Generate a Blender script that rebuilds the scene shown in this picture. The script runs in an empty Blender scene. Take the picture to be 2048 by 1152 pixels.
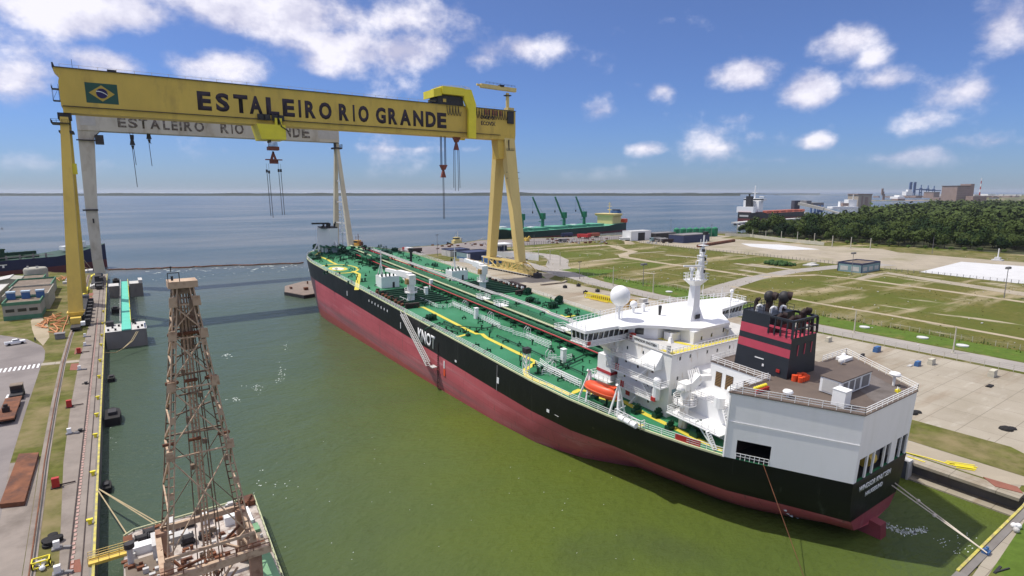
import bpy, math, random
from mathutils import Vector, Matrix, noise as mnoise
from math import sin, cos, pi, radians as R, hypot, atan2, sqrt
random.seed(7)
scn = bpy.context.scene
COL = scn.collection

# ------------------------------------------------------------------ camera
CAM_H = 52.0
FPX, CX, CY, HZ = 1138.0, 1024.0, 576.0, 383.0        # focal length and horizon in photo pixels
PITCH = math.atan2(CY - HZ, FPX)
AZ = math.atan2(1024 - 222, hypot(FPX, CY - HZ))      # dock axis (+Y) lies 34.8 deg left of the view axis
cd = bpy.data.cameras.new('camera'); cam = bpy.data.objects.new('camera', cd); COL.objects.link(cam)
cd.sensor_width = 36.0; cd.lens = 36.0 * FPX / 2048.0
cd.clip_start = 0.5; cd.clip_end = 200000
cam.location = (0, 0, CAM_H); cam.rotation_euler = (pi / 2 - PITCH, 0, -AZ)
scn.camera = cam

# ------------------------------------------------------------------ sun and sky
SUN_TO = Vector((-0.36, 0.385, 1.0)).normalized()
sl = bpy.data.lights.new('sun', 'SUN'); sl.energy = 3.6; sl.angle = R(0.53); sl.color = (1.0, 0.95, 0.86)
so = bpy.data.objects.new('sun', sl); COL.objects.link(so)
so.rotation_euler = SUN_TO.to_track_quat('Z', 'Y').to_euler(); so.location = (0, 0, 300)
scn.view_settings.view_transform = 'Standard'; scn.view_settings.look = 'None'
scn.view_settings.exposure = 0.22; scn.view_settings.gamma = 1.0
scn.view_settings.use_curve_mapping = False
scn.cycles.max_bounces = 6; scn.cycles.diffuse_bounces = 3; scn.cycles.glossy_bounces = 3
scn.cycles.volume_bounces = 0; scn.cycles.transparent_max_bounces = 8

def ray(px, py):
    xc = (px - CX) / FPX; yc = (CY - py) / FPX
    fw = cos(PITCH) + yc * sin(PITCH); up = -sin(PITCH) + yc * cos(PITCH)
    return Vector((sin(AZ) * fw + cos(AZ) * xc, cos(AZ) * fw - sin(AZ) * xc, up))
def G(px, py, z=3.0):                                  # photo pixel -> point on the level z
    d = ray(px, py); k = (z - CAM_H) / d.z
    return Vector((d.x * k, d.y * k, z))
def AY(px, py, y):                                     # photo pixel -> point on a wall facing -Y
    d = ray(px, py); k = y / d.y
    return Vector((d.x * k, y, CAM_H + d.z * k))

world = bpy.data.worlds.new('World'); scn.world = world; world.use_nodes = True
wn, wl = world.node_tree.nodes, world.node_tree.links
wn.clear()
def WN(t, **kw):
    n = wn.new(t)
    for k, v in kw.items(): setattr(n, k, v)
    return n
def wm(op, a, b=None, c=None, clamp=False):
    n = WN('ShaderNodeMath', operation=op); n.use_clamp = clamp
    for i, v in enumerate((a, b, c)):
        if v is None: continue
        if isinstance(v, (int, float)): n.inputs[i].default_value = v
        else: wl.new(v, n.inputs[i])
    return n.outputs[0]
sky = WN('ShaderNodeTexSky', sky_type='NISHITA')
sky.sun_disc = False; sky.sun_elevation = math.asin(SUN_TO.z); sky.sun_rotation = atan2(SUN_TO.x, SUN_TO.y)
sky.altitude = 50; sky.air_density = 1.0; sky.dust_density = 0.25; sky.ozone_density = 3.0
tc = WN('ShaderNodeTexCoord')
sep = WN('ShaderNodeSeparateXYZ'); wl.new(tc.outputs['Generated'], sep.inputs[0])
az_ = wm('ARCTAN2', sep.outputs[0], sep.outputs[1]); el_ = wm('ARCSINE', sep.outputs[2])
comb = WN('ShaderNodeCombineXYZ'); wl.new(az_, comb.inputs[0]); wl.new(el_, comb.inputs[1])
# ragged edges: the cloud noise lives on the direction itself, squashed vertically near the horizon
mp = WN('ShaderNodeMapping'); wl.new(tc.outputs['Generated'], mp.inputs[0]); mp.inputs['Scale'].default_value = (1, 1, 1.35)
nz = WN('ShaderNodeTexNoise'); nz.inputs['Scale'].default_value = 7.5; nz.inputs['Detail'].default_value = 12; nz.inputs['Roughness'].default_value = 0.58
wl.new(mp.outputs[0], nz.inputs['Vector'])
nz2 = WN('ShaderNodeTexNoise'); nz2.inputs['Scale'].default_value = 2.6; nz2.inputs['Detail'].default_value = 5; nz2.inputs['Roughness'].default_value = 0.55
wl.new(mp.outputs[0], nz2.inputs['Vector'])
CL = [  # px, py, half width, half height, weight
 (150, 5, 330, 62, 1.05), (520, 18, 330, 66, 1.1), (690, 95, 150, 62, 1.0), (800, 105, 110, 45, .95), (640, 120, 70, 42, .8),
 (425, 130, 130, 46, .9), (240, 128, 90, 32, .72), (20, 165, 130, 80, .78), (60, 330, 260, 40, .58),
 (1035, 95, 105, 42, .85), (975, 120, 70, 26, .55), (1325, 180, 52, 32, .85), (1280, 168, 40, 22, .5), (1195, 225, 50, 34, .5), (1285, 298, 48, 20, .72),
 (1485, 150, 88, 36, .8), (1430, 150, 50, 28, .6), (1700, 78, 85, 52, .98), (1740, 110, 50, 40, .75), (1615, 185, 62, 48, 1.0), (1760, 158, 78, 38, .62), (1930, 180, 105, 46, .72),
 (1630, 285, 48, 24, .72), (1985, 285, 90, 26, .5), (2020, 55, 110, 90, .72), (1470, 235, 60, 22, .3), (1440, 295, 60, 18, .36), (1850, 235, 90, 24, .34), (1770, 318, 260, 22, .55), (1550, 320, 160, 14, .4), (820, 298, 190, 14, .42), (1110, 300, 120, 10, .22),
 (2250, 120, 220, 90, .9), (-250, 60, 260, 110, 1.0), (-500, 250, 200, 60, .7), (2500, 260, 260, 50, .8), (500, -160, 500, 70, .6), (1500, -200, 300, 80, .7)]
acc = None
for (px, py, hw, hh, wt) in CL:
    d = ray(px, py).normalized(); a0 = atan2(d.x, d.y); e0 = math.asin(d.z)
    d2 = ray(px + hw, py).normalized(); d3 = ray(px, py - hh).normalized()
    ra = abs(atan2(d2.x, d2.y) - a0); re = abs(math.asin(d3.z) - e0)
    s = WN('ShaderNodeVectorMath', operation='SUBTRACT'); wl.new(comb.outputs[0], s.inputs[0]); s.inputs[1].default_value = (a0, e0, 0)
    m = WN('ShaderNodeVectorMath', operation='MULTIPLY'); wl.new(s.outputs[0], m.inputs[0]); m.inputs[1].default_value = (1 / ra, 1 / re, 0)
    l = WN('ShaderNodeVectorMath', operation='LENGTH'); wl.new(m.outputs[0], l.inputs[0])
    v = wm('MULTIPLY', wm('SUBTRACT', 1.35, l.outputs['Value']), wt)
    acc = v if acc is None else wm('SMOOTH_MAX', acc, v, 0.15)
hi_ = WN('ShaderNodeMapRange'); wl.new(el_, hi_.inputs[0]); hi_.inputs[1].default_value = .28; hi_.inputs[2].default_value = .6; hi_.inputs[3].default_value = .1; hi_.inputs[4].default_value = 1.0
gen = wm('MULTIPLY', wm('SUBTRACT', nz2.outputs['Fac'], 0.52), 2.4)             # broken cloud all round, with extra unseen cover overhead added for fill light
acc = wm('MAXIMUM', acc, wm('ADD', gen, hi_.outputs[0]))
den = wm('ADD', acc, wm('MULTIPLY', wm('SUBTRACT', nz.outputs['Fac'], 0.5), 2.9))
mr = WN('ShaderNodeMapRange', interpolation_type='SMOOTHSTEP'); wl.new(den, mr.inputs[0]); mr.inputs[1].default_value = 0.24; mr.inputs[2].default_value = 0.98
mr.inputs[4].default_value = 0.93
hzm = WN('ShaderNodeMapRange'); wl.new(el_, hzm.inputs[0]); hzm.inputs[1].default_value = 0.015; hzm.inputs[2].default_value = 0.07
alpha = wm('MULTIPLY', mr.outputs[0], hzm.outputs[0])
# cloud body: brighter where dense, greyer in the thin undersides
mpb = WN('ShaderNodeMapping'); wl.new(tc.outputs['Generated'], mpb.inputs[0]); mpb.inputs['Scale'].default_value = (1, 1, 1.35); mpb.inputs['Location'].default_value = (-.012, .012, .05)
nzb = WN('ShaderNodeTexNoise'); nzb.inputs['Scale'].default_value = 7.5; nzb.inputs['Detail'].default_value = 8; nzb.inputs['Roughness'].default_value = 0.62; wl.new(mpb.outputs[0], nzb.inputs['Vector'])
shd = wm('ADD', wm('MULTIPLY', den, .55), wm('MULTIPLY', wm('SUBTRACT', nz.outputs['Fac'], nzb.outputs['Fac']), 3.2))   # lit where less cloud lies above
cr = WN('ShaderNodeValToRGB'); wl.new(shd, cr.inputs[0])
cr.color_ramp.elements[0].position = 0.0; cr.color_ramp.elements[0].color = (4.6, 4.6, 6.0, 1)
cr.color_ramp.elements[1].position = .9; cr.color_ramp.elements[1].color = (8.0, 7.8, 8.5, 1)
tint = WN('ShaderNodeMix', data_type='RGBA', blend_type='MULTIPLY'); tint.inputs[0].default_value = 1.0
wl.new(sky.outputs[0], tint.inputs[6])
tr_ = WN('ShaderNodeValToRGB'); wl.new(el_, tr_.inputs[0])
tr_.color_ramp.elements[0].position = 0.0; tr_.color_ramp.elements[0].color = (.35, .47, .78, 1)
tr_.color_ramp.elements[1].position = .30; tr_.color_ramp.elements[1].color = (.54, .59, .84, 1)
e_ = tr_.color_ramp.elements.new(.10); e_.color = (.41, .53, .85, 1); wl.new(tr_.outputs[0], tint.inputs[7])
mx = WN('ShaderNodeMix', data_type='RGBA'); wl.new(alpha, mx.inputs[0]); wl.new(tint.outputs[2], mx.inputs[6]); wl.new(cr.outputs[0], mx.inputs[7])
bg = WN('ShaderNodeBackground'); bg.inputs[1].default_value = 0.11; wl.new(mx.outputs[2], bg.inputs[0])
wo = WN('ShaderNodeOutputWorld'); wl.new(bg.outputs[0], wo.inputs[0])

# ------------------------------------------------------------------ helpers
def tag(o, label=None, cat=None, group=None, kind=None):
    if label: o['label'] = label
    if cat: o['category'] = cat
    if group: o['group'] = group
    if kind: o['kind'] = kind
    return o
def empty(name, loc=(0, 0, 0), label=None, cat=None, group=None, rz=0.0):
    o = bpy.data.objects.new(name, None); COL.objects.link(o)
    o.location = loc; o.rotation_euler = (0, 0, rz); o.empty_display_size = 1
    return tag(o, label, cat, group)
def copy_tree(o, parent=None):
    c = o.copy(); COL.objects.link(c)
    if parent is not None: c.parent = parent
    for ch in [x for x in KIDS.get(o.name, [])]:
        n = copy_tree(ch, c)
        KIDS.setdefault(c.name, []).append(n)
    return c
KIDS = {}
def link_child(o, parent):
    o.parent = parent; KIDS.setdefault(parent.name, []).append(o)

class MB:
    def __init__(s): s.v = []; s.f = []; s.m = []
    def face(s, pts, m=0):
        b = len(s.v); s.v += [tuple(p) for p in pts]; s.f.append(tuple(range(b, b + len(pts)))); s.m.append(m); return s
    def box(s, x0, x1, y0, y1, z0, z1, m=0):
        b = len(s.v); s.v += [(x, y, z) for z in (z0, z1) for y in (y0, y1) for x in (x0, x1)]
        for q in ((0, 2, 3, 1), (4, 5, 7, 6), (0, 1, 5, 4), (2, 6, 7, 3), (0, 4, 6, 2), (1, 3, 7, 5)):
            s.f.append(tuple(b + i for i in q)); s.m.append(m)
        return s
    def hexa(s, bot, top, m=0):                          # 4 bottom + 4 top points, same winding (ccw from above)
        b = len(s.v); s.v += [tuple(p) for p in bot] + [tuple(p) for p in top]
        for q in ((3, 2, 1, 0), (4, 5, 6, 7), (0, 1, 5, 4), (1, 2, 6, 5), (2, 3, 7, 6), (3, 0, 4, 7)):
            s.f.append(tuple(b + i for i in q)); s.m.append(m)
        return s
    def bar(s, p, q, w, h=None, m=0):
        p = Vector(p); q = Vector(q); h = h or w; d = (q - p)
        if d.length < 1e-6: return s
        d.normalize(); up = Vector((0, 0, 1)) if abs(d.z) < .95 else Vector((0, 1, 0))
        a = d.cross(up).normalized() * (w / 2); c = a.cross(d).normalized() * (h / 2)
        s.hexa([p - a - c, p + a - c, p + a + c, p - a + c], [q - a - c, q + a - c, q + a + c, q - a + c], m); return s
    def tube(s, p, q, r, n=8, m=0, r2=None):
        p = Vector(p); q = Vector(q); r2 = r if r2 is None else r2; d = (q - p)
        if d.length < 1e-6: return s
        d.normalize(); up = Vector((0, 0, 1)) if abs(d.z) < .95 else Vector((0, 1, 0))
        a = d.cross(up).normalized(); c = a.cross(d).normalized(); b = len(s.v)
        for (o, rr) in ((p, r), (q, r2)):
            s.v += [tuple(o + (a * cos(2 * pi * i / n) + c * sin(2 * pi * i / n)) * rr) for i in range(n)]
        for i in range(n):
            j = (i + 1) % n; s.f.append((b + i, b + j, b + n + j, b + n + i)); s.m.append(m)
        s.f.append(tuple(b + n - 1 - i for i in range(n))); s.m.append(m)
        s.f.append(tuple(b + n + i for i in range(n))); s.m.append(m); return s
    def path(s, pts, r, n=6, m=0):
        for a, b in zip(pts[:-1], pts[1:]): s.tube(a, b, r, n, m)
        return s
    def bars(s, pts, w, h=None, m=0):
        for a, b in zip(pts[:-1], pts[1:]): s.bar(a, b, w, h, m)
        return s
    def prism(s, poly, z0, z1, m=0, axis='z'):           # polygon in the plane across axis
        def P(u, v, t): return (u, v, t) if axis == 'z' else ((u, t, v) if axis == 'y' else (t, u, v))
        b = len(s.v); n = len(poly); s.v += [P(u, v, z0) for u, v in poly] + [P(u, v, z1) for u, v in poly]
        for i in range(n):
            j = (i + 1) % n; s.f.append((b + i, b + j, b + n + j, b + n + i)); s.m.append(m)
        s.f.append(tuple(b + n - 1 - i for i in range(n))); s.m.append(m)
        s.f.append(tuple(b + n + i for i in range(n))); s.m.append(m); return s
    def lathe(s, prof, c=(0, 0, 0), n=12, m=0):
        b = len(s.v); c = Vector(c)
        for (r, z) in prof: s.v += [(c.x + r * cos(2 * pi * i / n), c.y + r * sin(2 * pi * i / n), c.z + z) for i in range(n)]
        for k in range(len(prof) - 1):
            for i in range(n):
                j = (i + 1) % n; s.f.append((b + k * n + i, b + k * n + j, b + k * n + n + j, b + k * n + n + i)); s.m.append(m)
        s.f.append(tuple(b + n - 1 - i for i in range(n))); s.m.append(m)
        t = b + (len(prof) - 1) * n; s.f.append(tuple(t + i for i in range(n))); s.m.append(m); return s
    def ball(s, c, r, n=14, k=8, m=0, sz=1.0):
        return s.lathe([(max(1e-3, r * sin(pi * i / k)), -r * cos(pi * i / k) * sz) for i in range(k + 1)], c, n, m)
    def rail(s, pts, h=1.1, step=2.0, w=.06, rows=(1.0, .5), m=0):
        for a, b in zip(pts[:-1], pts[1:]):
            a = Vector(a); b = Vector(b); L = (b - a).length; k = max(1, int(round(L / step)))
            for r in rows: s.bar(a + Vector((0, 0, h * r)), b + Vector((0, 0, h * r)), w, w, m)
            for i in range(k + 1):
                p = a.lerp(b, i / k); s.bar(p, p + Vector((0, 0, h)), w, w, m)
        return s
    def clusters(s, gap=.12):
        """groups of faces whose pieces touch each other"""
        par = list(range(len(s.v)))
        def find(a):
            while par[a] != a: par[a] = par[par[a]]; a = par[a]
            return a
        for f in s.f:
            r = find(f[0])
            for i in f[1:]: par[find(i)] = r
        box = {}
        for i, p in enumerate(s.v):
            r = find(i); q = box.get(r)
            if q is None: box[r] = [p[0], p[1], p[2], p[0], p[1], p[2]]
            else:
                for k in range(3):
                    if p[k] < q[k]: q[k] = p[k]
                    if p[k] > q[k + 3]: q[k + 3] = p[k]
        ks = sorted(box, key=lambda r: box[r][0]); cp = {k: k for k in ks}
        def fc(a):
            while cp[a] != a: cp[a] = cp[cp[a]]; a = cp[a]
            return a
        live = []
        for k in ks:
            b = box[k]; live = [j for j in live if box[j][3] + gap >= b[0]]
            for j in live:
                q = box[j]
                if q[4] + gap >= b[1] and b[4] + gap >= q[1] and q[5] + gap >= b[2] and b[5] + gap >= q[2]: cp[fc(k)] = fc(j)
            live.append(k)
        out = {}
        for i, f in enumerate(s.f): out.setdefault(fc(find(f[0])), []).append(i)
        return list(out.values())
    def build(s, name, mats, parent=None, loc=None, smooth=False, label=None, cat=None, group=None, kind=None):
        if parent is not None and kind is None and len(s.f) > 6:
            cl = s.clusters()
            if 1 < len(cl) <= 80:                            # separate pieces become separate parts
                cl.sort(key=len, reverse=True); first = None
                for fs in cl:
                    g = MB(); mp_ = {}
                    for i in fs:
                        q = []
                        for v in s.f[i]:
                            if v not in mp_: mp_[v] = len(g.v); g.v.append(s.v[v])
                            q.append(mp_[v])
                        g.f.append(tuple(q)); g.m.append(s.m[i])
                    o = g.one(name, mats, parent, loc, smooth)
                    if first is None: first = o
                return tag(first, label, cat, group)
            if len(cl) > 80: kind = 'stuff'
        return s.one(name, mats, parent, loc, smooth, label, cat, group, kind)
    def one(s, name, mats, parent=None, loc=None, smooth=False, label=None, cat=None, group=None, kind=None):
        me = bpy.data.meshes.new(name); me.from_pydata(s.v, [], s.f)
        if not isinstance(mats, (list, tuple)): mats = [mats]
        for m in mats: me.materials.append(m)
        if len(mats) > 1: me.polygons.foreach_set('material_index', s.m)
        if smooth:
            me.polygons.foreach_set('use_smooth', [True] * len(me.polygons))
            try: me.set_sharp_from_angle(angle=R(40))
            except Exception: pass
        me.update()
        o = bpy.data.objects.new(name, me); COL.objects.link(o)
        if loc is not None: o.location = loc
        if parent is not None: link_child(o, parent)
        return tag(o, label, cat, group, kind)
def dupe(o, parent=None, loc=None, rot=None):
    c = o.copy(); COL.objects.link(c)
    if loc is not None: c.location = loc
    if rot is not None: c.rotation_euler = rot
    if parent is not None: link_child(c, parent)
    return c

def text(name, txt, m, mat_world, width, height, parent=None, bold=.03, depth=.05, shear=0, spacing=1.0):
    cu = bpy.data.curves.new(name, 'FONT'); cu.body = txt; cu.size = 1; cu.offset = bold; cu.extrude = 0.0; cu.space_character = spacing
    cu.resolution_u = 3; cu.shear = shear
    ob = bpy.data.objects.new(name, cu); COL.objects.link(ob)
    dg = bpy.context.evaluated_depsgraph_get(); dg.update()
    me = bpy.data.meshes.new_from_object(ob.evaluated_get(dg)); COL.objects.unlink(ob); bpy.data.objects.remove(ob)
    xs = [v.co.x for v in me.vertices]; ys = [v.co.y for v in me.vertices]
    x0, x1, y0, y1 = min(xs), max(xs), min(ys), max(ys)
    me.transform(Matrix.Diagonal((width / (x1 - x0), height / (y1 - y0), 1, 1)) @ Matrix.Translation((-x0, -y0, 0)))
    me.transform(mat_world)
    me.materials.clear(); me.materials.append(m); me.name = name
    o = bpy.data.objects.new(name, me); COL.objects.link(o)
    md = o.modifiers.new('thickness', 'SOLIDIFY'); md.thickness = depth; md.offset = 0
    if parent is not None: link_child(o, parent)
    return o
def frame(o, ex, ey):                                   # matrix placing text: origin, reading direction, up
    ex = Vector(ex).normalized(); ey = Vector(ey).normalized(); ez = ex.cross(ey)
    M = Matrix((ex, ey, ez)).transposed().to_4x4(); M.translation = Vector(o); return M

# ------------------------------------------------------------------ materials
def slab_concrete(name):
    m, N, L, b = newmat(name); g = N.new('ShaderNodeNewGeometry')
    def ns(sc, st, det=7, r=.62):
        q = N.new('ShaderNodeMapping'); q.inputs['Scale'].default_value = st; L.new(g.outputs['Position'], q.inputs[0]); x = N.new('ShaderNodeTexNoise'); x.inputs['Scale'].default_value = sc; x.inputs['Detail'].default_value = det; x.inputs['Roughness'].default_value = r; L.new(q.outputs[0], x.inputs['Vector']); return x.outputs['Fac']
    def mx_(f, p0, p1, a, c):
        r = N.new('ShaderNodeMapRange'); r.inputs[1].default_value = p0; r.inputs[2].default_value = p1; L.new(f, r.inputs[0]); x = N.new('ShaderNodeMix'); x.data_type = 'RGBA'; L.new(r.outputs[0], x.inputs[0])
        for i, v in ((6, a), (7, c)):
            if isinstance(v, tuple): x.inputs[i].default_value = v + (1,)
            else: L.new(v, x.inputs[i])
        return x.outputs[2]
    c = mx_(ns(.06, (1, 1, 1)), .3, .7, (.29, .255, .195), (.40, .36, .295))
    c = mx_(ns(.045, (.35, 2.2, 1)), .52, .68, c, (.235, .175, .115))
    c = mx_(ns(.16, (.5, 1.6, 1)), .58, .75, c, (.43, .395, .33))
    c = mx_(ns(.35, (.3, 2.5, 1)), .66, .74, c, (.15, .12, .09))
    br = N.new('ShaderNodeTexBrick'); br.offset = 0; br.inputs['Scale'].default_value = 1; br.inputs['Mortar Size'].default_value = .07; br.inputs['Brick Width'].default_value = 9; br.inputs['Row Height'].default_value = 6.5; br.inputs['Color1'].default_value = (0, 0, 0, 1); br.inputs['Color2'].default_value = (.16, .16, .16, 1); br.inputs['Mortar'].default_value = (1, 1, 1, 1); L.new(g.outputs['Position'], br.inputs['Vector'])
    c = mx_(br.outputs['Color'], 0.0, 1.6, c, (.12, .10, .075))
    L.new(c, b.inputs['Base Color']); b.inputs['Roughness'].default_value = .88; b.inputs['Specular IOR Level'].default_value = .25; return m
def newmat(name):
    m = bpy.data.materials.new(name); m.use_nodes = True; return m, m.node_tree.nodes, m.node_tree.links, m.node_tree.nodes['Principled BSDF']
def mat(name, col, rough=.6, var=.18, scale=.35, col2=None, thr=.55, wid=.15, metal=0, scale2=.15, stretch=(1, 1, 1), bump=0, bscale=3, world=False, spec=.4):
    """base colour with broad wear (noise) and an optional second colour in patches"""
    m, N, L, b = newmat(name)
    tcn = N.new('ShaderNodeTexCoord') if not world else N.new('ShaderNodeNewGeometry')
    src = tcn.outputs['Object'] if not world else tcn.outputs['Position']
    mpn = N.new('ShaderNodeMapping'); mpn.inputs['Scale'].default_value = stretch; L.new(src, mpn.inputs[0])
    n1 = N.new('ShaderNodeTexNoise'); n1.inputs['Scale'].default_value = scale; n1.inputs['Detail'].default_value = 6; n1.inputs['Roughness'].default_value = .65
    L.new(mpn.outputs[0], n1.inputs['Vector'])
    ra = N.new('ShaderNodeValToRGB'); L.new(n1.outputs['Fac'], ra.inputs[0])
    ra.color_ramp.elements[0].position = .3; ra.color_ramp.elements[1].position = .7
    ra.color_ramp.elements[0].color = tuple(c * (1 - var) for c in col) + (1,); ra.color_ramp.elements[1].color = tuple(min(.9, c * (1 + var)) for c in col) + (1,)
    out = ra.outputs[0]
    if col2:
        n2 = N.new('ShaderNodeTexNoise'); n2.inputs['Scale'].default_value = scale2; n2.inputs['Detail'].default_value = 7; n2.inputs['Roughness'].default_value = .62
        L.new(mpn.outputs[0], n2.inputs['Vector'])
        q = N.new('ShaderNodeMapRange'); q.inputs[1].default_value = thr - wid; q.inputs[2].default_value = thr + wid; L.new(n2.outputs['Fac'], q.inputs[0])
        mxn = N.new('ShaderNodeMix'); mxn.data_type = 'RGBA'; L.new(q.outputs[0], mxn.inputs[0]); L.new(out, mxn.inputs[6]); mxn.inputs[7].default_value = tuple(col2) + (1,)
        out = mxn.outputs[2]
    L.new(out, b.inputs['Base Color']); b.inputs['Roughness'].default_value = rough; b.inputs['Metallic'].default_value = metal
    b.inputs['Specular IOR Level'].default_value = spec
    if bump:
        n3 = N.new('ShaderNodeTexNoise'); n3.inputs['Scale'].default_value = bscale; n3.inputs['Detail'].default_value = 5
        L.new(mpn.outputs[0], n3.inputs['Vector'])
        bn = N.new('ShaderNodeBump'); bn.inputs['Strength'].default_value = bump; L.new(n3.outputs['Fac'], bn.inputs['Height']); L.new(bn.outputs[0], b.inputs['Normal'])
    return m
m_yel = mat('crane yellow', (.66, .46, .085), .55, .10, .12, (.45, .30, .07), .66, .12, stretch=(1, 1, .35))
m_yel2 = mat('trolley yellow', (.80, .68, .04), .5, .08, .2)
m_yelo = mat('leg cream yellow', (.70, .54, .20), .55, .10, .1, (.5, .37, .14), .68, .1, stretch=(1, 1, .3))
m_dark = mat('dark steel', (.03, .028, .03), .6, .3, .8)
m_letter = mat('letter paint', (.03, .018, .03), .6, .2, .5)
m_letter2 = mat('faded letter paint', (.13, .105, .09), .7, .3, .6, (.33, .31, .27), .56, .05, scale2=.5)
m_grey = mat('weathered crane grey', (.56, .53, .46), .65, .12, .1, (.34, .29, .22), .62, .12, stretch=(1, 1, .4))
m_gcream = mat('pale crane leg', (.56, .52, .40), .6, .1, .1)
m_white = mat('white paint', (.80, .80, .79), .45, .04, .2)
m_white2 = mat('stained white paint', (.78, .77, .74), .5, .06, .3, (.50, .41, .30), .66, .07, scale2=.8, stretch=(1, 1, .3))
m_garage = mat('pale grey paint', (.87, .86, .85), .5, .03, .5, (.80, .79, .77), .58, .14, scale2=.5, stretch=(1, 1, .16), bump=.25, bscale=.35)
m_glass = mat('dark window glass', (.02, .025, .03), .12, .1, 1, spec=.8)
m_green = mat('deck green', (.015, .145, .054), .6, .26, .09, (.045, .22, .11), .53, .10, scale2=.035, bump=.15, bscale=1.5)
m_dgreen = mat('dark green paint', (.006, .045, .022), .55, .3, .5)
m_pgreen = mat('pipe green', (.010, .105, .042), .5, .2, .3)
m_lime = mat('walkway yellow', (.62, .52, .06), .6, .12, .3, (.45, .42, .12), .62, .1)
m_pale = mat('pale walkway', (.52, .54, .33), .6, .1, .3)
m_redp = mat('red pipe paint', (.42, .035, .045), .5, .15, .3)
m_brown = mat('brown roof deck', (.115, .088, .072), .75, .16, .25, (.17, .13, .10), .62, .12, scale2=.12)
m_funnel = mat('funnel black', (.022, .026, .034), .5, .15, .3)
m_stripe = mat('funnel pink red', (.46, .06, .095), .5, .1, .4, (.40, .12, .09), .7, .08)
m_rust = mat('rust', (.17, .065, .03), .85, .35, .5, (.075, .035, .025), .58, .12, scale2=.35)
m_exh = mat('sooty pipe', (.032, .018, .016), .7, .5, .8)
m_louv = mat('brown louvre', (.20, .12, .045), .7, .15, 1)
m_orange = mat('lifeboat orange', (.72, .085, .025), .4, .06, .8)
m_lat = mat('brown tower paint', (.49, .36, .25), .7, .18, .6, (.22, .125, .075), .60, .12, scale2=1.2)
m_latd = mat('shaded tower steel', (.20, .145, .10), .8, .3, .6, (.09, .04, .025), .6, .1, scale2=.9)  # darker copy of the tower brown, shade put into its colour
m_turq = mat('turquoise gangway', (.10, .50, .38), .6, .1, .3)
m_pont = mat('pontoon grey', (.20, .185, .17), .75, .15, .3, (.10, .08, .07), .6, .12, stretch=(1, 1, .3))
m_bargetop = mat('barge deck', (.46, .41, .37), .8, .2, .4, (.14, .08, .06), .58, .08, scale2=.5)
m_bargegr = mat('barge green deck', (.17, .33, .18), .7, .15, .4)
m_conc = slab_concrete('pale concrete')
m_concl = mat('left quay concrete', (.235, .20, .172), .85, .16, .2, (.14, .115, .095), .6, .1, scale2=.12, world=True)
m_asph = mat('pale asphalt', (.215, .19, .18), .85, .12, .1, (.155, .135, .13), .58, .1, scale2=.06, world=True)
m_road = mat('grey road', (.31, .285, .255), .85, .10, .1, (.28, .255, .22), .6, .1, scale2=.06, world=True)
m_dirt = mat('dirt path', (.36, .30, .21), .9, .14, .15, (.25, .21, .12), .6, .1, scale2=.1, world=True)
m_sand = mat('sandy yard', (.33, .285, .215), .9, .14, .08, (.24, .215, .13), .6, .09, scale2=.035, world=True)
m_slabw = mat('white concrete slab', (.55, .55, .55), .8, .06, .15, (.5, .49, .46), .7, .06, scale2=.08, world=True)
m_brick = mat('red oxide pad', (.23, .09, .06), .85, .15, .4)
m_bldwall = mat('grey building wall', (.34, .33, .28), .8, .12, .4)
m_bldgreen = mat('green trim', (.07, .20, .12), .7, .2, .4)
m_bldroof = mat('brown roof', (.16, .125, .095), .85, .2, .4, (.28, .22, .17), .6, .08, scale2=.3)
m_bluep = mat('blue paint', (.05, .13, .30), .55, .15, .5)
m_teal = mat('blue green wall', (.20, .30, .32), .7, .12, .4)
m_navy = mat('navy trim', (.035, .045, .10), .6, .2, .4)
m_lgrey = mat('light grey', (.50, .49, .47), .7, .1, .4)
m_mgrey = mat('mid grey', (.21, .20, .20), .7, .15, .4)
m_hullb = mat('navy hull', (.012, .016, .06), .5, .2, .1)
m_hullr = mat('dull red hull', (.13, .03, .03), .6, .2, .1)
m_hullg = mat('dark green hull', (.008, .035, .022), .5, .2, .1)
m_cream = mat('cream yellow house', (.68, .56, .24), .6, .08, .1)
m_crgreen = mat('ship crane green', (.015, .17, .085), .5, .15, .2)
m_hatch = mat('pale green hatch', (.10, .33, .22), .6, .15, .1)
m_oxide = mat('red oxide hatch', (.34, .10, .06), .7, .15, .1)
m_trunk = mat('bark', (.09, .065, .045), .9, .25, 2)
m_rope = mat('rope', (.42, .34, .20), .9, .1, 1)
m_tyre = mat('black rubber', (.015, .014, .014), .85, .2, 2)
m_red = mat('signal red', (.42, .03, .025), .55, .1, 1)
m_orpipe = mat('orange pipe', (.58, .25, .10), .6, .15, .4)
m_far = mat('far brown building', (.26, .19, .165), .9, .1, .05)
m_farblue = mat('far crane blue', (.07, .13, .28), .8, .1, .05)
m_post = mat('concrete post', (.50, .47, .38), .8, .1, .6)
m_wirem = mat('fence wire', (.20, .20, .19), .6, .1, 1)
m_foam = mat('foam', (.62, .68, .64), .9, .1, .5)
m_skin = mat('clothes', (.55, .42, .12), .8, .1, 4)
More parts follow.
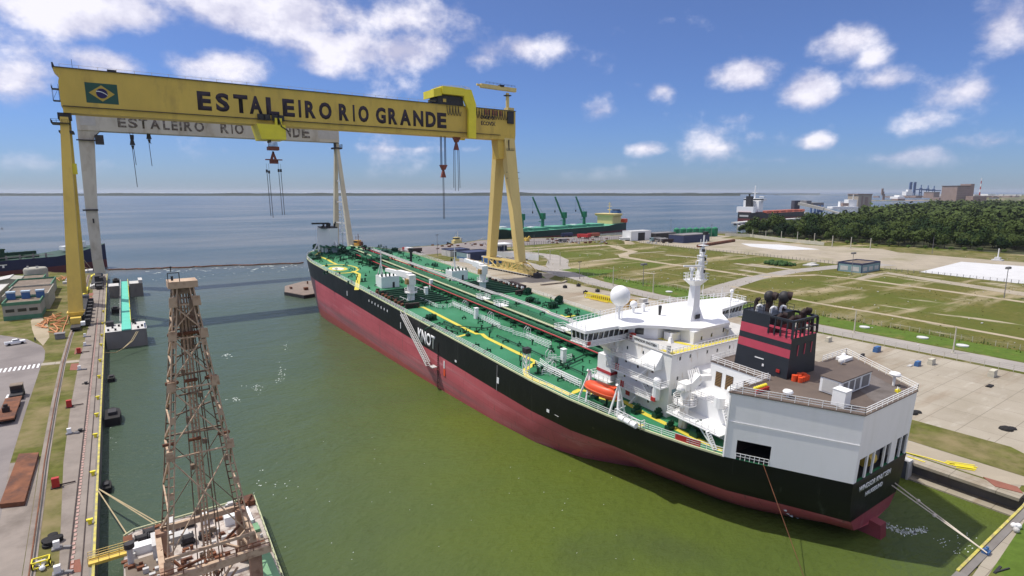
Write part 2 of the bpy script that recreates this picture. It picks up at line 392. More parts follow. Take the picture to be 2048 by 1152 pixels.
# ------------------------------------------------------------------ water
def water_mat():
    m, N, L, b = newmat('harbour water')
    geo = N.new('ShaderNodeNewGeometry')
    def noise(scale, det=4, st=(1, 1, 1), rough=.55, rot=0):
        mpn = N.new('ShaderNodeMapping'); mpn.inputs['Scale'].default_value = st; mpn.inputs['Rotation'].default_value = (0, 0, rot); L.new(geo.outputs['Position'], mpn.inputs[0])
        n = N.new('ShaderNodeTexNoise'); n.inputs['Scale'].default_value = scale; n.inputs['Detail'].default_value = det; n.inputs['Roughness'].default_value = rough
        L.new(mpn.outputs[0], n.inputs['Vector']); return n.outputs['Fac']
    def ramp(fac, p0, c0, p1, c1):
        r = N.new('ShaderNodeMapRange'); r.inputs[1].default_value = p0; r.inputs[2].default_value = p1; L.new(fac, r.inputs[0])
        x = N.new('ShaderNodeMix'); x.data_type = 'RGBA'; L.new(r.outputs[0], x.inputs[0])
        for i, c in ((6, c0), (7, c1)):
            if hasattr(c, 'links') or not isinstance(c, tuple): L.new(c, x.inputs[i])
            else: x.inputs[i].default_value = c + (1,)
        return x.outputs[2]
    # the dock basin is algae green, the left part and the fairway greyer; cloud shadows are painted into the colour as long bands far out
    basin = ramp(noise(.011, 4), .36, (.066, .096, .026), .64, (.102, .130, .018))
    basin = ramp(noise(.018, 5, (1, .8, 1)), .56, basin, .70, (.056, .074, .030))  # darker patches paint cloud shadow into the basin colour
    sx = N.new('ShaderNodeSeparateXYZ'); L.new(geo.outputs['Position'], sx.inputs[0])
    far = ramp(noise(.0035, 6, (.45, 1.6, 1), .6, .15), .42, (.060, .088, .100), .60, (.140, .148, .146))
    gx = N.new('ShaderNodeMath'); gx.operation = 'MULTIPLY_ADD'; L.new(sx.outputs[0], gx.inputs[0]); gx.inputs[1].default_value = -2.6; L.new(sx.outputs[1], gx.inputs[2])
    nadd = N.new('ShaderNodeMath'); nadd.operation = 'MULTIPLY_ADD'; L.new(noise(.012, 4), nadd.inputs[0]); nadd.inputs[1].default_value = 160; L.new(gx.outputs[0], nadd.inputs[2])
    teal = ramp(nadd.outputs[0], 20.0, basin, 190.0, (.058, .086, .058))
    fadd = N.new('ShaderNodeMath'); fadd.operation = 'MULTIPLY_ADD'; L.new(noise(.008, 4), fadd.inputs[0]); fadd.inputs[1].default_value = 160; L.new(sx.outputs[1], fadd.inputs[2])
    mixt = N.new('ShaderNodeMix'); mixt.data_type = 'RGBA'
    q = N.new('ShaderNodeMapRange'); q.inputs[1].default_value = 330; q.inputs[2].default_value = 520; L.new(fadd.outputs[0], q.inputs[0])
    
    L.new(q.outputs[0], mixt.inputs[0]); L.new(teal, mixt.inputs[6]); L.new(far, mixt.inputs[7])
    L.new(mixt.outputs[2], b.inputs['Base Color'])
    b.inputs['Roughness'].default_value = .22; b.inputs['IOR'].default_value = 1.33; b.inputs['Specular IOR Level'].default_value = .14
    w1 = noise(.55, 4, (1, 1.8, 1), .6, .5); w2 = noise(.09, 3, (1, 1.6, 1), .5, .3)
    ad = N.new('ShaderNodeMath'); ad.operation = 'MULTIPLY_ADD'; L.new(w2, ad.inputs[0]); ad.inputs[1].default_value = 2.2; L.new(w1, ad.inputs[2])
    bn = N.new('ShaderNodeBump'); bn.inputs['Distance'].default_value = .55; rs = N.new('ShaderNodeMapRange'); rs.inputs[1].default_value = .40; rs.inputs[2].default_value = .60; rs.inputs[3].default_value = .72; rs.inputs[4].default_value = 1.0; L.new(noise(.0022, 6, (.5, 1.7, 1), .62, .2), rs.inputs[0]); L.new(rs.outputs[0], bn.inputs['Strength']); L.new(ad.outputs[0], bn.inputs['Height']); L.new(bn.outputs[0], b.inputs['Normal'])
    return m
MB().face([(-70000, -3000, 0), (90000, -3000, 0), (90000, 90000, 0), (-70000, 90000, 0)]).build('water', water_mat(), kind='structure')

# ------------------------------------------------------------------ land
def grass_mat():
    m, N, L, b = newmat('grass land')
    geo = N.new('ShaderNodeNewGeometry')
    def noise(scale, det=6, st=(1, 1, 1), rough=.6, rot=0):
        mpn = N.new('ShaderNodeMapping'); mpn.inputs['Scale'].default_value = st; mpn.inputs['Rotation'].default_value = (0, 0, rot); L.new(geo.outputs['Position'], mpn.inputs[0])
        n = N.new('ShaderNodeTexNoise'); n.inputs['Scale'].default_value = scale; n.inputs['Detail'].default_value = det; n.inputs['Roughness'].default_value = rough
        L.new(mpn.outputs[0], n.inputs['Vector']); return n.outputs['Fac']
    def mix(fac, p0, p1, a, c):
        r = N.new('ShaderNodeMapRange'); r.inputs[1].default_value = p0; r.inputs[2].default_value = p1; L.new(fac, r.inputs[0])
        x = N.new('ShaderNodeMix'); x.data_type = 'RGBA'; L.new(r.outputs[0], x.inputs[0])
        for i, v in ((6, a), (7, c)):
            if isinstance(v, tuple): x.inputs[i].default_value = v + (1,)
            else: L.new(v, x.inputs[i])
        return x.outputs[2]
    g = mix(noise(.035), .35, .65, (.100, .108, .020), (.170, .142, .045))
    g = mix(noise(.6, 4), .35, .75, g, (.078, .088, .018))
    g = mix(noise(2.2, 3), .58, .78, g, (.05, .062, .014))
    g = mix(noise(.012, 4), .48, .64, g, (.090, .112, .020))
    g = mix(noise(.021, 8, (.45, 2.4, 1), .66), .53, .66, g, (.335, .275, .175))
    g = mix(noise(.05, 6, (2.6, .5, 1), .62), .60, .69, g, (.36, .315, .225))
    L.new(g, b.inputs['Base Color']); b.inputs['Roughness'].default_value = .95; b.inputs['Specular IOR Level'].default_value = .1
    bn = N.new('ShaderNodeBump'); bn.inputs['Strength'].default_value = .5; bn.inputs['Distance'].default_value = .3; L.new(noise(1.6, 5), bn.inputs['Height']); L.new(bn.outputs[0], b.inputs['Normal'])
    return m
m_grass = grass_mat()
m_lawn = mat('green verge', (.085, .135, .022), .95, .22, .5, (.17, .15, .05), .64, .08, scale2=.15, world=True, spec=.1)
m_lawn2 = mat('worn verge', (.095, .102, .024), .95, .30, .5, (.215, .175, .09), .54, .12, scale2=.12, world=True, spec=.1)
Z3 = 3.0
def xy(pts): return [(p[0], p[1]) for p in pts]
def sheet(name, pts, m, lift, z=Z3): return MB().face([(p[0], p[1], z + lift) for p in pts]).build(name, m, kind='structure')
def ribbon(name, pts, w, m, lift):
    P = [Vector((p[0], p[1], 0)) for p in pts]; b = MB(); Lf, Rt = [], []
    for i, p in enumerate(P):
        d = (P[min(i + 1, len(P) - 1)] - P[max(i - 1, 0)]).normalized(); n = Vector((-d.y, d.x, 0))
        ww = w if not isinstance(w, (list, tuple)) else w[i]
        Lf.append(p + n * ww / 2); Rt.append(p - n * ww / 2)
    for i in range(len(P) - 1):
        b.face([Rt[i] + Vector((0, 0, Z3 + lift)), Rt[i + 1] + Vector((0, 0, Z3 + lift)), Lf[i + 1] + Vector((0, 0, Z3 + lift)), Lf[i] + Vector((0, 0, Z3 + lift))])
    return b.build(name, m, kind='structure')
DOCK_R, DOCK_L, HEAD = 119.0, -6.5, 22.0
shore = [(DOCK_R, HEAD), (DOCK_R, 425), G(760, 500), G(820, 494), G(890, 489), G(960, 480), G(1240, 470), G(1345, 466), G(1440, 465), G(1490, 470.5), G(1500, 468), G(1560, 459), G(1640, 446), G(1745, 428), G(1800, 416), G(1880, 405), (12000, 3000), (12000, -3000), (DOCK_R - 30, -3000), (DOCK_R - 30, HEAD)]
MB().prism(xy(shore), -4, Z3).build('ground', m_grass, kind='structure')
MB().prism([(-3000, -3000), (89.5, -3000), (89.5, HEAD), (-7.06, HEAD), (-7.06, 418), (-40, 452), (-120, 415), (-3000, 380)], -4, Z3).build('ground', m_lawn2, kind='structure')
# concrete of the right hand dock side
sheet('concrete_apron', [(DOCK_R + .6, HEAD + 2), (199, 30), (199, 250), (215, 262), (199, 330), (190, 430), (DOCK_R + .6, 430)], m_conc, .02)
sheet('verge', [(DOCK_R + 7, 18), (DOCK_R + 7, 70), (DOCK_R + 12, 80), (DOCK_R + 19, 60), (DOCK_R + 20, 30), (DOCK_R + 13, 20)], m_lawn2, .05)
sheet('verge', [(DOCK_R + .7, 90), (DOCK_R + 6, 70), (DOCK_R + 7, 20), (DOCK_R + .7, 26)], m_sand, .045)
sheet('dock_head_pavement', [(87, 20.5), (DOCK_R, 22.5), (DOCK_R + 40, 20), (150, -40), (60, -40), (60, 20)], m_conc, .02)
sheet('verge', [(88, 19.3), (DOCK_R + 1, 21.2), (DOCK_R + 1, 17), (101, 15.5), (88, 14)], m_lawn, .04)
# road that runs along the yard and bends past the gantry leg
ribbon('road', [(207, -60), (207, 100), (207, 180), (212, 225), (222, 262), (240, 293), (262, 318), (276, 345), (272, 375), (255, 405)], [11, 11, 11, 12, 13, 15, 15, 13, 12, 12], m_road, .035)
ribbon('road', [(214, 252), (226, 296), (232, 322), (246, 350), (258, 380)], [9, 10, 10, 9, 8], m_road, .030)
ribbon('road', [(228, 166), (262, 178), (299, 186), (345, 189), (400, 182), (430, 170)], [16, 11, 10, 11, 12, 14], m_road, .040)
ribbon('dirt_path', [(279, 386), (329, 387), (371, 384), (372, 372), (358, 350), (350, 328), (326, 316), (314, 303), (309, 262), (308, 228), (304, 190)], [5, 5, 8, 10, 8, 8, 8, 8, 6, 5, 5], m_dirt, .045)
ribbon('dirt_path', [(275, 299), (306, 300)], 3.5, m_dirt, .044)
ribbon('dirt_path', [(305, 186), (340, 172), (343, 150), (338, 110), (332, 75), (325, 20), (310, -60)], 4.5, m_dirt, .046)
ribbon('dirt_path', [(343, 150), (366, 152), (384, 152), (372, 120), (358, 80), (345, 20)], [4, 5, 8, 10, 12, 12], m_sand, .047)
ribbon('dirt_path', [(253, 127), (252, 97), (248, 60), (240, 10)], 3.0, m_dirt, .044)
ribbon('dirt_path', [(262, 176), (256, 150), (253, 127)], 3.0, m_dirt, .043)
for pts in ([(1285, 545), (1310, 548)], [(1480, 540), (1560, 552)], [(1500, 528), (1600, 541)], [(1470, 527), (1540, 536)], [(1230, 509), (1330, 503)], [(1330, 510), (1420, 517)]):
    ribbon('gravel_strip', [G(*p) for p in pts], 5.0 if pts[0][0] > 1290 else 3, m_sand, .049)
sheet('sandy_yard', [(571, 440), (560, 380), (530, 372), (529, 264), (554, 195), (560, 110), (430, 80), (409, 143), (402, 186), (407, 247), (413, 310), (416, 380), (440, 420)], m_sand, .03)
sheet('white_slab', [(405, 142), (489, 147), (500, 60), (440, 20), (398, 94)], m_slabw, .06)
sheet('white_slab', [G(1482, 487), G(1560, 489), G(1640, 499), G(1560, 500), G(1500, 493)], m_slabw, .05)
sheet('verge', [(565, 240), (572, 120), (535, 60), (520, 130), (522, 200)], m_lawn2, .05)
sheet('verge', [(213.5, -60), (213.5, 180), (219, 226), (232, 240), (236, 190), (228, 150), (228, -60)], m_lawn, .028)
sheet('verge', [(199, 252), (204, 262), (213, 290), (205, 300), (200, 285)], m_lawn, .045)
sheet('verge', [G(1160, 547), G(1120, 540), G(1145, 537), G(1240, 540), G(1180, 556)], m_lawn, .05)
sheet('quay_pavement', [(190, 430), (199, 330), (232, 372), (262, 412), (310, 424), (440, 424), (490, 470), G(1240, 471), G(960, 481), G(890, 490), G(820, 495), G(765, 500.5)], m_asph, .025)
sheet('verge', [G(820, 512), G(860, 522), G(935, 522), G(945, 516), G(880, 507)], m_lawn2, .05)
# the dock's own walls
cop = MB()
cop.box(DOCK_R - 3.2, DOCK_R, HEAD + 1, 425, 2.55, 3.06)                                     # overhanging coping on the right
cop.build('dock_coping', m_conc, kind='structure')
MB().box(DOCK_R - 1.2, DOCK_R + .3, HEAD + .5, 425, -4, 2.54).build('dock_wall', m_pont, kind='structure')
MB().box(DOCK_R - 4.2, DOCK_R - 1.25, HEAD + 1, 60, -1, .25).build('dock_ledge', m_conc, kind='structure')
MB().box(-8, DOCK_R, HEAD - 1.2, HEAD, -4, 3.12).build('dock_head_wall', m_pont, kind='structure')
yk = MB(); yk.box(-7.05, -6.5, HEAD, 418, -4, 3.02, 0).box(-6.80, -6.48, HEAD, 418, 3.021, 3.16, 1)
yk.box(86, DOCK_R + 1, HEAD - .28, HEAD + .05, 3.125, 3.3, 1)
yk.build('quay_edge', [m_pont, mat('yellow kerb', (.50, .44, .09), .7, .3, .8, (.3, .25, .15), .55, .1, scale2=.6)], kind='structure')
sheet('quay_pavement', [(-9.4, 60), (-10.3, 88), (-11.9, 127), (-12.4, 160), (-12.4, 205), (-11.5, 260), (-12, 330), (-13, 418), (-7.06, 418), (-7.06, 60)], m_concl, .02)
# near left road, its crossing and the broad yard
sheet('yard_road', [(-16.9, 40), (-17.6, 90), (-18.6, 111), (-19.9, 132), (-20.6, 165), (-21.1, 204), (-20.9, 212), (-21.6, 224), (-23, 232), (-28, 246), (-36, 258), (-80, 262), (-120, 200), (-80, 40)], m_asph, .02)
sheet('yard_road', [(-13.6, 40), (-14.2, 90), (-14.9, 112), (-15.6, 131), (-19.9, 132.2), (-18.6, 111), (-17.6, 90), (-16.9, 40)], m_concl, .03)
for i in range(9):
    x = -30.2 + i * 1.02
    MB().face([(x, 203.2, 3.026), (x + .5, 203.2, 3.026), (x + .5, 207.8, 3.026), (x, 207.8, 3.026)]).build('crossing_stripe', m_white, kind='structure')
for i in range(4):
    x = -25.6 + i * 1.0
    MB().face([(x, 176.2, 3.026), (x + .4, 176.2, 3.026), (x + .4, 179.5, 3.026), (x, 179.5, 3.026)]).build('crossing_stripe', m_white, kind='structure')
sheet('footpath', [(-21.2, 205), (-12.4, 203.2), (-12.4, 206.0), (-21.2, 208)], m_conc, .035)
sheet('oxide_pad', [(-14.0, 214), (-12.2, 213.5), (-12.2, 221), (-14.0, 222)], m_brick, .04)
sheet('oxide_pad', [(-14.2, 195), (-12.4, 194), (-12.4, 202), (-14.2, 202.5)], m_brick, .04)
sheet('oxide_pad', [G(138, 1147), G(164, 1144), G(160, 1118), G(139, 1123)], m_brick, .04)
sheet('oxide_pad', [(-13.9, 318), (-11.8, 318), (-11.8, 329), (-13.9, 329)], m_brick, .04)
sheet('oxide_pad', [(-13.9, 333), (-11.8, 333), (-11.8, 343), (-13.9, 343)], m_brick, .04)
sheet('dirt_path', [(-26, 247), (-22.7, 232), (-22, 245), (-24, 268), (-27, 285), (-30, 290), (-30, 280), (-28, 262)], m_dirt, .04)
# crane tracks: a concrete beam with its rail, and the quay track with its row of cable covers
beam_l = [G(120 * .4096, 1152), (-14.6, 112), (-15.2, 129), (-16.0, 165), (-16.6, 205), (-16.6, 240), (-16.2, 262), (-16, 330), (-16, 420)]
ribbon('track_beam', [(-13.0, 60)] + [(p[0] + .45, p[1]) for p in beam_l], 1.35, m_concl, .05)
rb = MB()
pts = [(-13.0, 60)] + [(p[0] + .45, p[1]) for p in beam_l]
for a, b_ in zip(pts[:-1], pts[1:]): rb.bar((a[0], a[1], 3.1), (b_[0], b_[1], 3.1), .16, .14); rb.bar((a[0] + .35, a[1], 3.07), (b_[0] + .35, b_[1], 3.07), .2, .04, 1)
tr = empty('crane_track', (0, 0, 0), 'long single crane rail sunk in its own concrete beam beside the left verge', 'rail')
rb.build('rail', [m_rust, m_dark], tr)
tr2 = empty('quay_track', (0, 0, 0), 'dark slot rail with a row of small pink cable covers along the left quay', 'rail')
rb = MB(); rb.box(-9.42, -9.22, 40, 415, 3.022, 3.10, 0); rb.box(-7.95, -7.82, 40, 415, 3.022, 3.12, 0); rb.build('rail', m_exh, tr2)
cv0 = MB().box(-.16, .16, -.36, .36, 0, .1).build('cable_cover', mat('pink cover', (.42, .27, .23), .8, .25, 2), tr2, loc=(-8.98, 84, 3.022))
for i in range(1, 150): dupe(cv0, tr2, (-8.98 + (.02 if i % 3 else -.05), 84 + i * 1.25, 3.022))

# ------------------------------------------------------------------ spit, far shore and the sea horizon
def strip(name, row, m, h=8, seg=160, y_jit=60):
    b = MB(); pts = []
    for i in range(seg + 1):
        px = -700 + (row[-1] + 700) * i / seg
        d0 = G(px, row[0], 0); d1 = G(px, row[1], 0)
        pts.append((d0, d1))
    prof = []
    for i, (a, c) in enumerate(pts):
        n = mnoise.fractal(Vector((a.x / 700, a.y / 900, 0)), .8, 2, 5); hh = max(h * .35, h * (.7 + .6 * n + .25 * mnoise.noise(Vector((a.x / 120, 0, 3)))))
        u = (c - a)
        prof.append([a + Vector((0, 0, -1)), a + u * .04 + Vector((0, 0, 1.2)), a + u * .12 + Vector((0, 0, hh)), a + u * .3 + Vector((0, 0, hh * .6)), a + u * .6 + Vector((0, 0, hh * .9)), a + u * .9 + Vector((0, 0, 2.5)), c + Vector((0, 0, -1))])
    n = len(prof[0])
    for p in prof: b.v += [tuple(q) for q in p]
    for i in range(seg):
        for k in range(n - 1):
            b.f.append((i * n + k, (i + 1) * n + k, (i + 1) * n + k + 1, i * n + k + 1)); b.m.append(1 if k in (0, n - 2) else 0)
    return b.build(name, [m, mat('spit sand', (.10, .095, .07), .9, .1, .002, world=True)], kind='structure')
m_scrub = mat('spit scrub', (.022, .030, .016), .95, .35, .004, (.06, .062, .04), .66, .05, scale2=.0035, world=True, spec=.05)
strip('spit', (392.0, 388.0, 1480), m_scrub, 34)
strip('far_shore', (388.9, 387.6, 1640), m_scrub, 24)
srf = MB()
for (x0, x1, py) in ((-300, 130, 385.4), (180, 330, 385.6), (560, 760, 385.3), (800, 1010, 385.7), (1050, 1330, 385.5), (1340, 1420, 385.9), (300, 480, 385.2)):
    for k in range(14):
        a = x0 + (x1 - x0) * k / 14; c = a + (x1 - x0) / 14 * .8
        q = random.uniform(-.18, .18)
        srf.face([G(a, py + .22 + q, .6), G(c, py + .2 + q, .6), G(c, py - .2 + q, .6), G(a, py - .18 + q, .6)])
srf.build('surf', m_foam, kind='stuff')
# ================================================================== yellow gantry crane
YF = 286.0; YB = 294.5                                   # girder faces
gc = empty('gantry_crane', (0, 0, 3), 'huge yellow gantry crane spanning dock and tanker with a Brazilian flag on its girder', 'gantry crane')
def L3(p): return Vector((p[0], p[1], p[2] - 3))         # world -> crane
tl = AY(105, 134, YF); trr = AY(1031, 222.6, YF); bl = AY(124, 225, YF); br = AY(993, 278, YF); li = AY(118, 152, YF); ln = AY(124, 214, YF); rn = AY(993, 268.5, YF)
zt, zb, zn = (tl.z + trr.z) / 2, (bl.z + br.z) / 2, (ln.z + rn.z) / 2
xr = trr.x; xl = bl.x
g = MB()
prof = [(xl, zn), (xr, zn), (xr, zt), (tl.x, zt), (tl.x, zt - 1.2), (li.x, li.z), (xl, li.z - 2.2)]
g.prism([(x, z - 3) for x, z in prof], YF, YB, 0, 'y')
g.prism([(x, z - 3) for x, z in ((xl + .4, zb), (xr - 11.5, zb), (xr - 11.5, zn), (xl + .4, zn))], YF + .15, YB - .15, 0, 'y')
girder = g.build('girder', m_yel, gc)
b = MB(); b.box(xl + .5, xr - 11, YF - .45, YF, zn - 3.05, zn - 2.8)                                     # rail ledge
b.build('rail_ledge', m_dark, girder)
b = MB(); b.box(tl.x, xr + .3, YF - .5, YB + .5, zt - 2.98, zt - 2.75, 0)
for k in range(0, 210, 6): b.box(tl.x + 2 + k, tl.x + 2.12 + k, YF - .4, YF - .28, zt - 2.75, zt - 1.7, 1)
b.box(tl.x + 2, xr, YF - .4, YF - .32, zt - 1.75, zt - 1.68, 1)
b.build('top_walkway', [m_dark, m_yel], girder)
b = MB(); e = tl.x
b.box(e - .3, e + .2, YF + .5, YB, zt - 3, zt - 1.2, 0)
b.box(e + 17, e + 20, YF + .5, YF + 3, zt - 2.8, zt - 1.9, 0); b.bar((e + 6, YF + 1, zt - 3), (e + 6, YF + 1, zt + .6), .12)
b.build('end_stop', m_dark, girder)
b = MB()
for zz in (zt - 12, zt - 7.6): b.box(xl - 2.4, xl, YF + 1.2, YF + 6, zz - 3.1, zz - 3, 0)
for xx in (xl - 2.3, xl - .3):
    for yy in (YF + 1.3, YF + 5.8): b.bar((xx, yy, zt - 15), (xx, yy, zt - 9.0), .1)
b.bar((xl - 2.3, YF + 1.3, zt - 15), (xl - .3, YF + 1.3, zt - 10.6), .1); b.rail([(xl - 2.4, YF + 1.2, zt - 10.6), (xl - 2.4, YF + 6, zt - 10.6)], 1.1, 1.2, .08)
b.build('end_ladder_cage', m_dark, girder)
# flag
f0 = AY(168.5, 165, YF); f1 = AY(238, 209, YF); fa = AY(168.5, 205, YF); fb = AY(238, 169, YF)
fx0, fx1 = f0.x, f1.x; fz1 = (f0.z + fb.z) / 2 - 3; fz0 = (fa.z + f1.z) / 2 - 3; fw, fh = fx1 - fx0, fz1 - fz0; cx, cz = (fx0 + fx1) / 2, (fz0 + fz1) / 2
b = MB(); b.box(fx0, fx1, YF - .06, YF, fz0, fz1); flag = b.build('flag', mat('flag green', (.022, .085, .062), .7, .1, .3), gc)
b = MB(); b.prism([(cx - fw * .40, cz), (cx, cz - fh * .40), (cx + fw * .40, cz), (cx, cz + fh * .40)], YF - .12, YF - .06, 0, 'y'); b.build('diamond', mat('flag yellow', (.52, .36, .06), .7, .1, .3), flag)
b = MB(); r = fh * .245; b.prism([(cx + r * cos(t * pi / 16), cz + r * sin(t * pi / 16)) for t in range(32)], YF - .18, YF - .12, 0, 'y'); b.build('disc', mat('flag blue', (.02, .012, .085), .7, .1, .3), flag)
b = MB(); arc = []
for t in range(9):
    u = -1 + t / 4.0; arc.append((cx + r * .96 * u, cz + r * (.30 - .42 * (u + .35) ** 2 * .6 - .16 * u)))
for (p, q) in zip(arc[:-1], arc[1:]): b.prism([(p[0], p[1] - r * .08), (q[0], q[1] - r * .08), (q[0], q[1] + r * .08), (p[0], p[1] + r * .08)], YF - .23, YF - .18, 0, 'y')
b.build('band', m_white, flag)
# lettering, letter by letter
def letters(txt, spans, face_y, m, parent, bold=.035):
    for ch, (x0, x1, ytop, ybot) in zip(txt, spans):
        a = AY(x0, ytop, face_y); c = AY(x1, ybot, face_y); top = AY((x0 + x1) / 2, ytop, face_y).z; bot = AY((x0 + x1) / 2, ybot, face_y).z
        text('letter', ch, m, frame((a.x, face_y - .05, bot - parent.location.z), (1, 0, 0), (0, 0, 1)), c.x - a.x, top - bot, parent, bold, .08)
S1 = 640 / 2048.
xs1 = [(393, 424), (430, 460), (466, 497), (497, 526), (531, 559), (564, 590), (596, 603), (609, 632), (637, 664), (677, 698), (705, 710), (716, 738), (751, 772), (776, 795), (799, 822), (826, 847), (851, 872), (874, 893)]
t1 = 'ESTALEIRORIOGRANDE'
sp = []
for (a, c) in xs1:
    m_ = (a + c) / 2; sp.append((a, c, 183 + (m_ - 408) * .0897, 220.5 + (m_ - 408) * .0752))
letters(t1, sp, YF, m_letter, gc, .045)
a = AY(962, 250, YF); c = AY(991, 238, YF)
text('letter', 'ECOVIX', m_letter, frame((a.x, YF - .05, a.z - 3), (1, 0, 0), (0, 0, 1)), c.x - a.x, 2.2, gc, .03, .06)
text('letter', 'ENGEVIX', m_letter, frame((a.x, YF - .05, a.z + .3), (1, 0, 0), (0, 0, 1)), c.x - a.x, 2.2, gc, .03, .06)
b = MB(); b.box(a.x, c.x, YF - .05, YF, a.z - .45, a.z - .35); b.build('letter_rule', m_letter, gc)
a = AY(1008, 283, YF); c = AY(1028, 277, YF)
text('letter', 'SWL 2000 t', m_letter, frame((a.x, YF - .06, a.z - 3), (1, 0, 0), (0, 0, 1)), c.x - a.x, 1.2, gc, .02, .06)
# festoon cable along the right part of the girder, and its box
b = MB()
def festoon(x0, x1, n, ztop, drop):
    pts = []
    for i in range(n):
        for t in range(8):
            u = t / 8; pts.append((x0 + (x1 - x0) * (i + u) / n, YF - .5, ztop - drop * sin(pi * u) ** .6))
    b.path(pts, .16, 5)
p0 = AY(947, 224, YF); p1 = AY(1014, 224, YF)
festoon(p0.x, p1.x, 13, zt - 3.3, 5.2)
p2 = AY(893, 210, YF); p3 = AY(922, 215, YF); festoon(p2.x, p3.x, 5, zt - 3.3, 5.0)
b.build('festoon_cable', m_dark, gc)
a = AY(1014, 240, YF); c = AY(1026, 225, YF)
b = MB(); b.box(a.x, c.x, YF - 1.0, YF - .02, zt - 10.3, zt - 3.4); b.build('cable_box', m_dark, gc)
b = MB()
for k in range(5): b.box(p0.x + 7 + k * 2.6, p0.x + 8.7 + k * 2.6, YF - .08, YF, zt - 6.4, zt - 3.4)
b.build('faded_marks', mat('faded red', (.33, .12, .06), .7, .2, .5), gc)
# legs ------------------------------------------------------------
def leg(p_top, p_bot, wt, wb, m, name='leg'):
    (ax, ay), (bx, by) = wt, wb; P = L3(p_top); Q = L3(p_bot)
    b = MB()
    def q4(c, w, d): return [c + Vector((-w / 2, -d / 2, 0)), c + Vector((w / 2, -d / 2, 0)), c + Vector((w / 2, d / 2, 0)), c + Vector((-w / 2, d / 2, 0))]
    b.hexa(q4(Q, bx, by), q4(P, ax, ay)); return b.build(name, m, gc)
XR = 197.6
lgr1 = leg((xr - 4.3, 288.7, zb + 3), (XR, 275.5, 10.5), (7.4, 4.6), (5.2, 4.2), m_yelo)
lgr2 = leg((xr - 6.4, 292.6, zb + 1.5), (XR + .6, 308.5, 10.5), (7.4, 4.6), (5.2, 4.2), m_yelo)
b = MB(); b.prism([(xr - 12.2, zb - 3), (xr - .2, zb - 3), (xr - .1, zn - 3), (xr - 11.6, zn - 3)], YF + .05, YB - .05, 0, 'y')
b.prism([(xr - 11.2, zb - 14), (xr - 1.2, zb - 14), (xr - .2, zb - 3.002), (xr - 12.2, zb - 3.002)], YF + .9, YB - .9, 0, 'y')
b.build('leg_head', m_yel, gc)
b = MB()
for (x_, z_) in ((xr - 6, zb - 9), ):
    b.box(x_ - 1.4, x_ + 4.2, YF - 1.4, YF + .9, z_ - .2, z_); b.rail([(x_ - 1.4, YF - 1.4, z_), (x_ + 4.2, YF - 1.4, z_)], 1.1, 1.2, .08); b.bar((x_ + .6, YF - .9, z_), (x_ + .6, YF - .9, z_ + 6), .5); b.bar((x_, YF - .6, z_ - 1), (x_ - .6, YF - 1.2, z_ - 18), .35)
for z_ in (zb - 22, zb - 25.5):
    b.box(xr - 7.5, xr - 5.5, YF - 2.6, YF - 1.2, z_, z_ + .3); b.box(xr - 1.2, xr + 1.6, YF - 2, YF, z_, z_ + .3)
b.build('leg_platform', m_dark, gc)
# bogie truss under the right legs
b = MB(); y0, y1 = 259.0, 318.0
for sx in (-2.0, 2.0):
    X = XR + sx
    b.bar((X, 270, 7.0), (X, 314, 7.0), .9, .9); b.bar((X, y0, 1.5), (X, y1, 1.5), .9, .9)
    ys = [259, 264, 269, 275.5, 281, 287, 292, 298, 303, 308.5, 314, 318]
    for i, yy in enumerate(ys):
        top = 7.0 if 270 <= yy <= 314 else (4.0 if yy in (264, 269) else 2.0)
        b.bar((X, yy, 1.5), (X, yy, top), .35)
    for (a_, z_, c_, w_) in ((275.5, 7, 287, 1.5), (298, 1.5, 308.5, 7), (287, 1.5, 289.5, 7), (292, 1.5, 289.5, 7), (259, 1.5, 270, 7)): b.bar((X, a_, z_), (X, c_, w_), .5)
for i in range(13):                                       # slanted guard bars at the near end
    yy = 259.5 + i * 1.25; b.bar((XR - 2.6, yy, 1.2), (XR - 2.6, yy + 2.2, min(6.8, 2.4 + i * .42)), .22)
    b.bar((XR + 2.6, yy, 1.2), (XR + 2.6, yy + 2.2, min(6.8, 2.4 + i * .42)), .22)
b.build('bogie_truss', m_yelo, gc)
b = MB()
for sx in (-2.2, 2.2):
    for k in range(22): b.tube((XR + sx - .4, 258 + k * 2.9, .55), (XR + sx + .4, 258 + k * 2.9, .55), .5, 8)
    b.box(XR + sx - .5, XR + sx + .5, 257, 320.5, .75, 1.2)
b.build('wheels', m_dark, gc)
b = MB(); b.box(XR - 3.0, XR - 2.55, 262, 318, .95, 1.25); b.build('guard_rail', m_lgrey, gc)
# left leg
lt = AY(129, 236, YF + 3)
leg((lt.x, 288.5, zb - 1), (-14.9, 262.0, 8.0), (2.6, 3.0), (4.4, 4.0), m_yel)
leg((lt.x + .6, 292.5, zb - 1), (-15.0, 311, 8.0), (2.4, 3.0), (4.0, 4.0), m_yel)
b = MB(); b.box(lt.x - 2.0, lt.x + 2.2, YF + .8, YB - .8, zb - 5.4, zb - 3.01, 0); b.box(lt.x - 4.2, lt.x + 1.5, YF - 1.2, YB, zb - 7.2, zb - 6.9, 0); b.rail([(lt.x - 4.2, YB, zb - 6.9), (lt.x - 4.2, YF - 1.2, zb - 6.9), (lt.x + 1, YF - 1.2, zb - 6.9)], 1.2, 1.5, .1)
b.box(lt.x - 2.2, lt.x + 2.4, 285.5, 296, zb - 10.5, zb - 9.8, 0); b.build('hinge_joint', m_dark, gc)
b = MB(); b.box(lt.x - 2.3, lt.x + 2.2, 280.4, 283.6, zb - 26.5, zb - 22.5); b.build('leg_collar', m_yel2, gc)
b = MB()
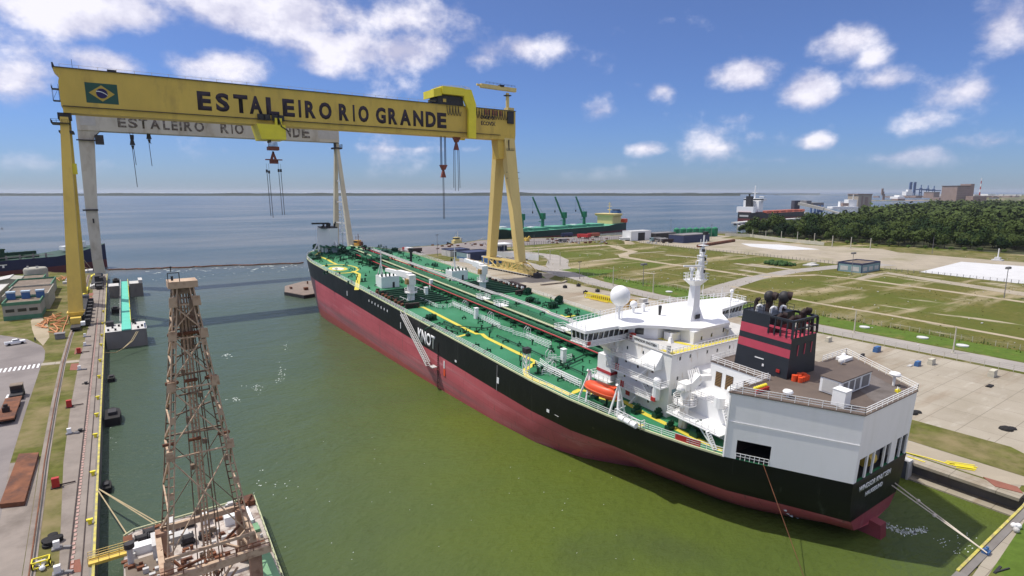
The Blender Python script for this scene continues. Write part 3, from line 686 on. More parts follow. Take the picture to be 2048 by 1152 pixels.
b.box(-17, -13, 260, 264, 3.6, 5.0, 0); b.hexa([(-16.6, 260, 3.6), (-13.2, 260, 3.6), (-13.2, 264, 3.6), (-16.6, 264, 3.6)], [(-17.6, 259.6, 5.2), (-12.2, 259.6, 5.2), (-12.2, 264.4, 5.2), (-17.6, 264.4, 5.2)], 0)
b.box(-17.2, -12.6, 262, 316, .8, 3.4, 1)
for k in range(14): b.tube((-15.6, 251 + k * 4.9, .6), (-14.2, 251 + k * 4.9, .6), .6, 8, 1)
b.box(-16.4, -13.6, 249.5, 318, .75, 1.5, 1)
for k in range(7): b.box(-12.5, -10.9, 257 + k * 8.2, 259.6 + k * 8.2, .3, 2.6, 1)
b.box(-13.5, -12.2, 252, 254.4, 1.5, 2.7, 2); b.box(-16.6, -13.4, 256, 259, 1.2, 3.7, 0)
b.build('left_bogie', [m_yel, m_dark, m_white], gc)
# upper trolley straddling the girder near the right end
T0 = AY(866, 195, YF - 1).x; T1 = AY(908, 190, YF - 1).x; T2 = AY(926, 180, YF - 1).x; T3 = AY(938, 190, YF - 1).x
tro = MB()
zt3 = zt - 3
tro.prism([(T0, zt3 + 3.2), (T1 - 8, zt3 + 4.4), (T1 - 8, zt3 + 8.6), (T0, zt3 + 7.2)], YF - 2, YB + 2, 0, 'y')
tro.box(T1 - 8.002, T2 - .2, YF - 3, YB + 2.4, zt3 + 5.2, zt3 + 9.2, 0)
tro.box(T2 - .2, T3 + .4, YF + 1.4, YB + 2.4, zt3 + 6.2, zt3 + 9.0, 0)
up = MB()
LB = zb - 3.6
for yy in (YF - 2.6, YB + 1.4):
    up.prism([(T2 - .4, zt3 + 8.8), (T2 + 2.2, LB), (T2 + 4.4, LB), (T2 + 4.6, zt3 - 1.0), (T3 + 4.2, zt3 - 1.0), (T3 - .2, zt3 + 8.8)], yy, yy + 1.4, 0, 'y') if False else None
    up.prism([(T2 - .3, zt3 + 8.9), (T2 - .2, zt3 + 3.2), (T2 + 2.6, zt3 - 2.2), (T2 + 2.4, LB), (T2 + 7.2, LB), (T2 + 7.4, zt3 + 1.4), (T3 + .6, zt3 + 8.9)], yy, yy + 1.6, 0, 'y')
tr_o = tro.build('upper_trolley', m_yel2, gc)
up.build('trolley_leg', m_yel2, tr_o)
b = MB(); b.box(T0 + 2, T1 - 8.3, YF - .5, YB + .5, zt3 + 1.2, zt3 + 3.0, 0); b.box(T1 - 10, T2, YF - .9, YB, zt3 + .1, zt3 + 4.8, 0)
for k in range(7): b.bar((T0 + 4 + k * 1.6, YF - .6, zt3 + .2), (T0 + 4.6 + k * 1.6, YF - .8, zt3 + 2.2), .5)
b.build('hoist_machinery', m_dark, tr_o)
b = MB(); b.box(T0 + 6, T1 - 5, YF - 1.2, YF + 2, zt3 + 1.2, zt3 + 2.9); b.build('hoist_drum', m_yel, tr_o)
b = MB(); b.rail([(T0, YF - 2, zt3 + 7.3), (T1 - 8, YF - 2, zt3 + 8.6), (T2 - .3, YF - 3, zt3 + 9.2), (T3 + .5, YF - 1, zt3 + 9)], 1.1, 2, .1); b.build('railing', m_yelo, tr_o)
# lower trolley hung below the girder, its hoist block and spreader
q0 = AY(513, 250, YF - 1.5); q1 = AY(570, 252, YF - 1.5); qb = AY(540, 279, YF - 1.5).z - 3; qt = AY(540, 249, YF - 1.5).z - 3
b = MB(); b.prism([(q0.x + 1.6, qb), (q1.x, qb + .2), (q1.x, qt), (q0.x, qt)], YF - 2.5, YB + 2.5, 0, 'y')
b.box(q0.x + 9, q0.x + 11, YF - 2, YF - .6, qt, zn - 2.2, 0); b.box(q1.x - 4.4, q1.x - 2.4, YF - 2, YF - .6, qt, zn - 2.2, 0)
lt_ = b.build('lower_trolley', m_yel2, gc)
b = MB()
for k in (.18, .38, .68, .88):
    X = q0.x + (q1.x - q0.x) * k; b.box(X - 1.4, X + 1.4, YF - 1.6, YF - .4, zn - 3.4, zn - .8); b.tube((X, YF - 1.9, zn - 2), (X, YF - 1.5, zn - 2), 1.0, 10)
b.box(q0.x + 6, q1.x - 6, YF + 1, YB - 1, qb - 1.0, qb)
b.path([(q1.x - 3, YF - 2.4, zn - 2), (q1.x - 1.8, YF - 2.7, zn - 6), (q1.x + 1.5, YF - 2.5, zn - 8)], .25)
b.build('trolley_wheels', m_dark, lt_)
def at(px, py, y=YF + 4): v = AY(px, py, y); return Vector((v.x, y, v.z - 3))
m_hook = mat('hook block red', (.22, .06, .04), .6, .2, .6)
m_cab = mat('hoist rope', (.12, .16, .25), .6, .1, .4)
b = MB(); h0 = at(535, 293); h1 = at(557, 301); b.box(h0.x, h1.x, YF + 2, YF + 6, h1.z, h0.z); hb = b.build('hoist_block', m_hook, lt_)
b = MB(); a = at(546, 303); s0 = at(531, 318); s1 = at(564, 321)
b.bar(a, (s0.x + 3, a.y, s0.z), .7); b.bar(a, (s1.x - 3, a.y, s0.z), .7); b.bar(a, (a.x - 1.2, a.y, s0.z), .5); b.bar(a, (a.x + 1.2, a.y, s0.z), .5)
b.box(s0.x, s1.x, YF + 3, YF + 5, s1.z, s0.z)
for k in range(9): b.tube((s0.x + 2 + k * (s1.x - s0.x - 4) / 8, YF + 4, s1.z - 1.6), (s0.x + 2 + k * (s1.x - s0.x - 4) / 8, YF + 4, s1.z), .35, 6)
b.build('spreader', m_hook, lt_)
b = MB()
for k in range(8): X = h0.x + .5 + k * (h1.x - h0.x - 1) / 7; b.tube((X, YF + 4, h0.z), (X, YF + 4, qb - .5), .16, 5)
for (px, pt, pb) in ((534, 346, 432), (538.5, 348, 436), (557.5, 345, 430), (562, 345, 430)):
    t_ = at(px, pt); o_ = at(px + .8, pb); b.tube(t_, (t_.x + .4, t_.y, o_.z), .13, 5); b.tube(t_ + Vector((0, 0, .2)), t_ + Vector((0, 0, 1.6)), .45, 6); b.tube(t_, (t_.x, t_.y, s1.z - 1.6), .05, 4)
b.build('sling_ropes', m_dark, lt_)
# two hook blocks below the right part
for (px, p_top, p_blk, p_end, nm) in ((886, 272, 337, 440, 'a'), (912, 262, 282, 388, 'b')):
    b = MB(); k0 = at(px, p_blk - 7); k1 = at(px, p_blk + 3); k2 = at(px, p_blk + 8); k3 = at(px, p_blk + 18)
    b.hexa([(k1.x - .5, YF + 2, k1.z), (k1.x + .5, YF + 2, k1.z), (k1.x + .5, YF + 5, k1.z), (k1.x - .5, YF + 5, k1.z)], [(k0.x - 1.9, YF + 2, k0.z), (k0.x + 1.9, YF + 2, k0.z), (k0.x + 1.9, YF + 5, k0.z), (k0.x - 1.9, YF + 5, k0.z)])
    b.hexa([(k2.x - 1.5, YF + 3, k3.z), (k2.x + 1.5, YF + 3, k3.z), (k2.x + 1.5, YF + 4.5, k3.z), (k2.x - 1.5, YF + 4.5, k3.z)], [(k2.x - .3, YF + 3, k1.z), (k2.x + .3, YF + 3, k1.z), (k2.x + .3, YF + 4.5, k1.z), (k2.x - .3, YF + 4.5, k1.z)])
    hk = b.build('hook_block', m_hook, tr_o)
    b = MB()
    for dx in (-1.6, -.9, .9, 1.6): b.tube((k0.x + dx, YF + 3.5, k0.z), (k0.x + dx, YF + 3.5, zb - 3 if nm == 'a' else zb - 3), .24, 5)
    b.build('hoist_ropes', m_cab, tr_o)
    b = MB(); e = at(px, p_end)
    for dx in ((-.3, .3) if nm == 'a' else (-1.7, -.9, .9, 1.7)): b.tube((k2.x + dx, YF + 3.7, k3.z), (k2.x + dx * 1.2, YF + 3.7, e.z + abs(dx) * 2), .15, 5)
    b.build('sling_ropes', m_dark, tr_o)
# slewing service crane on the girder's right end
pb_ = AY(1015, 222, YF + 3); pt_ = AY(1015, 186, YF + 3); j0 = AY(961, 171, YF + 3); j1 = AY(1031, 182, YF + 3)
b = MB(); b.tube((pb_.x, YF + 3, zt - 3), (pb_.x, YF + 3, pt_.z - 3), 1.0, 10); sc_ = b.build('service_crane', m_yelo, gc)
b = MB(); b.bar((j0.x, YF + 3, j0.z - 3), (j1.x, YF + 3, pt_.z - 1), 2.0, 2.2); b.bar((j0.x - 2.5, YF + 3, j0.z - 2.6), (j0.x, YF + 3, j0.z - 3), 1.0, 1.0); b.build('jib', m_yelo, sc_)
b = MB(); b.box(pb_.x - 1.8, pb_.x + 1.8, YF + 1.5, YF + 4.5, pt_.z - 4.8, pt_.z - 4.2); b.rail([(j0.x + 3, YF + 2, j0.z - 1.6), (j1.x - 1, YF + 2, pt_.z + .4)], 1.0, 2.5, .1); b.box(pb_.x - 6, pb_.x - 3, YF + 2, YF + 4, pt_.z - .2, pt_.z + 1.0); b.build('jib_walkway', m_dark, sc_)
b = MB(); b.box(pb_.x - 1, pb_.x + 3.4, YF + 1, YF + 5, zt - 2.7, zt - .9); b.build('winch_house', m_yelo, sc_)

# ================================================================== older grey gantry crane behind
gw = empty('gantry_crane', (0, 0, 3), 'older grey gantry crane with faded lettering, farther off behind the yellow one', 'gantry crane')
Y2, Y2B = 380.0, 389.0
w0 = AY(152, 240, Y2).x; w1 = AY(678.5, 283, Y2).x; wz0 = (AY(210, 266, Y2).z + AY(660, 281, Y2).z) / 2; wz1 = AY(300, 228, Y2).z + 1.0
b = MB(); b.box(w0, w1, Y2, Y2B, wz0 - 3, wz1 - 3); girder2 = b.build('girder', m_grey, gw)
b = MB(); a = AY(161, 250, Y2); c = AY(190, 233, Y2); b.box(a.x, c.x, Y2 - .08, Y2, a.z - 3, c.z - 3)
a = AY(637, 279, Y2); c = AY(674, 259, Y2); b.box(a.x, c.x, Y2 - .08, Y2, a.z - 2.4, c.z - 3)
b.build('blank_panel', m_lgrey, gw)
sp = []; xs2 = [(234, 253), (255, 276), (277, 296), (299, 321), (325, 340), (342, 356), (358, 364), (367, 385), (388, 409), (440, 458), (462, 466), (469, 488), (512, 528), (530, 546), (548, 566), (569, 582), (585, 601), (603, 620)]
for (x0, x1) in xs2:
    m_ = (x0 + x1) / 2; sp.append((x0, x1, 235.5 + (m_ - 243) * .0505, 254.5 + (m_ - 243) * .0585))
letters(t1, sp, Y2, m_letter2, gw, .03)
# left plate leg, tapering downwards
A = AY(153, 236, Y2); B_ = AY(193, 265, Y2); C_ = AY(171, 420, Y2).x; D_ = AY(195, 420, Y2).x; zc = AY(183, 420, Y2).z; E_ = AY(184, 520, Y2).x; F_ = AY(205, 520, Y2).x; ze = AY(195, 520, Y2).z
b = MB(); b.prism([(C_, zc - 3), (D_, zc - 3), (B_.x - 1.2, wz0 - 6), (B_.x + 1.4, wz0 - 3), (w0, wz0 - 3)], Y2 + .4, Y2B - .4, 0, 'y')
b.prism([(E_, ze - 3), (F_, ze - 3), (D_, zc - 3.01), (C_, zc - 3.01)], Y2 + .4, Y2B - .4, 0, 'y'); b.build('leg', m_grey, gw)
b = MB(); b.prism([(E_ + .3, 5.0), (F_ + .6, 5.0), (F_, ze - 3.02), (E_, ze - 3.02)], Y2 + .4, Y2B - .4, 0, 'y'); b.build('leg_foot', m_gcream, gw)
b = MB(); b.box(C_ - 1.2, D_ + .4, Y2 - .4, Y2 + .4, zc - 3.4, zc - 2.6); b.box(B_.x - 1, B_.x + 2.8, Y2 - 1, Y2B, wz0 - 9.6, wz0 - 5.2, 0); b.box(B_.x - 9, B_.x - 1, Y2 - .6, Y2 + .4, wz0 - 8.4, wz0 - 7.8, 0); b.box(C_ + 2.5, D_ - 2, Y2 + .2, Y2 + .4, zc - 10, zc - 7.6, 0)
b.build('leg_platform', m_dark, gw)
b = MB(); b.box(-13, -8.4, 362, 408, .7, 2.2, 0); b.box(-11.5, -8.6, 368, 402, 2.2, 5.0, 0)
for k in range(10): b.tube((-11.6, 364 + k * 4.6, .55), (-10.4, 364 + k * 4.6, .55), .55, 8)
b.box(-9.2, -7.6, 360, 364, 3.4, 5.2, 0); b.box(-10.8, -8.2, 352, 358, .3, 2.0, 0); b.build('bogie', m_dark, gw)
# right A-leg
ta = AY(672.5, 288, Y2 + 4.5)
for (dy, nm) in ((-17, 'near'), (17, 'far')):
    P = Vector((ta.x, Y2 + 4.5 + (dy * .06), wz0 - 3.4)); Q = Vector((ta.x + 1.5, Y2 + 4.5 + dy, 4.5)); b = MB()
    def q4(c, w, d): return [c + Vector((-w / 2, -d / 2, 0)), c + Vector((w / 2, -d / 2, 0)), c + Vector((w / 2, d / 2, 0)), c + Vector((-w / 2, d / 2, 0))]
    b.hexa(q4(Q, 3.6, 3.4), q4(P, 1.8, 2.2)); b.build('leg', m_gcream, gw)
b = MB(); b.box(ta.x - 2.6, ta.x + 2.8, Y2 + 1, Y2 + 8, wz0 - 7, wz0 - 6, 0); b.box(ta.x - 1.2, ta.x + 1.2, Y2 + 2.5, Y2 + 6.5, wz0 - 6, wz0 - 3, 0); b.rail([(ta.x + 2.8, Y2 + 1, wz0 - 6), (ta.x + 2.8, Y2 + 8, wz0 - 6)], 2, 2, .2); b.build('hinge_joint', m_dark, gw)
b = MB()
for zz in (28, 42, 56):
    b.bar((ta.x + .7, Y2 + 4.5 - 17 * (1 - zz / 84), zz), (ta.x + .7, Y2 + 4.5 + 17 * (1 - zz / 84), zz), .8, .8)
    b.box(ta.x + 2, ta.x + 4, Y2 + 12, Y2 + 15, zz - 6, zz - 5.7); b.rail([(ta.x + 4, Y2 + 12, zz - 5.7), (ta.x + 4, Y2 + 15, zz - 5.7)], 3, 1.5, .15)
b.build('leg_strut', m_lgrey, gw)
b = MB(); b.box(ta.x - 1, ta.x + 4, Y2 - 18, Y2 + 28, 0.2, 2.0); b.build('bogie', m_dark, gw)
for (px, t_, blk, e_, nm) in ((264, 258, 279, 374, 'main'), (297, 262, 267, 332, 'aux')):
    b = MB()
    def a2(px, py): v = AY(px, py, Y2 + 4); return Vector((v.x, Y2 + 4, v.z - 3))
    k = a2(px, blk); e = a2(px + 4, e_)
    b.tube(a2(px, t_ + 12), k, .9, 8); b.tube(k, k - Vector((0, 0, 3)), .7, 8, r2=1.3); b.tube(k - Vector((0, 0, 3.2)), k - Vector((0, 0, 5.2)), .8, 8, r2=.3)
    hk = b.build('hook_block', m_dark, gw)
    b = MB()
    for dx in (-.7, .7): b.tube((k.x + dx, k.y, k.z), (k.x + dx, k.y, wz0 - 3), .14, 5)
    for dx in (-.3, .3): b.tube((k.x + dx, k.y, k.z - 4), (k.x + dx + .4, k.y, e.z if dx < 0 else e.z + 12), .16, 5)
    b.build('hoist_ropes', m_dark, hk)
# ================================================================== the tanker
TRIM = math.atan(.054)
SO = Vector((91.5, 34.0, 10.9)); SU = Vector((0, cos(TRIM), sin(TRIM))); SN = Vector((0, -sin(TRIM), cos(TRIM)))
tk = empty('tanker', SO, 'black and red oil tanker with green deck and white stern house, floating in the dock', 'tanker')
tk.rotation_euler = (TRIM, 0, 0)
def D(px, py, h=0.0):
    d = ray(px, py); C = Vector((0, 0, CAM_H)); k = ((SO - C).dot(SN) + h) / d.dot(SN); P = C + d * k - SO
    return Vector((P.x, P.dot(SU), h))
def lerp_tab(tab, s):
    if s <= tab[0][0]: return tab[0][1]
    for (a, u), (b, v) in zip(tab[:-1], tab[1:]):
        if s <= b: return u + (v - u) * (s - a) / (b - a)
    return tab[-1][1]
BD = [(0, 8.75), (15, 17.95), (20, 19.8), (27, 21.7), (35, 23.2), (44, 24.4), (55, 25), (208, 25)]
ZB = [(-1, -9.2), (0, -9.4), (5, -10.6), (12, -13), (20, -16), (35, -20.5), (50, -25), (60, -27), (260, -27)]
PX = [(0, .24), (14, .5), (34, 1.12), (42, .6), (50, .3), (60, .14), (75, .08), (100, .045), (260, .04)]
def hb(s, h):
    if s <= 190 or s < 160: bd = lerp_tab(BD, s)
    else: bd = 25.0
    e = 253 if h > -1 else 253 - min(14, (-h) * .62); s0 = 206 if h > -1 else 206 - min(12, -h * .6)
    if s > s0:
        u = min(1.0, (s - s0) / (e - s0)); bd = 25.0 * max(0.0, 1 - u ** 2.3) ** .62
    zb = lerp_tab(ZB, s)
    if h <= zb: return 0.0
    u = (h - zb) / (0 - zb); return bd * (1 - (1 - u) ** 2) ** lerp_tab(PX, s)
ST = [-.0, 3.5, 7, 11, 15, 20, 27, 35, 44, 55, 70, 90, 115, 140, 165, 185, 194, 200, 206, 212, 218, 224, 229, 234, 238, 241, 244, 246.5, 248.5, 250, 251.3, 252.3, 252.95]
LV = [0, -2, -4, -6.5, -8.5, -10.5, -12.5, -15, -17.5, -20, -22.5, -25, -27]
b = MB(); n = len(LV)
for side in (-1, 1):
    base = len(b.v)
    for s in ST:
        zb = lerp_tab(ZB, s)
        for h in LV:
            hh = max(h, zb); w = hb(s, hh) if hh > zb + 1e-6 else 0.02
            b.v.append((side * max(w, .02), s, hh))
    for i in range(len(ST) - 1):
        for k in range(n - 1):
            q = (base + i * n + k, base + (i + 1) * n + k, base + (i + 1) * n + k + 1, base + i * n + k + 1)
            b.f.append(q if side < 0 else q[::-1]); b.m.append(0)
for k in range(n - 1):                                     # flat transom
    b.f.append((k, k + 1, len(ST) * n + k + 1, len(ST) * n + k)); b.m.append(0)
def hull_mat():
    m, N, L, bs = newmat('tanker hull paint'); t = N.new('ShaderNodeTexCoord'); sx = N.new('ShaderNodeSeparateXYZ'); L.new(t.outputs['Object'], sx.inputs[0])
    def ns(scale, st, det=6, rough=.62):
        mpn = N.new('ShaderNodeMapping'); mpn.inputs['Scale'].default_value = st; L.new(t.outputs['Object'], mpn.inputs[0])
        x = N.new('ShaderNodeTexNoise'); x.inputs['Scale'].default_value = scale; x.inputs['Detail'].default_value = det; x.inputs['Roughness'].default_value = rough; L.new(mpn.outputs[0], x.inputs['Vector']); return x.outputs['Fac']
    def mth(op, a, c):
        x = N.new('ShaderNodeMath'); x.operation = op
        for i, v in ((0, a), (1, c)):
            if isinstance(v, (int, float)): x.inputs[i].default_value = v
            else: L.new(v, x.inputs[i])
        return x.outputs[0]
    def step(f, a, c):
        r = N.new('ShaderNodeMapRange'); r.inputs[1].default_value = a; r.inputs[2].default_value = c; L.new(f, r.inputs[0]); return r.outputs[0]
    def mixc(f, a, c):
        x = N.new('ShaderNodeMix'); x.data_type = 'RGBA'; L.new(f, x.inputs[0])
        for i, v in ((6, a), (7, c)):
            if isinstance(v, tuple): x.inputs[i].default_value = v + (1,)
            else: L.new(v, x.inputs[i])
        return x.outputs[2]
    blk = mixc(step(ns(.5, (1, 1, .07), 5), .62, .76), (.008, .008, .010), (.055, .055, .052))
    blk = mixc(step(ns(.9, (1, 1, .05), 4), .68, .74), blk, (.10, .075, .055))
    red = mixc(step(ns(.12, (1, .35, .9)), .35, .7), (.60, .130, .155), (.47, .088, .110))
    red = mixc(step(ns(.45, (1, .05, .9), 6), .55, .72), red, (.60, .21, .23))
    red = mixc(step(ns(.8, (1, 1, .06), 5), .62, .74), red, (.24, .10, .10))
    # old waterline: grey slime band, then the brighter boot stripe under it (the ship lies trimmed by the stern)
    old = mth('ADD', sx.outputs[2], mth('MULTIPLY', sx.outputs[1], .027))             # h + .027 s
    old = mth('ADD', old, mth('MULTIPLY', mth('SUBTRACT', ns(.1, (1, .25, 1)), .5), 1.6))
    gband = mth('MULTIPLY', step(old, -8.2, -10.4), step(old, -12.9, -12.3))
    gband = mth('MULTIPLY', gband, mth('MULTIPLY', step(sx.outputs[1], 55, 80), step(ns(.16, (1, .06, 1.6)), .38, .6)))
    red = mixc(mth('MULTIPLY', gband, .8), red, (.17, .13, .135))
    red = mixc(mth('MULTIPLY', step(old, -12.2, -12.8), step(sx.outputs[1], 60, 110)), red, (.40, .085, .080))
    red = mixc(mth('MULTIPLY', step(sx.outputs[1], 206, 207), step(sx.outputs[1], 233, 232)), red, mixc(step(old, -12.2, -12.8), (.14, .07, .085), (.25, .05, .055)))
    col = mixc(step(sx.outputs[2], -6.44, -6.56), blk, red)
    cb = N.new('ShaderNodeCombineXYZ'); L.new(sx.outputs[1], cb.inputs[0]); L.new(sx.outputs[2], cb.inputs[1])
    br = N.new('ShaderNodeTexBrick'); br.offset = .5; br.inputs['Scale'].default_value = 1; br.inputs['Mortar Size'].default_value = .05; br.inputs['Mortar Smooth'].default_value = .6; br.inputs['Brick Width'].default_value = 11; br.inputs['Row Height'].default_value = 2.9
    for k_, v_ in (('Color1', .9), ('Color2', 1.0), ('Mortar', .62)): br.inputs[k_].default_value = (v_, v_, v_, 1)
    L.new(cb.outputs[0], br.inputs['Vector'])
    pm = N.new('ShaderNodeMix'); pm.data_type = 'RGBA'; pm.blend_type = 'MULTIPLY'; pm.inputs[0].default_value = 1; L.new(col, pm.inputs[6]); L.new(br.outputs['Color'], pm.inputs[7]); col = pm.outputs[2]
    hb_ = N.new('ShaderNodeBump'); hb_.inputs['Strength'].default_value = .35; hb_.inputs['Distance'].default_value = .25; L.new(ns(.28, (1, 1, 1), 3), hb_.inputs['Height']); L.new(hb_.outputs[0], bs.inputs['Normal'])
    L.new(col, bs.inputs['Base Color']); bs.inputs['Roughness'].default_value = .42; bs.inputs['Specular IOR Level'].default_value = .35
    return m
m_hull = hull_mat()
hull = b.build('hull', m_hull, tk, smooth=True)
b = MB()
for s_ in (8, 236):
    for k in range(11): w_ = hb(s_, -8 - k * .9); b.box(-w_ - .06, -w_ + .1, s_ - .25, s_ + .25, -8 - k * .9, -7.75 - k * .9)
b.build('draught_mark', m_white, hull)
# main deck
b = MB(); left = [(-hb(s, 0), s) for s in ST]; right = [(hb(s, 0), s) for s in ST]
for i in range(len(ST) - 1): b.face([(left[i][0], ST[i], -.02), (right[i][0], ST[i], -.02), (right[i + 1][0], ST[i + 1], -.02), (left[i + 1][0], ST[i + 1], -.02)])
deck = b.build('deck', m_green, tk)
b = MB()
for side in (-1, 1):
    pts = [(side * (hb(s, 0) - .15), s, 0) for s in ST if s >= 15 and s < 252]
    b.bars([(x, y, .12) for x, y, z in pts], .3, .3)
b.build('gunwale', m_pale, hull)
# rudder and skeg
b = MB(); b.prism([(-3.2, -19), (6.5, -19), (6.5, -8.0), (-1.6, -8.6)], -.9, .9, 0, 'x')
b.build('rudder', mat('red underwater paint', (.27, .055, .065), .55, .2, .3), tk)
b = MB(); b.hexa([(-.9, 3.2, -21), (.9, 3.2, -21), (2.4, 34, -24), (-2.4, 34, -24)], [(-1.8, 2.2, -7.6), (1.8, 2.2, -7.6), (8, 30, -12), (-8, 30, -12)]); b.build('skeg', bpy.data.materials['red underwater paint'], tk)
# yellow walkway lines painted on the deck
def walk(pts, w, m=m_lime, lift=.03, name='walkway_line'):
    P = [D(*p) if len(p) == 2 else Vector(p) for p in pts]; b = MB()
    nrm = []
    for i in range(len(P)):
        d = (P[min(i + 1, len(P) - 1)] - P[max(i - 1, 0)]); d.z = 0; d.normalize(); nrm.append(Vector((-d.y, d.x, 0)))
    for i in range(len(P) - 1):
        a, c = P[i], P[i + 1]
        b.face([a + nrm[i] * -w / 2 + Vector((0, 0, lift)), c + nrm[i + 1] * -w / 2 + Vector((0, 0, lift)), c + nrm[i + 1] * w / 2 + Vector((0, 0, lift)), a + nrm[i] * w / 2 + Vector((0, 0, lift))])
    return b.build(name, m, deck)
walk([(820, 614), (846.6, 614.7), (857.5, 620), (935.6, 660), (954, 668), (964, 668), (973, 675.6), (1046.6, 711.6), (1072, 724)], 1.15)
walk([(1072, 725), (1060, 733), (1049, 740), (1053.5, 752.5), (1085.6, 766), (1109, 774.5), (1139, 789), (1150, 784), (1158, 780), (1174, 782), (1199, 795), (1216, 800), (1248, 803), (1290, 828), (1334, 849), (1389, 876), (1419, 889), (1445, 902)], 1.15)
walk([(933, 669), (914, 674)], 1.0); walk([(872, 628), (855, 631)], .8)
walk([(1001, 591), (1010, 590), (1016, 594.5), (1042, 605), (1112, 629)], 1.1); walk([(1121, 630), (1130, 634), (1150, 631)], 1.1)
walk([(733, 501), (820, 527.5), (889, 543)], 1.1, m_pale)
walk([(700, 490), (733, 501)], .9, m_pale)
walk([(644, 501), (632, 510), (655, 519), (663, 524), (674, 529)], 1.2, m_lime); walk([(706, 542.5), (718, 548), (713, 580)], 1.5, m_lime)
walk([(1285, 852), (1272, 846), (1262, 852)], .9)
# winching circle
c = D(676, 537.5)
def ring(r0, r1, m, lift=.04):
    b = MB(); k = 40
    for i in range(k):
        t, u = 2 * pi * i / k, 2 * pi * (i + 1) / k
        pts = [Vector((c.x + r * cos(a), c.y + r * 1.35 * sin(a), lift)) for r, a in ((r1, t), (r1, u), (r0, u), (r0, t))]
        if all(abs(p.x) < hb(p.y, 0) - .4 for p in pts): b.face(pts)
    return b.build('winching_circle', m, deck)
ring(7.0, 7.9, m_lime); ring(2.4, 3.6, m_lime); ring(.1, 2.3, mat('circle white', (.62, .66, .62), .6, .25, 1.2)); ring(5.6, 6.0, mat('circle green', (.05, .22, .07), .6, .1, 1))
# pipes along the middle
b = MB()
for i, (w, r, z, m) in enumerate([(-3.2, .28, 1.35, 0), (-2.3, .30, 1.35, 0), (-1.2, .34, 1.35, 0), (2.0, .34, 1.35, 0), (3.1, .34, 1.35, 0), (4.2, .30, 1.3, 0), (5.0, .22, 1.3, 0), (-2.8, .16, 2.0, 0), (1.2, .18, 1.9, 0)]):
    b.tube((w, 48, z), (w, 226, z), r, 8)
for s in range(50, 226, 6): b.box(-4.6, 6.0, s, s + .25, .9, 1.05, 1); b.box(-4.5, -4.3, s, s + .25, 0, 1.6, 1); b.box(5.8, 6.0, s, s + .25, 0, 1.6, 1); b.box(.2, .4, s, s + .25, 0, 1.0, 1)
b.build('cargo_pipes', [m_pgreen, m_dgreen], tk, smooth=True)
b = MB()
for s in range(48, 230, 4): b.box(-3.6, 4.4, s, s + 2.6, .6, .72)
b.build('pipe_tray', m_pgreen, tk)
b = MB(); b.tube((-4.1, 46, 1.75), (-4.1, 214, 1.75), .17, 6); b.tube((6.2, 150, 1.6), (6.2, 236, 1.6), .2, 6); b.build('red_pipe', m_redp, tk)
b = MB(); b.box(-.3, .5, 48, 226, 1.95, 2.1, 0); b.rail([(-.3, 60, 2.1), (-.3, 226, 2.1)], .5, 30, .04); b.build('catwalk', m_pale, tk)
b = MB(); pts = [(6.8, 230, 2.2), (6.8, 118, 2.2), (7.6, 116, 2.2), (7.6, 92, 2.2), (6.9, 90, 2.2), (6.9, 48, 2.2)]
b.bars(pts, .5, .35, 0); b.bars([(x + .8, y, z + .2) for x, y, z in pts], .3, .3, 0); b.build('grey_catwalk', m_lgrey, tk)
rl = MB()
for s in (74, 103, 113): rl.rail([(-.6, s, 2.1), (2.4, s, 2.1), (2.4, s + 4, 2.1), (-.6, s + 4, 2.1), (-.6, s, 2.1)], 1.1, 1.2, .09); rl.box(-.6, 2.4, s, s + 4, 1.98, 2.1)
rl.build('catwalk_platform', m_white, tk)
# white guard rails on deck (cargo hose rail, stair rails)
rl = MB()
def drail(pts, h=1.2, step=1.4, w=.09): rl.rail([D(*p) for p in pts], h, step, w, (1, .66, .33))
drail([(840, 602), (876, 617), (892, 616)]); drail([(897, 616), (905, 613), (946, 631)]); drail([(946, 631), (1002, 660), (1026, 667)]); drail([(1026, 670), (1050, 677), (1098, 698)])
drail([(905, 609), (945, 627)]); drail([(960, 636), (1000, 655)]); drail([(1052, 673), (1102, 693)])
drail([(1070, 731), (1094, 745), (1160, 776)]); drail([(1080, 727), (1098, 741), (1163, 772)]); drail([(1088, 738), (1155, 769)])
drail([(1092, 727), (1122, 723), (1143, 718)]); drail([(1096, 720), (1112, 719)]); drail([(1084, 750), (1100, 752)])
drail([(820, 575), (856, 590)]); drail([(800, 600), (815, 607)])
for (px, py) in ((930, 618), (981, 642), (1054, 673), (1098, 722), (1103, 745)):                      # ladder hoops
    q = D(px, py)
    for dy in (-.5, .5): rl.path([q + Vector((-.7, dy, 0)), q + Vector((-.7, dy, 2.0)), q + Vector((0, dy, 2.7)), q + Vector((.7, dy, 2.0)), q + Vector((.7, dy, 0))], .06, 5)
rl.build('deck_rail', m_white, tk)
b = MB()
for (px, py) in ((952, 637), (852, 593), (1126, 724), (862, 577)):
    q = D(px, py); b.box(q.x - .5, q.x + .5, q.y - .5, q.y + .5, 0, 3.0); b.box(q.x - .6, q.x + .6, q.y - .6, q.y + .6, 3.001, 3.15)
b.build('vent_locker', m_white, tk)
# side rails
for side in (-1, 1):
    rl = MB(); pts = [(side * (hb(s, 0) - .3), s, .25) for s in ST if 15 <= s <= 239]
    rl.rail(pts, 1.05, 2.2, .07, (1, .66, .33)); rl.build('side_rail', m_white, tk)
b = MB(); pts = [(-(hb(s, 0) - .26), s) for s in (18.4, 20.6, 22.4)]
for (a, c2) in zip(pts[:-1], pts[1:]): b.face([(a[0], a[1], .3), (c2[0], c2[1], .3), (c2[0], c2[1], 1.3), (a[0], a[1], 1.3)])
b.build('red_rail_panel', m_red, tk)
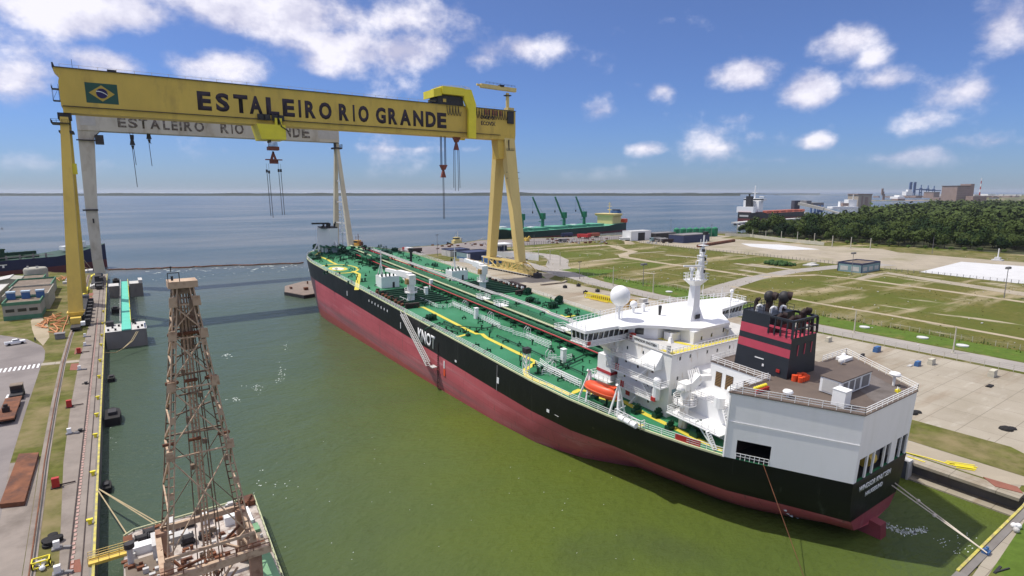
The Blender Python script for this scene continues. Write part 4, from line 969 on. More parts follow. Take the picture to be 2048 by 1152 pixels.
# small deck gear: bollards, winches, hatches, valves ------------------------------------------------
def bitts(x, y, rz=0, s=1.0):
    b = MB(); c_, s_ = cos(rz), sin(rz)
    for d in (-.7, .7): b.tube((x + d * c_ * s, y + d * s_ * s, 0), (x + d * c_ * s, y + d * s_ * s, 1.1 * s), .32 * s, 8); b.tube((x + d * c_ * s, y + d * s_ * s, 1.1 * s), (x + d * c_ * s, y + d * s_ * s, 1.25 * s), .42 * s, 8)
    b.box(x - 1.2 * s, x + 1.2 * s, y - .5 * s, y + .5 * s, 0, .15); return b.build('bollard', m_dgreen, tk)
for (px, py) in ((641, 511), (622, 521), (637, 519), (727, 563), (652, 548), (676, 551), (700, 568), (1035, 608), (1080, 745), (760, 494), (770, 497), (868, 531), (872, 533), (905, 522), (722, 508), (792, 503)): q = D(px, py); bitts(q.x, q.y, .3)
def winch(x, y, rz, s=1.0, m=m_dgreen):
    b = MB(); C_ = Matrix.Translation((x, y, 0)) @ Matrix.Rotation(rz, 4, 'Z'); g = MB()
    g.box(-1.8 * s, 1.8 * s, -.9 * s, .9 * s, 0, .35 * s); g.tube((-1.3 * s, 0, 1.05 * s), (.5 * s, 0, 1.05 * s), .62 * s, 10)
    for q in (-1.3, -.4, .5): g.tube((q * s - .08, 0, 1.05 * s), (q * s + .08, 0, 1.05 * s), 1.0 * s, 12)
    g.box(.8 * s, 1.7 * s, -.6 * s, .6 * s, .3 * s, 1.6 * s); g.tube((-2.2 * s, 0, 1.05 * s), (-1.3 * s, 0, 1.05 * s), .35 * s, 8)
    for v in g.v: b.v.append(tuple(C_ @ Vector(v)))
    b.f = g.f; b.m = g.m; return b.build('winch', m, tk)
for (px, py, rz, s) in ((648, 500, .5, 1.3), (633, 497, .8, 1.2), (668, 500, .2, 1.2), (690, 507, .1, 1.1), (660, 503, .4, 1.0), (715, 506, .2, .9), (1055, 588, .5, 1.1), (1118, 606, .6, 1.2), (1106, 616, .2, 1.0), (1060, 604, .1, .9), (862, 640, .1, .9), (790, 502, .1, .9)):
    q = D(px, py); winch(q.x, q.y, rz, s)
random.seed(11)
def gear(n, s0, s1, w0, w1, hmax=1.2, name='deck_fitting', m=m_dgreen, size=.8):
    for _ in range(n):
        s = random.uniform(s0, s1); w = random.uniform(w0, w1)
        if abs(w) > hb(s, 0) - 1.2: continue
        b = MB(); k = random.random(); z = size * random.uniform(.6, 1.3)
        if k < .35: b.box(w - z * .6, w + z * .6, s - z * .4, s + z * .4, 0, z * .6); b.tube((w, s, z * .6), (w, s, z * 1.3), .12, 6); b.tube((w - .3 * z, s, z * 1.3), (w + .3 * z, s, z * 1.3), .1, 6)
        elif k < .7: b.tube((w, s, 0), (w, s, z * 1.2), .18 * z, 7); b.tube((w, s, z * 1.2), (w + .1, s, z * 1.45), .42 * z, 8)
        else: b.bar((w - z, s, .5), (w + z, s, .5), .25, .25); b.box(w - z, w - z + .2, s - .15, s + .15, 0, .5); b.box(w + z - .2, w + z, s - .15, s + .15, 0, .5); b.tube((w, s, .5), (w, s, 1.1), .12, 6)
        b.build(name, m, tk)
gear(70, 208, 250, -22, 20, size=1.25); gear(46, 205, 246, -12, 12, size=1.7); gear(30, 170, 215, -8, 10, size=1.3); gear(26, 150, 215, -23, -6, size=.8); gear(26, 150, 215, 8, 23, size=.9); gear(40, 60, 150, 9, 24, size=1.0)
gear(34, 62, 118, -24, -5.5, size=.75); gear(20, 42, 64, -22, -6, size=.75); gear(16, 120, 140, -24, -5, size=1.0)
# pipe groups on deck
def pipes(pts_list, r, m, name='deck_pipe', h=.5):
    b = MB()
    for pts in pts_list:
        P = [D(*p) + Vector((0, 0, h)) for p in pts]; b.path(P, r, 6)
        for a, c2 in zip(P[:-1], P[1:]):
            k = max(1, int((c2 - a).length / 4))
            for i in range(k + 1): q = a.lerp(c2, i / k); b.box(q.x - .12, q.x + .12, q.y - .12, q.y + .12, 0, h)
    return b.build(name, m, tk)
pipes([[(994, 674), (1165, 750)], [(1108, 748), (1165, 722)], [(1100, 744), (1172, 712)]], .14, m_dgreen)
pipes([[(850, 662), (880, 648)], [(862, 655), (915, 668)], [(884, 650), (921, 664)], [(888, 646), (926, 661)]], .16, m_dgreen)
pipes([[(905, 655), (975, 660)], [(980, 664), (985, 652)], [(958, 662), (1000, 654)]], .12, m_dgreen)
# manifold gear abreast the hose cranes, port and starboard
b = MB()
for i in range(9):
    s = 123 + i * 2.5; b.tube((-22.5, s, .9), (-6, s, .9), .32, 8, 0); b.tube((-23.2, s, .9), (-22.5, s, .9), .5, 8, 1); b.tube((8.2, s, .9), (22, s, .9), .32, 8, 0); b.tube((22, s, .9), (22.8, s, .9), .5, 8, 1)
for sd in (-1, 1):
    b.box(sd * 23.6 - .3, sd * 23.6 + .3, 120, 147, 0, .5, 2); b.box(sd * 20 - 2, sd * 20 + 2, 121, 122, 0, 1.4, 2)
    for k in range(7): b.box(sd * 22 - .5, sd * 22 + .5, 121 + k * 3.8, 121.8 + k * 3.8, 0, 1.6, 2)
b.build('manifold', [m_dgreen, m_rust, m_exh], tk, smooth=True)
b = MB()
for k in range(4):                                                  # rusty frames with white pads at the far rail
    b.box(22.4, 24.2, 124 + k * 2.6, 124.4 + k * 2.6, 0, 2.2, 0); b.tube((23.0, 124.2 + k * 2.6, 1.6), (22.2, 124.2 + k * 2.6, 1.6), .45, 8, 1)
b.box(22.4, 24.2, 124, 132.4, 1.9, 2.2, 0); b.build('fairlead_frame', [m_exh, m_white], tk)
b = MB()                                                             # raised pipe tables by the winching circle and the bow
for (px, py) in ((733, 531), (648, 508)):
    q = D(px, py)
    for dx in (0, 3.2, 6.4, 9.6):
        for dy in (0, 5): b.box(q.x + dx, q.x + dx + .35, q.y + dy, q.y + dy + .35, 0, 2.8)
    b.box(q.x - .3, q.x + 10.4, q.y - .3, q.y + 5.6, 2.8, 3.0)
    for dx in range(5): b.tube((q.x + dx * 2.3, q.y - .3, 3.3), (q.x + dx * 2.3, q.y + 5.6, 3.3), .3, 6)
b.build('pipe_table', m_pgreen, tk)
# white deckhouses with light masts
def deckhouse(px, py, lx, ly, hh, mast):
    q = D(px, py); b = MB(); b.box(q.x, q.x + lx, q.y, q.y + ly, 0, hh); o = b.build('deckhouse', m_white, tk)
    b = MB()
    for k in range(9): x = q.x + .5 + (k % 5) * (lx - 1) / 4; y = q.y + .6 + (k // 5) * (ly - 1.6); b.tube((x, y, hh), (x, y, hh + .9), .3, 7)
    b.build('roof_vent', m_dgreen, o)
    b = MB(); x, y = q.x + mast * lx, q.y + ly * .5
    b.tube((x, y, hh), (x, y, hh + 9), .22, 7, r2=.12)
    for dx in (-1.1, 1.1): b.bar((x + dx, y + .6, hh), (x, y, hh + 5), .15)
    b.bar((x - .8, y, hh + 7), (x + .8, y, hh + 7), .12); b.build('light_mast', m_white, o)
    b = MB(); b.box(q.x + lx * .62, q.x + lx * .62 + .8, q.y - .03, q.y, 0, 1.9); b.build('door', m_dark, o); return o
deckhouse(763, 577, 6.6, 5.2, 3.9, .15); deckhouse(904, 562, 6.8, 5, 3.6, .35)
# hose handling cranes
def hose_crane(px, py, tip, pedestal=6.0):
    q = D(px, py); b = MB(); b.tube(q, q + Vector((0, 0, pedestal)), 1.15, 12); b.tube(q + Vector((0, 0, pedestal - 2.6)), q + Vector((0, 0, pedestal - 2.4)), 2.0, 12); o = b.build('hose_crane', m_white2, tk)
    rl = MB(); ringp = [q + Vector((2.0 * cos(a), 2.0 * sin(a), pedestal - 2.4)) for a in [i * pi / 5 for i in range(11)]]; rl.rail(ringp, 1.1, 1.2, .08); rl.build('crane_railing', m_white, o)
    b = MB(); t = q + Vector((0, 0, pedestal)); b.box(q.x - 1.1, q.x + 1.1, q.y - 1.3, q.y + 1.3, pedestal, pedestal + 3.0); b.build('crane_house', m_white2, o)
    b = MB(); a = q + Vector((0, .6, pedestal + 2.6)); e = Vector(tip); mid = a.lerp(e, .45); b.bar(a, mid, 1.5, 1.8); b.bar(mid, e, 1.1, 1.1); b.bar(q + Vector((-.8, .8, pedestal + .4)), mid, .45); b.build('jib', m_white, o)
    b = MB(); b.bar(a + Vector((1.0, 0, 1.0)), e + Vector((.6, 0, .6)), .14); b.box(q.x - 1.9, q.x - 1.0, q.y - 1, q.y + .4, pedestal + .2, pedestal + 1.8); b.build('hoist_gear', mat('gear ochre', (.34, .22, .08), .6, .3, 1), o)
    return o
hose_crane(822, 606, (-15.6, 152, 6.2)); hose_crane(965, 582, (11.2, 144, 9.0))
b = MB(); q = D(822, 530); b.tube(q, q + Vector((0, 0, 7)), .55, 8); b.tube(q + Vector((0, 0, 5.6)), q + Vector((0, 0, 7.2)), 1.1, 8); b.build('vent_riser', m_dark, tk)
b = MB(); q = D(1052, 745); q.z = 0
for dx in (-.5, .5):
    for dy in (-.5, .5): b.bar(q + Vector((dx, dy, 0)), q + Vector((dx, dy, 4.4)), .14)
for z in (1.1, 2.2, 3.3): b.bar(q + Vector((-.5, -.5, z)), q + Vector((.5, -.5, z + 1.1)), .1); b.bar(q + Vector((-.5, .5, z + 1.1)), q + Vector((-.5, -.5, z)), .1); b.rail([q + Vector((-.5, -.5, z - .6)), q + Vector((.5, -.5, z - .6))], .1, 1, .1)
b.build('lattice_post', m_white, tk); b = MB(); b.box(q.x - .7, q.x + .7, q.y - .7, q.y + .7, 4.4, 5.5); b.build('monitor_box', m_dark, tk)
# bow loading house
b = MB(); x0, x1, y0, y1 = -13.6, -5.2, 234, 242
b.prism([(x0, y0 + 6), (x0 + 4.2, y0), (x1, y0 + 1), (x1 + 1, y1), (x0 + 2, y1 + 2)], 0, 11.4); bow = b.build('bow_house', m_white, tk)
b = MB(); b.bar((x0 - 2, y0 + 6, .2), (x0 + .3, y0 + 6.2, 4.2), .5); b.bar((x0 + 7.6, y0 - 1.6, .2), (x0 + 6.6, y0 + .4, 5.4), .6); b.build('brace', m_white, bow)
b = MB(); b.bar((-16.5, 238, 13.6), (-8.8, 237, 13.6), .8, .7); b.bar((-9.4, 237, 11.4), (-9.0, 237, 13.8), 1.6, 1.4); b.box(-12.8, -5.4, 235, 241.5, 11.4, 11.9)
for k in range(8): b.bar((-12.5 + k * .95, 236 + (k % 3) * 1.6, 11.9), (-12.3 + k * .95, 236 + (k % 3) * 1.6, 12.6 + (k % 4) * .5), .45)
b.build('roof_gear', m_dark, bow)
b = MB(); mx_ = (-2.8, 236, 0); b.tube(mx_, (-2.8, 236, 20), .45, 8, r2=.28); b.tube((-2.8, 236, 9), (-2.8, 236, 12.5), .8, 8)
b.box(-4.2, -1.0, 235, 237.4, 8.8, 9.0)
for k in range(4): b.bar((-3.8, 236, 13 + k * 1.6), (-1.6, 236, 13 + k * 1.6), .22); b.box(-4.1, -3.5, 235.6, 236.4, 12.6 + k * 1.6, 13.4 + k * 1.6)
b.build('fore_mast', m_white, tk)
# hull marks: KNOT, draught marks, load arrow, tug points ---------------------------------------------
kx0 = D(836, 657).y if False else 0
def side_pt(px, py, w=-25.04):
    d = ray(px, py); k = (SO.x + w) / d.x; P = Vector((0, 0, CAM_H)) + d * k - SO; return Vector((w, P.dot(SU), P.dot(SN)))
ka, kb = side_pt(838, 676), side_pt(872, 690)
text('hull_lettering', 'KNOT', m_white, frame((-25.06, ka.y + .6, -5.6), (0, -1, 0), (0, 0, 1)), ka.y - kb.y, 3.7, hull, .03, .05)
for (px0, py0, px1, py1, wd, m) in ((887.6, 722, 887.6, 737, .5, m_white), (887.6, 738, 887.6, 752, .9, m_orange), (995.5, 755, 995.5, 767, .8, m_white), (694, 582, 694, 591, .5, m_white), (801, 645, 801, 657, .4, m_white), (911, 720.5, 911, 724.5, .8, m_white), (1092, 820, 1094, 827, .8, m_white), (1107, 833, 1113, 837, 1.2, m_white), (611, 538, 611, 543, .5, m_white)):
    a, c2 = side_pt(px0, py0), side_pt(px1, py1); w = -hb(a.y, a.z) - .05
    MB().box(w - .02, w + .03, a.y - wd / 2, a.y + wd / 2, c2.z, a.z).build('hull_mark', m, hull)
for i in range(7):
    a = side_pt(738 + i * 6.1, 601.5 + i * 3.4); MB().box(-25.08, -25.0, a.y - .25, a.y + .25, a.z - .35, a.z + .35).build('hull_mark', m_white, hull)
b = MB(); a = side_pt(876, 690); 
for i in range(15): b.box(-25.09, -25.02, a.y - .5 + (.3 if i % 2 else 0), a.y + .5, -6.4 - i * .55, -6.25 - i * .55)
b.box(-25.09, -25.02, a.y - .08, a.y + .08, -15.8, -3.2); b.build('pilot_ladder', m_exh, hull)
for s in (67.5,):
    b = MB(); b.box(-25.03, -25.0, s - .1, s + .1, -6.4, -.4); b.build('weld_seam', m_mgrey, hull)
# accommodation ladder hanging down the side
b = MB(); A_, B2 = Vector((-25.4, 116, -.1)), Vector((-26.4, 97.5, -9.6))
for dx in (0, -1.1):
    for dz in (0, .95): b.bar(A_ + Vector((dx, 0, dz)), B2 + Vector((dx, 0, dz)), .16, .22)
for i in range(34): p = A_.lerp(B2, i / 33); b.box(p.x - 1.1, p.x, p.y - .16, p.y + .16, p.z - .03, p.z + .05)
b.box(-26.6, -25.2, 95.6, 97.6, -9.9, -9.7); b.build('gangway_ladder', m_lgrey, tk)
# ------------------------------------------------------------------ accommodation block
def win_row(parent, face, pts, w, h, m=m_glass, name='window'):
    """one flat window object per point; face = 'x-' port wall, 'y-' aft wall, 'y+'"""
    for (u, v, z) in pts:
        b = MB()
        if face == 'x-': b.box(u - .04, u + .02, v - w / 2, v + w / 2, z - h / 2, z + h / 2)
        else: b.box(u - w / 2, u + w / 2, v - .04, v + .02, z - h / 2, z + h / 2)
        b.build(name, m, parent)
AX, A0, A1, AH = 14.4, 29.0, 41.5, 11.6
b = MB(); b.box(-AX, AX, A0, A1, 0, AH - .12); b.box(-12.4, 12.4, A1, 46.0, 0, AH - .12); acc = b.build('accommodation', m_white2, tk)
b = MB(); b.box(-AX - .15, AX + .15, A0 - .15, A1, AH - .118, AH)
b.build('bridge_deck', m_lgrey, acc)
b = MB(); b.box(-AX + .3, AX, A0 + .25, A0 + 1.5, AH, AH + .02); b.box(-AX + .3, -AX + 1.3, A0 + 1.5, A0 + 3, AH, AH + .02); b.face([(-9.0, 40, AH + .03), (-10.2, 40, AH + .03), (-7.2, A0 + 1.5, AH + .03), (-5.9, A0 + 1.5, AH + .03)][::-1]); b.build('yellow_walkway', m_lime, acc)
for s_, z, w in [(32, 10.0, .32), (35.5, 10.2, .3), (39.4, 10.0, .3), (33, 7.4, .5), (36.5, 7.2, .4), (39.5, 7.4, .4), (32.6, 4.3, .5), (34, 4.3, .5), (36.6, 4.6, .4), (39.6, 4.4, .4), (33.4, 1.5, .35), (36.3, 1.6, .35), (38.9, 1.6, .35), (40.6, 1.5, .35)]: win_row(acc, 'x-', [(-AX, s_, z)], w, .6)
win_row(acc, 'y-', [(-12.2, A0, 10.6), (-9.4, A0, 10.6), (-12.4, A0, 7.0), (-4.6, A0, 10.6), (-1.6, A0, 10.4), (-12.0, A0, 1.6), (2.2, A0, 10.4)], .4, .62)
b = MB(); b.box(-13.6, -12.6, A0 - .06, A0, 4.0, 5.1, 0); b.box(-AX - .06, -AX, 38.0, 39.0, .8, 2.3, 1); b.build('wall_panel', [m_teal, m_red], acc)
# galleries on the port side, with rails and stairs
for (z, s0, s1, wd) in ((2.9, 31.2, 40.2, 1.9), (5.8, 29.2, 42.6, 2.1), (8.6, 31.0, 41.6, 2.0)):
    b = MB(); b.box(-AX - wd, -AX, s0, s1, z - .25, z); gal = b.build('gallery', m_white, acc)
    rl = MB(); rl.rail([(-AX, s1, z), (-AX - wd + .05, s1, z), (-AX - wd + .05, s0, z), (-AX, s0, z)], 1.05, 1.6, .07, (1, .66, .33)); rl.build('gallery_railing', m_white, gal)
    for sd in (1,): b = MB(); b.box(AX, AX + wd, s0, s1, z - .25, z); b.build('gallery', m_white, acc)
b = MB()
for (z, s0, s1) in ((2.9, 32.2, 34.8), (5.8, 35.4, 32.6), (0.0, 36.8, 34.8)):
    a, c2 = Vector((-AX - .9, s0, z)), Vector((-AX - .9, s1, z + 2.8)); b.bar(a + Vector((-.4, 0, 0)), c2 + Vector((-.4, 0, 0)), .09, .25); b.bar(a + Vector((.4, 0, 0)), c2 + Vector((.4, 0, 0)), .09, .25)
    for i in range(10): p = a.lerp(c2, i / 9); b.box(p.x - .4, p.x + .4, p.y - .12, p.y + .12, p.z - .02, p.z + .03)
b.build('stair', m_white, acc)
b = MB(); b.hexa([(-AX - 2.0, 31.0, 8.6), (-AX, 31.0, 8.6), (-AX, 36.4, 8.6), (-AX - 2.0, 33.4, 8.6)], [(-AX - .05, 31.0, 11.3), (-AX, 31.0, 11.3), (-AX, 33.6, 11.3), (-AX - .05, 33.6, 11.3)]); b.build('canopy_screen', m_white, acc)
b = MB(); b.ball((-AX - 1.4, 30.6, 6.6), .75, 10, 6); b.tube((-AX - 1.4, 30.6, 3.2), (-AX - 1.4, 30.6, 6.4), .7, 10); b.build('vent_drum', m_white, acc)
b = MB()
for (s_, z) in ((40.2, 6.3), (39.6, 6.3), (38.6, 3.4), (38.1, 3.4)): b.tube((-AX - 1.9, s_, z - .4), (-AX - 1.9, s_, z + .7), .16, 6)
b.box(-AX - 2.2, -AX - 1.6, 30.2, 31.1, 3.0, 3.7); b.build('fire_gear', m_red, acc)
b = MB(); b.box(-15.3, -12.6, 42.4, 46.2, 0, 7.2, 0); b.box(-15.4, -12.5, 42.3, 46.3, 3.6, 4.2, 1); b.box(-16.4, -12.4, 42.0, 47.0, 2.2, 2.4, 0)
b.rail([(-16.4, 42, 2.4), (-16.4, 47, 2.4), (-12.5, 47, 2.4)], 1.1, 1.2, .08, (1, .5)); b.build('side_casing', [m_white, m_redp], acc)
# ------------------------------------------------------------------ bridge
BR = 14.4
b = MB()
wing = [(-24.2, 40.6), (-16.8, 40.3), (-13.2, 40.2), (-9.2, 36.5), (-5.8, 35.4), (-5.8, 31.4), (4.6, 31.4), (4.6, 35.4), (9.2, 36.5), (13.2, 40.2), (24.2, 40.6), (24.2, 45.2), (8, 47.4), (-8, 47.4), (-24.2, 45.2)]
b.prism([(-24.5, 40.35), (-16.8, 40.0), (-16.6, 39.2), (-12.8, 38.6), (-9.4, 36.2), (-6.6, 33.2), (-4, 31.2), (4.8, 31.2), (6.6, 33.2), (9.4, 36.2), (12.8, 38.6), (24.5, 40.35), (24.5, 45.5), (8, 47.8), (-8, 47.8), (-24.5, 45.5)], BR - .55, BR, 0)
bridge = b.build('bridge', m_white, tk)
# wing houses, walls leaning outward, real window openings filled with glass
def wall_with_windows(p0, p1, z0, z1, za, zb_, n, gap, lean, parent, mullion=.16, end0=.3, end1=.3):
    """wall from p0 to p1 (2D, seen from outside left to right), window band za..zb_"""
    p0 = Vector((p0[0], p0[1])); p1 = Vector((p1[0], p1[1])); L_ = (p1 - p0).length; u = (p1 - p0) / L_; nrm = Vector((u.y, -u.x))
    def P(t, z, off=0): q = p0 + u * t + nrm * ((z - z0) / (z1 - z0) * lean + off); return (q.x, q.y, z)
    b = MB()
    b.face([P(0, z0), P(L_, z0), P(L_, za), P(0, za)]); b.face([P(0, zb_), P(L_, zb_), P(L_, z1), P(0, z1)])
    w = (L_ - end0 - end1 - gap * (n - 1)) / n
    edges = [(0, end0)] + [(end0 + w * (i + 1) + gap * i, end0 + (w + gap) * (i + 1)) for i in range(n - 1)] + [(L_ - end1, L_)]
    for (a, c2) in edges: b.face([P(a, za), P(c2, za), P(c2, zb_), P(a, zb_)])
    wl_ = b.build('bridge_wall', m_white, parent)
    for i in range(n):
        a = end0 + (w + gap) * i; c2 = a + w
        MB().face([P(a, za, -.10), P(c2, za, -.10), P(c2, zb_, -.10), P(a, zb_, -.10)]).build('window', m_glass, wl_)
    return wl_
Z0, Z1 = AH - .05, BR - .55
wall_with_windows((-23.6, 41.1), (-13.0, 40.8), Z0, Z1, 12.2, 13.62, 8, .22, .45, bridge)
wall_with_windows((13.0, 40.8), (23.6, 41.1), Z0, Z1, 12.2, 13.62, 8, .22, .45, bridge)
wall_with_windows((-23.9, 44.6), (-23.6, 41.1), Z0, Z1, 12.2, 13.62, 3, .22, .35, bridge)
wall_with_windows((23.6, 41.1), (23.9, 44.6), Z0, Z1, 12.2, 13.62, 3, .22, .35, bridge)
wall_with_windows((8, 46.4), (-8, 46.4), Z0, Z1, 12.2, 13.62, 12, .22, .4, bridge)
wall_with_windows((-8, 46.4), (-23.9, 44.6), Z0, Z1, 12.2, 13.62, 11, .22, .35, bridge)
wall_with_windows((23.9, 44.6), (8, 46.4), Z0, Z1, 12.2, 13.62, 11, .22, .35, bridge)
wall_with_windows((-13.0, 40.8), (-9.2, 36.9), Z0, Z1, 12.2, 13.5, 1, .2, .1, bridge, end0=1.2, end1=2.6)
wall_with_windows((9.2, 36.9), (13.0, 40.8), Z0, Z1, 12.2, 13.5, 1, .2, .1, bridge, end0=2.6, end1=1.2)
b = MB(); b.box(-9.2, 9.2, 36.9, 40, Z0 + .06, Z1); b.box(-5.7, 4.6, 31.4, 37, Z0 + .06, BR - .551); b.build('bridge_house', m_white, bridge)
b = MB(); b.prism([(-23.95, 41.1), (-9.2, 40.9), (-9.2, 46), (-23.9, 44.6)], Z0 - .12, Z0); b.prism([(23.95, 41.1), (23.9, 44.6), (9.2, 46), (9.2, 40.9)], Z0 - .12, Z0); b.build('wing_floor', m_white, bridge)
b = MB(); b.box(-.6, -.2, 31.36, 31.4, 12.2, 12.9); b.box(3.0, 3.35, 31.36, 31.4, 12.6, 13.5); b.box(-3.6, -3.2, 31.36, 31.4, 12.0, 12.7); b.build('house_window', m_glass, bridge)
b = MB(); b.box(3.4, 4.6, 30.6, 31.4, 13.2, 13.4); b.bar((3.7, 31, 11.7), (4.0, 30.9, 13.0), .3); b.build('searchlight', m_lgrey, bridge)
b = MB(); b.box(-8.2, -5.8, 34.4, 36.2, AH + .03, AH + 1.5); b.box(-6.2, -5.4, 36.6, 37.4, AH + 1.6, AH + 2.3); b.hexa([(-9.3, 33.6, AH), (-8.3, 33.6, AH), (-8.3, 34.4, AH), (-9.3, 34.4, AH)], [(-9, 34, AH + 1), (-8.6, 34, AH + 1), (-8.6, 34.4, AH + 1), (-9, 34.4, AH + 1)]); b.build('deck_locker', m_white, bridge)
b = MB(); b.prism([(-24.0, Z0 - .13), (-14.42, Z0 - .13), (-14.42, 5.2), (-15.2, 8.4), (-17.4, 10.0)], 42.2, 45.0, 0, 'y'); b.prism([(24.0, Z0 - .13), (14.42, Z0 - .13), (14.42, 5.2), (15.2, 8.4), (17.4, 10.0)], 42.2, 45.0, 0, 'y'); b.build('wing_bracket', m_white2, bridge)
b = MB(); b.box(-24.4, -14.6, 40.0, 41.0, Z0 - .14, Z0 - .02); b.box(14.6, 24.4, 40.0, 41.0, Z0 - .14, Z0 - .02)
b.rail([(-24.4, 43, Z0), (-24.4, 40.0, Z0), (-14.6, 40.0, Z0)], 1.0, 1.1, .07, (1, .66, .33)); b.rail([(14.6, 40.0, Z0), (24.4, 40, Z0), (24.4, 43, Z0)], 1.0, 1.1, .07, (1, .66, .33)); b.build('wing_gallery', m_white, bridge)
rl = MB(); edge = [(-24.3, 40.6, BR), (-24.3, 45.3, BR), (-8, 47.6, BR), (8, 47.6, BR), (24.3, 45.3, BR), (24.3, 40.6, BR)]
rl.rail(edge, 1.05, 1.1, .07, (1, .5)); rl.rail([(24.3, 40.6, BR), (16, 40.3, BR)], 1.05, 1.1, .07, (1, .5)); rl.build('roof_railing', m_white, bridge)
rl = MB(); rl.rail([(AX, A0 + .1, AH), (-AX + .05, A0 + .1, AH), (-AX + .05, A0 + 3.2, AH)], 1.05, 1.0, .07, (1, .5)); rl.rail([(-AX + .05, 38.4, AH), (-AX + .05, 40.2, AH)], 1.05, 1.0, .07, (1, .5)); rl.build('deck_railing', m_white, acc)
b = MB(); b.box(-AX + .0, -AX + .05, 32.2, 38.4, AH + .05, AH + 1.15); bn = b.build('name_board', m_white, acc)
text('board_lettering', 'WINDSOR KNUTSEN', m_dark, frame((-AX - .03, 38.0, AH + .4), (0, -1, 0), (0, 0, 1)), 5.4, .5, bn, .02, .02)
b = MB(); b.tube((-14.0, 30.2, AH), (-14.0, 30.2, AH + 1.4), .38, 8); b.build('deck_post', m_lgrey, acc)
b = MB(); b.box(-13.6, -12.6, 39.2, 40.0, AH + .02, AH + 1.0); b.box(11.4, 12.2, 39.2, 40, AH + .02, AH + .9); b.box(-24.2, -23.4, 39.95, 40.02, Z0 + .2, Z0 + .9); b.build('life_ring', m_red, bridge)
# radomes and aerials on the bridge roof
b = MB(); b.ball((-13.0, 43.6, 19.0), 1.95, 20, 12, 0, 1.04); b.tube((-13, 43.6, BR), (-13, 43.6, 17.2), .28, 8); b.tube((-13.0, 43.6, 16.9), (-13, 43.6, 17.3), .8, 10)
for a in range(4): b.bar((-13 + .9 * cos(a * pi / 2), 43.6 + .9 * sin(a * pi / 2), BR), (-13 + .7 * cos(a * pi / 2), 43.6 + .7 * sin(a * pi / 2), 17), .12)
b.build('radome', m_white, bridge, smooth=True)
b = MB(); b.ball((-6.9, 45.6, 16.2), .75, 14, 8); b.tube((-6.9, 45.6, BR), (-6.9, 45.6, 15.6), .3, 8); b.ball((21.6, 42.6, 16.6), .45, 10, 6); b.tube((21.6, 42.6, BR), (21.6, 42.6, 16.3), .12, 6); b.box(-4.4, -3.8, 45.2, 45.8, BR, BR + 1.6); b.build('small_dome', m_white, bridge, smooth=True)
b = MB()
for (x, y, z) in ((-20, 41.5, 3.2), (-1.4, 46.8, 2.6), (4.5, 46, 2.2), (11.5, 43, 4.6), (13, 45, 2), (17, 44, 2), (19.5, 41.4, 3), (7.0, 33, 4.4), (15.5, 41, 4.0)): b.tube((x, y, BR), (x, y, BR + z), .06, 5)
b.build('whip_aerial', m_white, bridge)
b = MB(); b.tube((-3.3, 41.8, BR), (-3.3, 41.8, BR + 1.5), .22, 8, r2=.35); b.tube((-3.3, 41.8, BR + 1.5), (-3.3, 41.8, BR + 1.9), .35, 8); b.box(-1.2, -.4, 37.2, 37.8, BR + .5, BR + .7); b.box(-.9, -.7, 37.4, 37.6, BR, BR + .5); b.box(-2.4, -1.4, 46.4, 46.7, BR + 1, BR + 1.2); b.build('compass', m_dark, bridge)
# radar mast
mb = MB(); X, Y = 0, 36.4
mb.hexa([(X - 2.0, Y - 1.1, BR), (X + 1.9, Y - 1.3, BR), (X + 1.9, Y + 1.6, BR), (X - 2.0, Y + 1.6, BR)], [(X - .95, Y - .7, BR + 2.6), (X + .95, Y - .7, BR + 2.6), (X + .95, Y + .9, BR + 2.6), (X - .95, Y + .9, BR + 2.6)])
mb.hexa([(X - .95, Y - .7, BR + 2.6), (X + .95, Y - .7, BR + 2.6), (X + .95, Y + .9, BR + 2.6), (X - .95, Y + .9, BR + 2.6)], [(X - .8, Y - .55, 21.2), (X + .8, Y - .55, 21.2), (X + .8, Y + .7, 21.2), (X - .8, Y + .7, 21.2)])
mb.hexa([(X - .8, Y - .55, 21.2), (X + .8, Y - .55, 21.2), (X + .8, Y + .7, 21.2), (X - .8, Y + .7, 21.2)], [(X - 2.2, Y - 1.2, 22.4), (X + 2.2, Y - 1.2, 22.4), (X + 2.2, Y + 1.4, 22.4), (X - 2.2, Y + 1.4, 22.4)])
mb.hexa([(X + .5, Y - .5, 22.4), (X + 1.7, Y - .5, 22.4), (X + 1.7, Y + .6, 22.4), (X + .5, Y + .6, 22.4)], [(X + .9, Y - .25, 28.6), (X + 1.4, Y - .25, 28.6), (X + 1.4, Y + .3, 28.6), (X + .9, Y + .3, 28.6)])
mb.tube((X + 1.15, Y, 28.6), (X + 1.15, Y, 31.4), .14, 6)
mast = mb.build('radar_mast', m_white, tk)
b = MB(); b.tube((X - 1.5, Y, 22.4), (X - 1.5, Y, 24.4), .3, 8); b.box(X - 1.9, X - 1.1, Y - .4, Y + .4, 24.3, 24.8); b.bar((X - 3.1, Y + .8, 25.1), (X + .6, Y - .9, 25.1), .3, .28); sc2 = b.build('radar_scanner', m_white, mast)
b = MB(); b.rail([(X - 2.2, Y - 1.2, 22.4), (X + 2.2, Y - 1.2, 22.4), (X + 2.2, Y + 1.4, 22.4), (X - 2.2, Y + 1.4, 22.4), (X - 2.2, Y - 1.2, 22.4)], 1.2, .8, .07, (1, .5))
